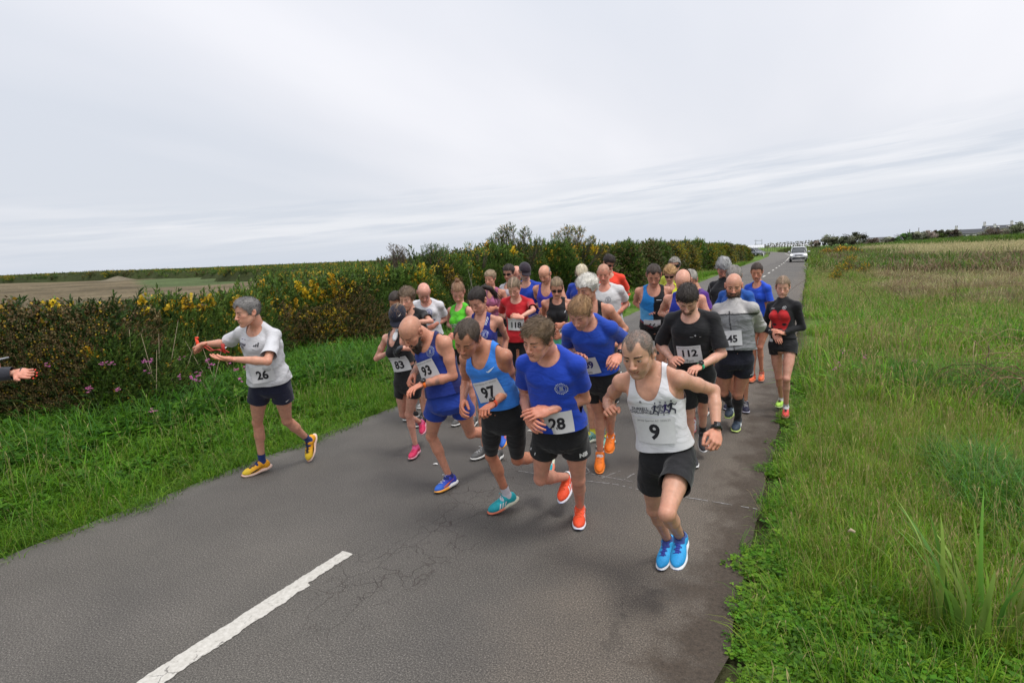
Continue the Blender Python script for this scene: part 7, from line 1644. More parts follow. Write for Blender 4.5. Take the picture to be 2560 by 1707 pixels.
PEOPLE = [
 dict(key='m9', dt=2, label='front right runner in a white vest bearing number 9, smiling', tone=(.50, .315, .225), bulk=.97, arm=1.06, leg=1.0, face=(20, 20, 4), hs=1.06,
  look=dict(eye=.5, smile=1.0, nose=1.12, stubble=.22, brow=(.03, .022, .018), scalp=.85, flush=.8), hair=dict(c=(.125, .105, .09), th=.0016, rough=.0008, noshell=1, n=2600, L=.007, lift=.0012, w=.0014, front=.050, temple=.050, grey_side=.5),
  top=dict(k='vest', c=WHT, strap=.106, neck=(.30, .10), nw=.080, loose=1.2, hem=.0, deco=[
    dict(t=.55, x=-.068, shape=T_('DURRELL\nCHALLENGE', .024, .02), c=(.08, .08, .10)), dict(t=.66, x=-.052, shape=T_('n', .022, .05), c=(.12, .12, .14))]+[dict(t=.565, x=.018+.029*i, shape=runner_fig(.28+.03*(i % 2)), c=((.03, .03, .06), (.20, .20, .24), (.04, .03, .12), (.03, .03, .05))[i]) for i in range(4)]),
  bib=dict(s='9', t=.28, x=-.005, size=.115, rot=-4, w=.215), shorts=dict(c=BLACK, len=.54, flare=1.2), shoe=dict(c=(.03, .36, .72), c2=(.02, .30, .66), tongue=(.03, .05, .30), sole=(.74, .76, .78), out=(.02, .03, .12), lace=(.03, .05, .35)), sock=dict(c=(.05, .08, .30), h=.05),
  wear=[dict(k='watch', arm='L', sq=1, n=(.35, -.9, .3))], hands=dict(R=dict(curl=1.0, thumb=.7, n=(-.3, -.5, .8)), L=dict(curl=.75, n=(.5, -.8, .2))), hairyleg=.35),
 dict(key='m28', dt=2, label='runner number 28 in a royal blue t-shirt and orange shoes, looking sideways', tone=(.54, .30, .22), face=(38, 20, -6), hs=1.05, bulk=1.02,
  look=dict(eye=.15, smile=.9, nose=1.05, brow=(.09, .055, .03), flush=1.1), hair=shortH((.105, .066, .038), c2=(.16, .11, .065), th=.016, vol=.012, front=.060, temple=.030, n=1100, L=.04, lift=.009, rough=.006, dir=(.6, .7, .1)),
  top=dict(k='tee', c=BLUE, hem=-.03, loose=.9, deco=[dict(t=.60, x=.085, shape=LOGO, c=(.50, .56, .66))]), bib=dict(s='28', t=.13, x=.02, rot=3, head=0), shorts=dict(c=BLACK, len=.42, flare=1.4, deco=[dict(leg='L', t=.32, x=.02, shape=T_('NB', .045, .06)), dict(leg='R', t=.32, x=-.03, shape=quads2([[(-.03, -.012), (.03, -.012), (.035, .012), (-.025, .012)]]))]),
  shoe=dict(c=(.85, .085, .025), tongue=(.80, .10, .03), sole=(.80, .12, .05), sole2=(.72, .74, .80), out=(.35, .45, .75), mark='stripes', lace=(.80, .12, .04)), sock=dict(c=(.7, .7, .7), h=.03),
  hands=dict(R=dict(curl=.35, spread=.1, n=(-.5, -.8, .3)), L=dict(curl=.22, spread=.06, n=(0, -.8, .6)))),
 dict(key='m97', dt=2, label='runner in a light blue vest and knee length black tights with number 97', tone=(.44, .225, .145), face=(26, 36, -10), hs=1.05,
  look=dict(eye=.1, smile=.6, stubble=.2, brow=(.05, .035, .025), flush=1.1, scalp=.5), hair=dict(c=(.060, .042, .030), th=.008, rough=.003, n=800, L=.022, lift=.004, front=.066, temple=.055, w=.0024),
  top=dict(k='vest', c=SKY_, strap=.120, neck=(.24, .08), hem=.07, loose=1.1, deco=[dict(t=.70, x=.075, rot=10, shape=swoosh2(.065), c=(.6, .68, .78)), dict(t=.88, x=.09, rot=-18, shape=quads2([[(-.04, -.0015), (.04, -.0015), (.04, .0015), (-.04, .0015)]]), c=(.6, .65, .7))]),
  bib=dict(s='97', t=.38, x=.012, rot=8), shorts=dict(c=BLACK, len=.88, tight=1), shoe=dict(c=(.02, .42, .48), c2=(.01, .30, .36), tongue=(.02, .35, .40), sole=(.66, .66, .52), sole2=(.70, .20, .12), out=(.5, .08, .03), mark='stripes', lace=(.02, .38, .42)), sock=dict(c=(.62, .60, .66), h=.10),
  wear=[dict(k='watch', arm='L', c=(.65, .08, .03), n=(-.2, -.8, .6))], hands=dict(R=dict(curl=.4, n=(-.6, -.7, .1)), L=dict(curl=.85, n=(-.1, -.7, .7)))),
 dict(key='m93', dt=2, label='bald runner with a long dark beard, tattooed forearms and blue vest number 93', tone=(.52, .285, .195), face=(46, 46, -8), hs=1.08, arm=1.16, bulk=1.06, leg=.98,
  look=dict(eye=.1, brow=(.06, .04, .03), flush=1.0, scalp=.18, jaw=1.05), hair=dict(c=(.16, .10, .075), th=0, front=.06), beard=dict(c=(.022, .016, .012), c2=(.07, .058, .048), L=.13),
  top=dict(k='vest', c=(.014, .035, .24), strap=.112, neck=(.20, .08), hem=-.02, fn=vest93, deco=[dict(t=.76, x=.07, shape=LOGO, c=(.30, .33, .42))]), bib=dict(s='93', t=.46, x=-.03, rot=8), shorts=dict(c=(.014, .045, .30), len=.40, flare=1.8),
  shoe=dict(c=(.03, .045, .42), c2=(.03, .14, .60), sole=(.78, .78, .78), sole2=(.80, .36, .06), out=(.02, .02, .03), mark='swoosh', mc=(.62, .15, .05), lace=(.7, .7, .72)), sock=dict(c=(.02, .03, .15), h=.03), tattoo=dict(L=(.45, .55), R=(.05, .7)),
  wear=[dict(k='watch', arm='L', c=(.85, .17, .02), n=(0, -.6, .8))], hands=dict(L=dict(curl=.35, n=(-.2, -.6, .8)), R=dict(curl=.6, n=(-.6, -.5, .5)))),
 dict(key='m26', dt=2, label='grey haired runner in a white t-shirt with number 26, reaching out at the left verge', tone=(.53, .315, .225), face=(66, 10), hs=1.05,
  look=dict(eye=.3, brow=(.10, .085, .07), flush=.9), hair=shortH((.10, .095, .095), c2=(.24, .23, .22), th=.011, vol=.006, front=.058, temple=.018, n=900, L=.022),
  top=dict(k='tee', c=(.58, .585, .61), loose=1.35, slv=.80, hem=-.08, fold=.011, deco=[dict(t=.73, x=.045, shape=bars3(.7), c=(.06, .06, .07), n='logo'), dict(t=.70, x=-.09, shape=T_('ROW\nCI', .03, .05), c=(.05, .05, .08), rot=-4), dict(t=.80, x=-.085, shape=quads2([[(-.03, -.002), (.03, -.002), (.03, .002), (-.03, .002)]]), c=(.1, .05, .2))]),
  bib=dict(s='26', t=.17, x=-.005, rot=6, head=0, look=.2), shorts=dict(c=NAVY, len=.38, flare=1.7, deco=[dict(leg='L', t=.30, x=.02, shape=swoosh2(.035))]),
  shoe=dict(c=(.80, .36, .015), c2=(.72, .50, .03), tongue=(.05, .04, .04), sole=(.80, .58, .48), out=(.45, .12, .06), mark='swoosh', mc=(.05, .04, .03), lace=(.03, .03, .04)), sock=dict(c=(.012, .035, .16), h=.10),
  hands=dict(R=dict(curl=.95, n=(-.2, -.3, .9)), L=dict(curl=.15, spread=.05, thumb=.2, n=(.15, .25, -.95)))),
 dict(key='w83', f=1, dt=2, label='woman in a black cap, black vest and shorts with number 83 and pink shoes', tone=(.58, .36, .28), face=(16, 42, 0), hs=1.03,
  look=dict(eye=.1, flush=1.0, brow=(.1, .06, .03)), hair=pulled((.24, .15, .085), pony=[(0, -.10, .02), (.04, -.13, .0), (.06, -.12, -.08), (.05, -.10, -.16)], pr=.7),
  top=dict(k='vest', c=BLACK, strap=.085, neck=(.22, .08), hem=.30, loose=.2), bib=dict(s='83', t=.33, x=.03, rot=3), shorts=dict(c=BLACK, len=.36, waist=.34, flare=.8), sock=dict(c=(.55, .08, .20), h=.045),
  shoe=dict(c=(.58, .025, .10), tongue=(.50, .03, .10), sole=(.62, .30, .36), out=(.45, .05, .10), lace=(.60, .05, .14)), wear=[dict(k='cap', c=(.012, .014, .028), logo=-30)], glove=(.016, .017, .024),
  hands=dict(R=dict(curl=.9, n=(-.4, -.6, .6)), L=dict(curl=.8, n=(.3, -.7, .5)))),
 dict(key='m289', dt=2, label='ginger haired runner in a blue t-shirt with number 289 and neon orange shoes', tone=(.58, .335, .245), face=(26, 38, -4), hs=1.05,
  look=dict(eye=.05, stubble=.35, stubcol=(.24, .12, .06), brow=(.20, .10, .045), flush=1.1), hair=shortH((.235, .125, .055), c2=(.36, .22, .11), th=.014, vol=.014, rough=.007, n=1000, L=.03, lift=.009, front=.058, temple=.01),
  top=dict(k='tee', c=(.014, .060, .40), hem=.06, loose=.5, slv=.80), bib=dict(s='289', t=.24, x=-.035, rot=10, size=.085, name='Tom', head=0, blue=1), shorts=dict(c=BLACK, len=.48, flare=1.3),
  shoe=dict(c=(.92, .20, .012), tongue=(.85, .22, .03), sole=(.88, .26, .04), out=(.20, .04, .02), mark='swoosh', mc=(.35, .06, .02), lace=(.85, .25, .05)), sock=dict(c=(.66, .64, .66), h=.03),
  wear=[dict(k='watch', arm='L', n=(.3, -.9, .3))], hands=dict(R=dict(curl=.25, spread=.1, n=(.2, .5, .8)), L=dict(curl=.5, n=(.4, -.8, .3)))),
 dict(key='m112', dt=2, label='dark haired bearded runner in a black t-shirt with number 112 and a green watch', tone=(.58, .375, .285), face=(4, 44), hs=1.04, bulk=1.0, arm=1.08,
  look=dict(eye=.0, stubble=.75, stubcol=(.045, .03, .022), brow=(.025, .018, .014)), hair=shortH((.022, .016, .013), c2=(.04, .03, .024), th=.014, vol=.012, n=900, L=.022, lift=.008, front=.062),
  top=dict(k='tee', c=BLACK, hem=.08, loose=1.1, slv=.85, deco=[dict(t=.66, x=.05, shape=quads2([[(-.008, .003), (0, -.005), (.008, .003), (0, .011)], [(-.045, -.012), (.045, -.012), (.045, -.009), (-.045, -.009)]]), c=(.55, .55, .55))]),
  bib=dict(s='112', t=.31, x=-.01, rot=5, size=.082, name='Tom', sx=1.15), shorts=dict(c=BLACK, len=.72, flare=1.5), shoe=dict(c=(.035, .035, .04), sole=(.62, .62, .62), out=(.05, .05, .05), lace=(.1, .1, .1), tongue=(.05, .05, .05)), sock=dict(c=BLACK, h=.10),
  wear=[dict(k='watch', arm='L', c=(.03, .42, .22), n=(0, -.7, .7))], hands=dict(R=dict(curl=.15, spread=.06, n=(-.1, -.8, .6)), L=dict(curl=.6, n=(-.1, -.7, .7)))),
 dict(key='m645', dt=2, label='bald bearded man in a translucent grey jacket with number 645 and long black socks', tone=(.54, .30, .215), face=(0, 20), hs=1.06, bulk=1.02, leg=1.05,
  look=dict(eye=.8, stubble=.8, stubcol=(.06, .038, .026), brow=(.05, .03, .02), flush=1.1, scalp=.1), hair=dict(c=(.2, .13, .1), th=0, front=.06), beard=dict(c=(.045, .028, .02), L=.0),
  top=dict(k='long', c=(.17, .175, .182), hem=.04, loose=1.8, mat=M_SHINY, name='jacket', fold=.010, nw=.075, neck=(.04, .02), fn=jacketfn), bib=dict(s='645', t=.28, x=-.02, size=.095, head=0, w=.22, h=.15, rot=2),
  shorts=dict(c=(.012, .013, .024), len=.40, flare=1.6, deco=[dict(leg='L', t=.28, x=.05, shape=bars3(.8)), ]), shoe=dict(c=(.035, .055, .085), sole=(.7, .72, .7), sole2=(.5, .62, .2), out=(.4, .6, .1), mark='stripes', mc=(.6, .7, .7), lace=(.05, .07, .1)), sock=dict(c=(.012, .012, .014), h=.40),
  wear=[dict(k='watch', arm='L', n=(0, -.8, .6))], hands=dict(L=dict(curl=.5, n=(-.3, -.4, .9)), R=dict(curl=.4))),
 dict(key='w118', f=1, dt=2, label='young blonde woman in a black and red long sleeved top near the right verge', tone=(.56, .35, .265), face=(0, 16), hs=1.05,
  look=dict(eye=.2, brow=(.12, .08, .05), flush=.8), hair=pulled((.20, .135, .085), c2=(.27, .19, .12), front=.066, part=1),
  top=dict(k='long', c=BLACK, hem=.02, loose=.25, fn=top118, deco=[dict(t=.80, x=.072, shape=logo_ring(.022), c=(.7, .7, .7)), dict(t=.79, x=-.075, shape=T_('JERSEY', .018, .03), c=(.6, .55, .55))]), bib=dict(s='118', t=.10, x=-.02, size=.085, head=0, w=.20, h=.14), shorts=dict(c=BLACK, len=.26, waist=.22, flare=.7),
  shoe=dict(c=(.80, .07, .08), sole=(.60, .25, .25), out=(.1, .02, .02), lace=(.05, .02, .02), tongue=(.04, .02, .02), R=dict(c=(.42, .75, .10), sole=(.5, .65, .3))), sock=dict(c=(.62, .62, .62), h=.06),
  hands=dict(L=dict(curl=.15, spread=.05, n=(-.1, -.7, .7)), R=dict(curl=.35, n=(-.1, -.8, .5)))),
 dict(key='wblue', f=1, dt=1, label='dark haired woman in a bright blue t-shirt before the empty road, orange shoes', tone=RUDDY, face=(4, 20), hs=1.10,
  look=dict(eye=.1, smile=.5, flush=1.1, brow=(.05, .03, .02)), hair=pulled((.045, .028, .020)), top=dict(k='tee', c=(.02, .085, .62), hem=.0, loose=.8, slv=.7), shorts=dict(c=BLACK, len=.45), shoe=dict(c=(.80, .16, .06), sole=(.7, .25, .15), lace=(.6, .5, .4)), sock=dict(c=(.3, .05, .03), h=.04)),
 dict(key='m66', dt=1, label='smiling man in a blue and black sleeveless tri suit with number 66', tone=(.48, .265, .185), face=(0, 34), hs=1.12, bulk=1.05,
  look=dict(eye=.0, smile=.9, flush=1.2, brow=(.05, .035, .025)), hair=shortH((.045, .030, .022), th=.008, vol=.004, front=.066, temple=.03, n=500, L=.015),
  top=dict(k='vest', c=BLACK, strap=.118, neck=(.17, .06), hem=-.05, loose=.3, fn=suit66, deco=[dict(t=.72, x=.06, shape=T_('HUUB', .018, .03))][:0]+[dict(t=.72, x=.06, shape=quads2([[(-.03, -.003), (.03, -.003), (.03, .003), (-.03, .003)]]))]), bib=dict(s='66', t=.06, x=-.01, size=.10), shorts=dict(c=BLACK, len=.40, tight=1), shoe=dict(c=(.06, .3, .2)), sock=dict(c=(.5, .5, .1), h=.08),
  wear=[dict(k='watch', arm='L', n=(0, -.7, .7))], hands=dict(R=dict(curl=.15, n=(-.1, -.7, .7)), L=dict(curl=.5, n=(-.1, -.6, .7)))),
 dict(key='d4', f=1, dt=0, label='dark haired runner mostly hidden behind the black cap, only the forehead showing', tone=TAN, face=(12, 30), hair=pulled((.035, .024, .018)), top=dict(k='tee', c=BLACK), shorts=dict(c=BLACK), shoe=dict(c=(.05, .05, .05)), look={}),
 dict(key='w5', f=1, dt=1, label='woman with frizzy brown hair tied back in a black t-shirt, behind the bald bearded runner', tone=PALE, face=(22, 18), hs=1.06, look=dict(eye=.05, smile=.3, brow=(.08, .05, .03)),
  hair=dict(c=(.10, .065, .040), c2=(.16, .11, .07), th=.018, vol2=.014, rough=.007, n=1300, L=.045, lift=.014, front=.062, dir=(0, -1, .2), bun=(0, -.115, .02), br=.035), top=dict(k='tee', c=BLACK, loose=.9), shorts=dict(c=BLACK), shoe=dict(c=(.05, .05, .06)), wear=[]),
 dict(key='m6', dt=1, label='elderly bald man in a white club t-shirt looking down, left of the woman in green', tone=(.58, .33, .26), face=(-6, 42), hs=1.08, look=dict(eye=0, flush=1.2, brow=(.3, .28, .25)), hair=dict(c=(.42, .40, .38), th=.003, rough=.001, crown=.035, n=200, L=.008, lift=.002, front=.1),
  top=dict(k='tee', c=WHT, loose=1.2, deco=[dict(t=.72, x=.06, shape=logo_ring(.045), c=(.12, .14, .40)), dict(t=.48, x=.06, shape=T_('SPARTAN\nAC', .03, .05), c=(.06, .07, .25))]), shorts=dict(c=BLACK), shoe=dict(c=(.3, .3, .3))),
 dict(key='w8', f=1, dt=1, label='woman with a topknot bun in a bright green sleeveless top', tone=(.58, .33, .26), face=(4, 36), hs=1.06, look=dict(eye=.05, smile=.3, flush=1.2, brow=(.16, .08, .04)), hair=pulled((.20, .10, .052), c2=(.28, .16, .09), bun=(0, -.05, .135), br=.026),
  top=dict(k='vest', c=(.10, .55, .025), strap=.122, neck=(.12, .05), loose=1.6, hem=-.1, deco=[dict(t=.50, x=-.02, shape=T_('SCOTT', .055, .06), c=(.62, .72, .60))]), shorts=dict(c=BLACK, len=.4), shoe=dict(c=(.1, .1, .1))),
 dict(key='w9', f=1, dt=2, label='woman with a long dark ponytail in a navy club vest, behind number 97', tone=(.52, .30, .215), face=(34, 34), hs=1.06, look=dict(eye=.05, smile=.5, flush=.9, brow=(.03, .02, .015)),
  hair=pulled((.024, .017, .014), pony=[(0, -.095, .06), (-.035, -.125, .065), (-.075, -.145, .03), (-.095, -.155, -.04), (-.10, -.16, -.11)], pr=.8),
  top=dict(k='vest', c=NAVYV, strap=.092, neck=(.30, .08), hem=-.08, loose=.3, deco=[dict(t=.66, x=.065, shape=LOGO, c=(.40, .44, .60)), dict(t=.90, x=.078, shape=T_('SOOP', .026, .03), rot=80, c=(.6, .6, .65))]), bib=dict(s='', t=.42, x=.0, head=1, w=.15, h=.12), shorts=dict(c=BLACK, len=.3), shoe=dict(c=(.1, .1, .1))),
 dict(key='w11', f=1, dt=1, label='older woman with short sandy hair in a dusty pink tank top', tone=(.54, .30, .21), face=(24, 16), hs=1.05, look=dict(eye=.3, smile=.5, brow=(.14, .09, .06)), hair=shortH((.24, .165, .10), c2=(.36, .27, .18), th=.013, vol2=.004, n=700, L=.035, lift=.008, dir=(0, -1, .3), front=.064),
  top=dict(k='vest', c=(.42, .13, .24), strap=.10, neck=(.24, .08), loose=.8), shorts=dict(c=BLACK), shoe=dict(c=(.1, .1, .1))),
 dict(key='w12', f=1, dt=1, label='woman with parted highlighted hair in a red t-shirt, checking her watch', tone=(.60, .37, .285), face=(16, 34), hs=1.06, look=dict(eye=.0, brow=(.10, .065, .04)), hair=pulled((.11, .075, .048), c2=(.26, .19, .12), front=.070, part=1, bun=(-.055, -.095, .0), br=.028),
  top=dict(k='tee', c=(.50, .014, .022), loose=.8, slv=.7, hem=-.15, deco=[dict(t=.52, x=-.055, shape=quads2([[(-.045, -.03), (.045, -.03), (.045, .03), (-.045, .03)]]), c=(.35, .58, .66)), dict(t=.50, x=.05, shape=T_('10k', .042, .05), c=(.7, .68, .7))]), bib=dict(s='118', t=.31, x=.01, size=.095), shorts=dict(c=BLACK, len=1.8, tight=1, name='leggings'), shoe=dict(c=(.1, .1, .1)),
  wear=[dict(k='watch', arm='R')], hands=dict(R=dict(curl=.4, n=(0, -.8, .5)), L=dict(curl=.4, n=(0, -.7, .7)))),
 dict(key='m13', dt=0, label='man with tousled dark hair and sunglasses in a patterned white shirt, behind the pink top', tone=(.50, .30, .21), face=(24, 16), hs=1.05, look=dict(stubble=.3), hair=shortH((.030, .021, .017), th=.018, vol=.012, n=600, L=.03, lift=.01), top=dict(k='tee', c=(.55, .55, .58)), shorts=dict(c=BLACK), shoe=dict(c=(.1, .1, .1)), wear=[dict(k='glasses')]),
 dict(key='m14', dt=0, label='bald man mostly hidden between the sunglasses man and the dark cap', tone=(.56, .31, .23), face=(-5, 34), hs=1.1, look=dict(flush=1.2), hair=dict(c=(.3, .28, .26), th=.003, crown=.03, front=.1, n=100, L=.008), top=dict(k='tee', c=(.05, .06, .10)), shorts=dict(c=BLACK), shoe=dict(c=(.1, .1, .1))),
 dict(key='m15', dt=1, label='man in a dark plum cap, sunglasses and blue t-shirt with a short grey beard', tone=(.54, .32, .24), face=(-16, 30), hs=1.06, look=dict(stubble=.8, stubcol=(.34, .32, .30), eye=.1), hair=dict(c=(.25, .24, .23), th=.004, front=.06, n=100, L=.01), top=dict(k='tee', c=(.014, .055, .42), loose=.9), shorts=dict(c=BLACK), shoe=dict(c=(.1, .1, .1)), wear=[dict(k='cap', c=(.028, .020, .030)), dict(k='glasses')]),
 dict(key='m16', dt=1, label='bald man with grey sides in a violet blue vest, behind the woman with sunglasses', tone=(.54, .31, .215), face=(26, 34), hs=1.06, look=dict(eye=.05, flush=.8, brow=(.10, .08, .06), stubble=.15), hair=dict(c=(.30, .29, .28), th=.003, rough=.001, crown=.03, n=250, L=.008, lift=.002, front=.1),
  top=dict(k='vest', c=(.055, .050, .46), strap=.115, neck=(.26, .08), loose=1.4, deco=[dict(t=.9, x=-.085, shape=quads2([[(-.02, -.012), (.02, -.012), (.02, .012), (-.02, .012)]]), c=(.14, .18, .55))]), shorts=dict(c=BLACK), shoe=dict(c=(.1, .1, .1)), hands=dict(R=dict(curl=.5))),
 dict(key='w17', f=1, dt=1, label='woman with black wraparound sunglasses in a black high necked vest and green shorts', tone=(.50, .285, .20), face=(0, 24), hs=1.06, look=dict(eye=.1, brow=(.08, .05, .03)), hair=pulled((.13, .085, .052), c2=(.28, .20, .12), front=.064),
  top=dict(k='vest', c=BLACK, strap=.088, neck=(.10, .05), loose=.3, hem=.0, deco=[dict(t=.70, x=.10, rot=50, shape=swoosh2(.03))]), bib=dict(s='114', t=.18, x=.01, size=.09), shorts=dict(c=(.10, .46, .26), len=.35, waist=.08), shoe=dict(c=(.1, .1, .1)), wear=[dict(k='glasses')], hands=dict(R=dict(curl=.4, n=(0, -.8, .5)))),
 dict(key='m20', dt=2, label='white haired runner in a black vest behind number 289, looking to the side', tone=(.50, .285, .20), face=(40, 20, -4), hs=1.07, arm=1.06, look=dict(eye=.15, flush=1.0, brow=(.14, .12, .10)), hair=shortH((.62, .59, .53), c2=(.76, .74, .68), th=.020, vol=.012, vol2=.004, rough=.006, n=1300, L=.034, lift=.012, front=.056, dir=(0, -.4, .6), w=.0024),
  top=dict(k='vest', c=BLACK, strap=.110, neck=(.28, .08), loose=.9), shorts=dict(c=BLACK), shoe=dict(c=(.20, .42, .36), sole=(.7, .72, .6), mark='stripes', mc=(.03, .04, .07), lace=(.1, .1, .12)), sock=dict(c=(.65, .62, .05), h=.06), hands=dict(L=dict(curl=.6))),
 dict(key='m21', dt=1, label='runner with bleached spiky hair, black visor and blue t-shirt behind the white haired one', tone=TAN, face=(0, 62), hs=1.06, look={}, hair=shortH((.52, .44, .30), c2=(.62, .56, .42), th=.012, vol=.010, n=600, L=.022, lift=.014, w=.0026), top=dict(k='tee', c=(.014, .050, .36)), shorts=dict(c=BLACK), shoe=dict(c=(.1, .1, .1)), wear=[dict(k='visor', c=BLACK, z=(.030, .075))]),
 dict(key='m22', dt=1, label='sunburnt man with cropped fair hair in a white t-shirt with a small round badge', tone=(.56, .28, .20), face=(4, 22), hs=1.06, bulk=1.1, look=dict(eye=.05, flush=1.4, scalp=.5, brow=(.3, .2, .12)), hair=dict(c=(.30, .19, .12), th=.0016, rough=.001, noshell=1, n=1500, L=.006, lift=.001, w=.0015, front=.060, temple=.02), belly=.03,
  top=dict(k='tee', c=(.62, .62, .62), loose=1.6, hem=-.05, deco=[dict(t=.66, x=.075, shape=logo_ring(.040), c=(.10, .11, .14))]), shorts=dict(c=BLACK), shoe=dict(c=(.1, .1, .1)), hands=dict(L=dict(curl=.3))),
 dict(key='m23', dt=1, label='tall dark haired man with sunglasses in a bright red orange t-shirt, back row', tone=(.48, .27, .19), face=(-34, 34), hs=1.04, look=dict(eye=.1), hair=shortH((.028, .018, .014), th=.017, vol=.014, n=700, L=.026, lift=.006, front=.056), top=dict(k='tee', c=(.86, .060, .028), loose=1.3, slv=.75, deco=[dict(t=.72, x=.0, shape=runner_fig(.35), c=(.75, .7, .7))]), shorts=dict(c=BLACK), shoe=dict(c=(.1, .1, .1)), wear=[dict(k='glasses')]),
 dict(key='m25', dt=0, label='grey curly haired man with a black headband and sunglasses at the very back', tone=(.54, .32, .24), face=(0, 10), hs=1.06, look={}, hair=shortH((.17, .15, .125), c2=(.30, .28, .25), th=.022, vol=.01, n=700, L=.03, lift=.012, rough=.009, front=.07), top=dict(k='tee', c=(.45, .50, .06)), shorts=dict(c=BLACK), shoe=dict(c=(.1, .1, .1)), wear=[dict(k='headband', c=BLACK, z=(.020, .046)), dict(k='glasses')]),
 dict(key='p26', f=1, dt=0, label='small runner with bushy ginger hair and blue mirrored glasses before the headband man', tone=(.52, .32, .24), face=(4, 26), hs=1.0, look={}, hair=dict(c=(.32, .175, .070), c2=(.46, .28, .12), th=.026, vol2=.012, rough=.011, n=1300, L=.03, lift=.014, front=.055, dir=(0, -.3, -.3), w=.003), top=dict(k='tee', c=(.60, .62, .03)), shorts=dict(c=BLACK), shoe=dict(c=(.1, .1, .1)), wear=[dict(k='glasses')]),
 dict(key='m27', dt=1, label='balding man in a royal blue vest, head bowed right behind number 112', tone=(.57, .335, .25), face=(8, 50), hs=1.08, look=dict(eye=0, flush=1.0), hair=dict(c=(.13, .11, .095), th=.006, rough=.002, crown=.028, n=350, L=.012, lift=.003, front=.1), top=dict(k='vest', c=(.018, .035, .33), strap=.115, neck=(.22, .08), loose=1.2), shorts=dict(c=BLACK), shoe=dict(c=(.62, .60, .62), sole=(.65, .2, .2)), sock=dict(c=(.5, .05, .05), h=.05)),
 dict(key='p28', dt=0, label='grey haired runner in a purple top, mostly hidden behind the balding man', tone=TAN, face=(10, 30), hs=1.02, look={}, hair=shortH((.20, .185, .16), c2=(.34, .32, .28), th=.012, n=300), top=dict(k='tee', c=(.085, .022, .21)), shorts=dict(c=BLACK), shoe=dict(c=(.1, .1, .1))),
 dict(key='m30', dt=1, label='man with wavy silver hair in a black long sleeved top with thin white piping', tone=(.52, .285, .21), face=(-4, 42), hs=1.08, look=dict(eye=0, stubble=.5, stubcol=(.2, .18, .16), flush=1.3), hair=shortH((.20, .20, .20), c2=(.42, .42, .42), th=.020, vol=.012, rough=.008, n=900, L=.03, lift=.01, front=.06),
  top=dict(k='long', c=BLACK, loose=.8, deco=[dict(t=.82, x=-.105, shape=quads2([[(-.003, -.10), (.001, -.10), (-.004, .10), (-.008, .10)]]), c=(.5, .5, .52), rot=8)]), shorts=dict(c=BLACK), shoe=dict(c=(.02, .02, .03), sole=(.5, .5, .6)), sock=dict(c=(.1, .1, .12), h=.05)),
 dict(key='m31', dt=1, label='grey haired runner in a mid blue t-shirt almost wholly behind the grey jacket', tone=TAN, face=(0, 46), hs=1.12, look={}, hair=shortH((.16, .145, .13), c2=(.26, .24, .22), th=.010, n=500), top=dict(k='tee', c=(.020, .10, .40), loose=.8), shorts=dict(c=BLACK), shoe=dict(c=(.02, .02, .05), sole=(.5, .5, .6))),
 dict(key='spec', f=1, dt=2, label='bystander in a dark jacket with red nails, reaching in at the left border', tone=(.58, .36, .28), face=(-75, 0), hs=1.03, look=dict(eye=.5), group='', hair=shortH(BRH, th=.016, n=500, L=.04, dir=(0, -.3, -1)),
  top=dict(k='long', c=(.030, .032, .042), hem=-.2, loose=1.3, name='jacket'), shorts=dict(c=(.03, .04, .07), len=1.9, name='jeans'), shoe=dict(c=(.1, .1, .1)), hands=dict(R=dict(curl=.10, thumb=.1, spread=.02, n=(.15, .75, -.55)), L=dict(curl=.8, n=(.2, .3, -.9)))),
]

ONLY = None
BUILT = {}
for sp in PEOPLE:
    if ONLY and sp['key'] not in ONLY: continue
    BUILT[sp['key']] = build_person(sp)
if 'spec' in BUILT:
    b_ = BUILT['spec']
    W, x, y, z = b_['HF']['R']
    mb = MB()
    for i, (bx, ln) in enumerate(((.030, .158), (.0105, .173), (-.0095, .162), (-.0285, .136))): v_, f_ = box((0, 0, 0), (.009, .011, .003)); mb.add(W-x*bx*.98+y*(ln*.97)+z*(-.004)+v_[:, :1]*x+v_[:, 1:2]*y+v_[:, 2:]*z, f_)
    v_, f_ = mb.get()[:2]; mkobj('nail_varnish', v_-np.array(b_['root'].location), f_, flat_mat('red_varnish', (.75, .05, .03), .25), b_['root'])
    W, x, y, z = b_['HF']['L']
    c = W+y*.085+A_(0, 0, .045); rt = nrm(A_(_R.x, _R.y, .35)); up_ = nrm(np.cross(rt, A_(_f.x, _f.y, 0))); fw = np.cross(rt, up_); B = np.stack([rt, fw, up_], 1)
    ph = empty('phone', c, 'dark smartphone with a pale edge held at the left border by the bystander', 'phone')
    v_, f_ = box((0, 0, 0), (.145, .072, .009)); mkobj('case', v_@B.T, f_, flat_mat('phone_case', (.35, .36, .38), .3), ph, None, False)
    v_, f_ = box((0, 0, -.0055), (.135, .066, .003)); mkobj('screen', v_@B.T, f_, M_LENS, ph, None, False)
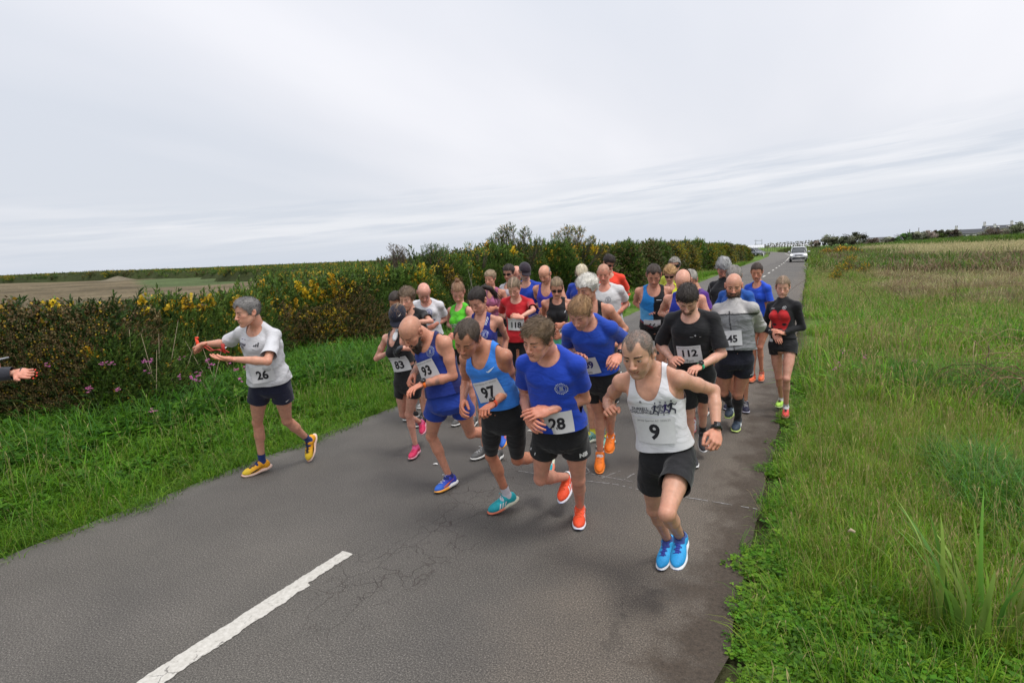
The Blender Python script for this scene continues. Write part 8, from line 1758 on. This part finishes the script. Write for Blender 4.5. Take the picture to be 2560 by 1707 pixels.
# ---- things held
if 'w83' in BUILT:
    b_ = BUILT['w83']; W, x, y, z = b_['HF']['R']; m_ = np.array(b_['toH']([[0, .10, -.062]])[0]); c0 = W*.5+b_['HF']['L'][0]*.5; c0 = c0+A_(.0, -.05, -.0); dd0 = c0-m_; c0 = m_+dd0*min(1, .17/np.linalg.norm(dd0))
    dirb = nrm(m_-c0); L_ = np.linalg.norm(m_-c0)-.012; t = np.linspace(0, 1, 12); off = np.outer(np.sin(t*3.1)*.012, nrm(np.cross(dirb, A_(0, 1, 0))))
    bt = empty('soft_flask', c0, 'translucent white soft flask held to the mouth of the woman in the black cap', 'bottle')
    M_FL, nt, b = mat_new('flask_plastic'); b.inputs['Base Color'].default_value = (.62, .64, .66, 1); b.inputs['Roughness'].default_value = .35; b.inputs['Transmission Weight'].default_value = .35
    v_, f_ = tube(np.outer(t*(L_-.03)-.03*(1-t), dirb)+off, .023*np.clip(np.sin(np.clip(t*.92+.06, 0, 1)*math.pi), .25, 1)**.5, 14); mkobj('flask', v_, f_, M_FL, bt)
    v_, f_ = tube([dirb*(L_-.035), dirb*(L_-.018), dirb*(L_-.015), dirb*L_], np.array([.019, .019, .010, .008]), 12); mkobj('cap', v_, f_, flat_mat('white_cap', (.75, .76, .78), .4), bt)
if 'm26' in BUILT:
    b_ = BUILT['m26']; W, x, y, z = b_['HF']['R']; c = W+y*.075
    mb = MB(); t = np.linspace(0, 1, 14)
    mb.add(*tube([c+A_(0, 0, -.01), c+A_(.002, 0, .035), c+A_(-.004, -.004, .068)], np.array([.012, .013, .011]), 8)); mb.add(*box(c+A_(0, 0, .074), (.030, .018, .014)))
    o = mb.build('whistle', flat_mat('orange_plastic', (.85, .07, .02), .4), None, True); tag(o, 'bright orange red plastic grip pinched in the outstretched fist of runner 26', 'handle')
    end = np.array(b_['HF']['L'][0])+A_(-.10, 0, .06)
    mid_ = (c+end)/2+A_(.04, 0, -.02); P_ = np.stack([(1-t)**2*c[i]+2*t*(1-t)*mid_[i]+t*t*end[i] for i in range(3)], 1)+np.stack([np.sin(t*9)*.008, t*0, np.sin(t*11)*.010], 1)
    v_, f_ = tube(P_, .005, 6); v2, f2 = tube(P_*.995+A_(.02, .02, .012), .0045, 6); mb = MB(); mb.add(v_, f_); mb.add(v2, f2); v3, f3 = box(end+A_(-.02, 0, .03), (.03, .015, .07)); mb.add(v3, f3)
    o = mb.build('lanyard', flat_mat('red_cord', (.42, .03, .02), .6), None, True); tag(o, 'dark red cord dangling between the two hands of runner 26', 'lanyard')
    watch_pin = 0

# ------------------------------------------------------------------ vehicles
M_PAINT, nt, b = mat_new('car_paint'); b.inputs['Base Color'].default_value = (.52, .53, .55, 1); b.inputs['Metallic'].default_value = .5; b.inputs['Roughness'].default_value = .28; b.inputs['Coat Weight'].default_value = .6
M_PAINT2, nt, b = mat_new('grey_paint'); b.inputs['Base Color'].default_value = (.22, .23, .25, 1); b.inputs['Metallic'].default_value = .5; b.inputs['Roughness'].default_value = .3; b.inputs['Coat Weight'].default_value = .6
M_WIND = flat_mat('windscreen', (.030, .040, .042), .05, spec=1.0); M_RUB = flat_mat('rubber', (.018, .018, .018), .8); M_RIM = flat_mat('alloy', (.45, .46, .47), .3, .8)
M_LAMP = flat_mat('lit_headlamp', (.85, .85, .80), .2, emit=(1, .97, .88, 1.6)); M_PLATE = flat_mat('number_plate', (.78, .78, .76), .5); M_DARKP = flat_mat('dark_trim', (.02, .02, .022), .6)
def loft_rings(st, n=16, p=3.2):
    """st: list of (y, half width, z0, z1)"""
    V = []; 
    for (y, w, z0, z1) in st:
        for k_ in range(n):
            a = 2*math.pi*k_/n; c, s = math.cos(a), math.sin(a); V.append((w*abs(c)**(2/p)*(1 if c > 0 else -1), y, (z0+z1)/2+(z1-z0)/2*abs(s)**(2/p)*(1 if s > 0 else -1)))
    m = len(st); F = [(i*n+j, i*n+(j+1) % n, (i+1)*n+(j+1) % n, (i+1)*n+j) for i in range(m-1) for j in range(n)]
    V += [(0, st[0][0], (st[0][2]+st[0][3])/2), (0, st[-1][0], (st[-1][2]+st[-1][3])/2)]
    T = [(m*n, (j+1) % n, j) for j in range(n)]+[(m*n+1, (m-1)*n+j, (m-1)*n+(j+1) % n) for j in range(n)]
    return np.array(V, float), [np.array(F), np.array(T)]
def car(loc, rz, paint, label, lit, H=1.69):
    """front towards -Y before rotation"""
    r0 = empty('car', loc, label, 'car'); r0.rotation_euler.z = rz; k = H/1.69
    def add(nm, V, F, mat, par=r0, sm=True): return mkobj(nm, np.asarray(V)*A_(1, 1, k), F, mat, par, None, sm)
    V, F = loft_rings([(-2.10, .70, .32, .80), (-2.02, .84, .28, .92), (-1.75, .89, .26, 1.00), (-1.2, .90, .26, 1.06), (-.9, .90, .26, 1.10), (0, .90, .26, 1.10), (1.2, .90, .28, 1.10), (1.85, .88, .30, 1.08), (2.08, .80, .36, .98)]); add('body', V, F, paint)
    V, F = loft_rings([(-1.15, .70, 1.00, 1.06), (-.75, .74, 1.0, 1.36), (-.42, .70, 1.0, 1.61), (.4, .70, 1.0, 1.67), (1.3, .69, 1.0, 1.63), (1.80, .66, 1.0, 1.42), (2.0, .68, 1.0, 1.08)], 16, 3.6); add('cabin_glass', V, F, M_WIND)
    V, F = loft_rings([(-.50, .62, 1.58, 1.63), (-.2, .68, 1.58, 1.69), (.5, .69, 1.60, 1.71), (1.3, .67, 1.58, 1.68), (1.70, .60, 1.50, 1.58)], 16, 3.0); rf = add('roof', V, F, paint)
    for sx in (-1, 1):
        V, F = tube([(sx*.80, -1.12, 1.06), (sx*.70, -.50, 1.60)], .035, 6); add('pillar', V, F, paint)
        V, F = tube([(sx*.60, -.1, 1.73), (sx*.60, .6, 1.76), (sx*.60, 1.3, 1.72)], .018, 6); add('roof_rail', V, F, M_DARKP, rf)
        V, F = mesh_prims([('e', A_(sx*1.0, -.78, 1.13), (.12, .07, .085), None, .02), ('c', A_(sx*.88, -.80, 1.07), A_(sx*.98, -.79, 1.10), .03, .03, .03)], .02); add('wing_mirror', V, F, paint)
        V, F = mesh_prims([('e', A_(sx*.66, -1.96, .79), (.17, .12, .085), None, .02)], .02); add('headlamp', V, F, M_LAMP if lit else M_WIND)
        V, F = tube([(sx*.62, -2.10, .50), (sx*.62, -2.03, .50)], .07, 10); add('fog_lamp', V, F, M_RIM)
        for sy in (-1.32, 1.32):
            a = np.linspace(0, 6.283, 22); w_ = empty('wheel', (0, 0, 0), parent=r0); 
            V, F = tube([(sx*.68, sy, .33), (sx*.70, sy, .33), (sx*.90, sy, .33), (sx*.915, sy, .33)], np.array([.29, .33, .33, .30]), 24); add('tyre', V, F, M_RUB, w_)
            mb = MB(); mb.add(*tube([(sx*.905, sy, .33), (sx*.93, sy, .33)], np.array([.20, .19]), 20))
            for q_ in range(5): a_ = q_*1.2566; mb.add(*box((sx*.935, sy+.10*math.cos(a_), .33+.10*math.sin(a_)), (.012, .03, .03)))
            V, F, _ = mb.get(); add('rim', V, F, M_RIM, w_)
    V, F = box((0, -2.085, .77), (.78, .07, .11)); add('grille', V, F, M_DARKP, r0, False)
    for q_ in range(4): V, F = box((-.285+.19*q_, -2.125, .77), (.012, .02, .09)); add('grille_bar', V, F, M_RIM, r0, False)
    V, F = box((0, -2.10, .45), (1.25, .08, .15)); add('bumper_intake', V, F, M_DARKP, r0, False)
    V, F = box((0, -2.06, .30), (1.5, .12, .08)); add('skid_plate', V, F, M_RIM, r0, False)
    V, F = box((0, -2.135, .585), (.52, .02, .11)); add('number_plate', V, F, M_PLATE, r0, False)
    V, F = tube([(-.45, -1.16, 1.08), (.10, -1.02, 1.16)], .012, 4); add('wiper', V, F, M_DARKP); V, F = tube([(.15, -1.16, 1.08), (.62, -1.0, 1.17)], .012, 4); add('wiper', V, F, M_DARKP)
    return r0
car((-2.45, 73.5, 0), R_(2), M_PAINT, 'silver off road car driving towards the runners with its headlights on', True)
car((-11.5, 117.5, .05), R_(52), M_PAINT2, 'small grey car parked on the left verge beyond the gorse hedge', False, 1.5)

# ------------------------------------------------------------------ plants one can point at
def leafblade(mb, p, d, up, L_, w, c, bend_=.3, n=6, fold=.25):
    d = nrm(d); s = nrm(np.cross(d, up)); V = []
    for i in range(n+1):
        t = i/n; q = p+up*L_*t*(1-bend_*t*.5)+d*L_*bend_*t*t; ww = w*(1-t)**.55*(.75+.5*min(1, t*3)); V += [q-s*ww/2, q+d*(-fold*ww*.5), q+s*ww/2]
    F = [(i*3+j, i*3+j+1, (i+1)*3+j+1, (i+1)*3+j) for i in range(n) for j in range(2)]; mb.add(np.array(V), np.array(F), np.tile(c, (len(V), 1))*np.repeat(np.linspace(.75, 1.2, n+1), 3)[:, None])
iris = empty('iris_clump', (.78, 3.36, 0), 'clump of tall sword shaped leaves rising from the grass in the lower right corner', 'plant')
r = np.random.default_rng(3)
for i in range(36):
    a = r.random()*6.283; rr = .17*math.sqrt(r.random()); mb = MB(); p = A_(rr*math.cos(a)*1.3, rr*math.sin(a), 0); d = A_(math.cos(a)+r.normal()*.4, math.sin(a)*.7+r.normal()*.3, 0)
    leafblade(mb, p, d, nrm(A_(.08*r.normal(), .1*r.normal(), 1)), .55+.28*r.random(), .022+.010*r.random(), np.array([(.17, .33, .05), (.24, .38, .08), (.13, .26, .045), (.28, .36, .09)][r.integers(4)])*(.8+.4*r.random()), .15+.5*r.random()**2, 7)
    V, F, C = mb.get(); mkobj('leaf', V, F, M_GRASS, iris, C)
for (px_, py_, sd) in ((.40, 3.55, 1), ):
    blade = empty('withered_iris', (px_+.10, py_-.02, 0), 'single long withered leaf with a curled pale tip left of the sword leaved clump', 'plant')
    mb = MB(); leafblade(mb, A_(0, 0, 0), A_(-1, .1, 0), A_(0, 0, 1), .52, .012, np.array((.20, .26, .06)), .55, 9); V, F, C = mb.get(); mkobj('leaf', V, F, M_GRASS, blade, C)
    mb = MB(); mb.add(*tube([(-.28, .03, .375), (-.30, .03, .385), (-.315, .03, .37)], np.array([.008, .010, .004]), 6), (.42, .34, .22)); V, F, C = mb.get(); mkobj('tip', V, F, M_BARK, blade, C)
def campion(x, y, n, hmax, label, sd, spread=.3):
    r = np.random.default_rng(sd); ro = empty('campion', (x, y, 0), label, 'flower', 'pink flowers in the verge'); st = MB()
    for i in range(n):
        o = A_(r.normal()*spread*.5, r.normal()*spread*.5, 0); h_ = hmax*(.65+.4*r.random()); tip = o*1.5+A_(0, 0, h_); st.add(*tube([o*.5, (o*.9+A_(0, 0, h_*.5)), tip], np.array([.003, .0025, .002]), 4, False), A_(.06, .09, .03))
        for k_ in range(4): p = o*.8+A_(0, 0, h_*(.2+.16*k_)); d = nrm(A_(r.normal(), r.normal(), .5)); s_ = nrm(np.cross(d, A_(0, 0, 1)))*.010; st.add([p, p+d*.03-s_, p+d*.065, p+d*.03+s_], np.array([(0, 1, 2, 3)]), A_(.06, .13, .025))
        fl = MB()
        for q_ in range(5+r.integers(4)):
            c = tip+r.normal(size=3)*.016
            for k_ in range(5):
                a = k_*1.2566+r.random(); d = nrm(A_(math.cos(a), math.sin(a), .3*r.normal())); s_ = nrm(np.cross(d, r.normal(size=3)))*.006; fl.add([c, c+d*.010-s_, c+d*.017, c+d*.010+s_], np.array([(0, 1, 2, 3)]), A_(.66, .20, .46)*(.75+.5*r.random()))
        V, F, C = fl.get(); mkobj('flower', V, F, M_GRASS, ro, C, False)
    V, F, C = st.get(); mkobj('stems', V, F, M_GRASS, ro, C, False)
campion(-6.85, 3.85, 13, .95, 'tallest cluster of pink campion flowers in the left verge below the gorse', 1, .42)
campion(-6.65, 3.35, 4, .75, 'shorter pink campion flowers in front of the tall cluster', 2, .35)
campion(-6.75, 4.5, 3, .80, 'few pink campion flowers just left of runner 26', 3, .3)
campion(-7.35, 3.05, 2, .95, 'two single pink flowers left of the tall campion cluster', 4, .4)
campion(.55, 9.3, 5, .42, 'small pink flowers in the grass beside the road on the right', 5, .5)
def stalks(x, y, n, h_, label, sd, lean=.25, c0=(.34, .27, .18)):
    r = np.random.default_rng(sd); ro = empty('dry_stalks', (x, y, 0), label, 'dead stalks')
    for i in range(n):
        o = A_(r.normal()*.18, r.normal()*.15, 0); d = A_(r.normal()*lean, r.normal()*lean, 1)*h_*(.6+.5*r.random()); V, F = tube([o, o+d*.5+r.normal(size=3)*.03, o+d], np.array([.006, .0045, .002]), 5); mkobj('stalk', V, F, M_BARK, ro, np.array(c0)*(.7+.5*r.random()))
stalks(-7.3, 4.0, 9, 1.25, 'bare pale dead stalks standing before the dark foot of the gorse', 1)
stalks(-7.2, 4.7, 6, .95, 'pale dry stalks leaning left of runner 26', 2, .4)
stalks(-8.1, 12.3, 7, 1.9, 'grey dead twigs sticking out of the gorse hedge', 3, .5, (.30, .27, .23))
def bramble(x, y, n, R0, label, sd, c0):
    r = np.random.default_rng(sd); ro = empty('bramble', (x, y, 0), label, 'bramble', 'brambles in the right meadow')
    for i in range(n):
        a = r.random()*6.283; o = A_(r.normal()*R0*.35, r.normal()*R0*.35, 0); L_ = R0*(.7+.8*r.random()); hh = L_*(.18+.38*r.random()); t = np.linspace(0, 1, 9)
        P_ = np.stack([o[0]+math.cos(a)*L_*t, o[1]+math.sin(a)*L_*t, hh*4*t*(1-t)*(1-.25*t)+.05], 1)+r.normal(size=(9, 3))*.012; w_ = .0055*(.6+.7*r.random()); V, F = tube(P_, np.linspace(w_, w_*.4, 9), 5); mb = MB(); c = np.array(c0[r.integers(len(c0))])*(.6+.7*r.random()); mb.add(V, F, c)
        for k_ in range(12): j = r.integers(0, 8); p = P_[j]; d = nrm(r.normal(size=3)); mb.add([p, p+d*.012+A_(0, 0, .004), p+d*.010-A_(0, 0, .006)], np.array([(0, 1, 2)]), c)
        V, F, C = mb.get(); mkobj('stem', V, F, M_BARK, ro, C)
BC = ((.16, .085, .045), (.30, .21, .12), (.09, .05, .03))
bramble(2.35, 8.6, 46, .75, 'tangled heap of brown bramble stems at the right border, nearest to the camera', 1, BC)
bramble(2.9, 10.4, 46, 1.0, 'pale tan arching bramble stems behind the nearest heap at the right border', 2, ((.36, .26, .15), (.24, .15, .08)))
bramble(1.75, 9.4, 5, .85, 'single tall looping bramble arc left of the tangled heap', 3, ((.10, .055, .03),))
bramble(1.6, 14.0, 9, 1.1, 'dark thorny stem leaning in the grass before the dry tussock', 4, BC)
bramble(2.6, 20.0, 12, 2.0, 'wide low bramble arches along the edge of the brown bracken', 5, BC)
bramble(4.6, 22.5, 12, 1.8, 'tall bramble spray in the bracken near the right border', 6, BC)
def tuss(x, y, R0, label, sd, cols, h_=.35, n=260):
    r = np.random.default_rng(sd); V, F, C = tuft(n, R0, h_, .010, cols, 1.3, sd); o = mkobj('dry_tussock', V, F, M_GRASS, None, C, False, (x, y, 0)); tag(o, label, 'grass tussock', None, None)
tuss(1.5, 12.6, .55, 'straw coloured flattened grass tussock in the right meadow', 41, [STRAW, DRY, (.32, .23, .14)])
tuss(2.55, 13.5, .38, 'small brown dead tussock further right in the meadow', 42, [(.20, .12, .08), STRAW])
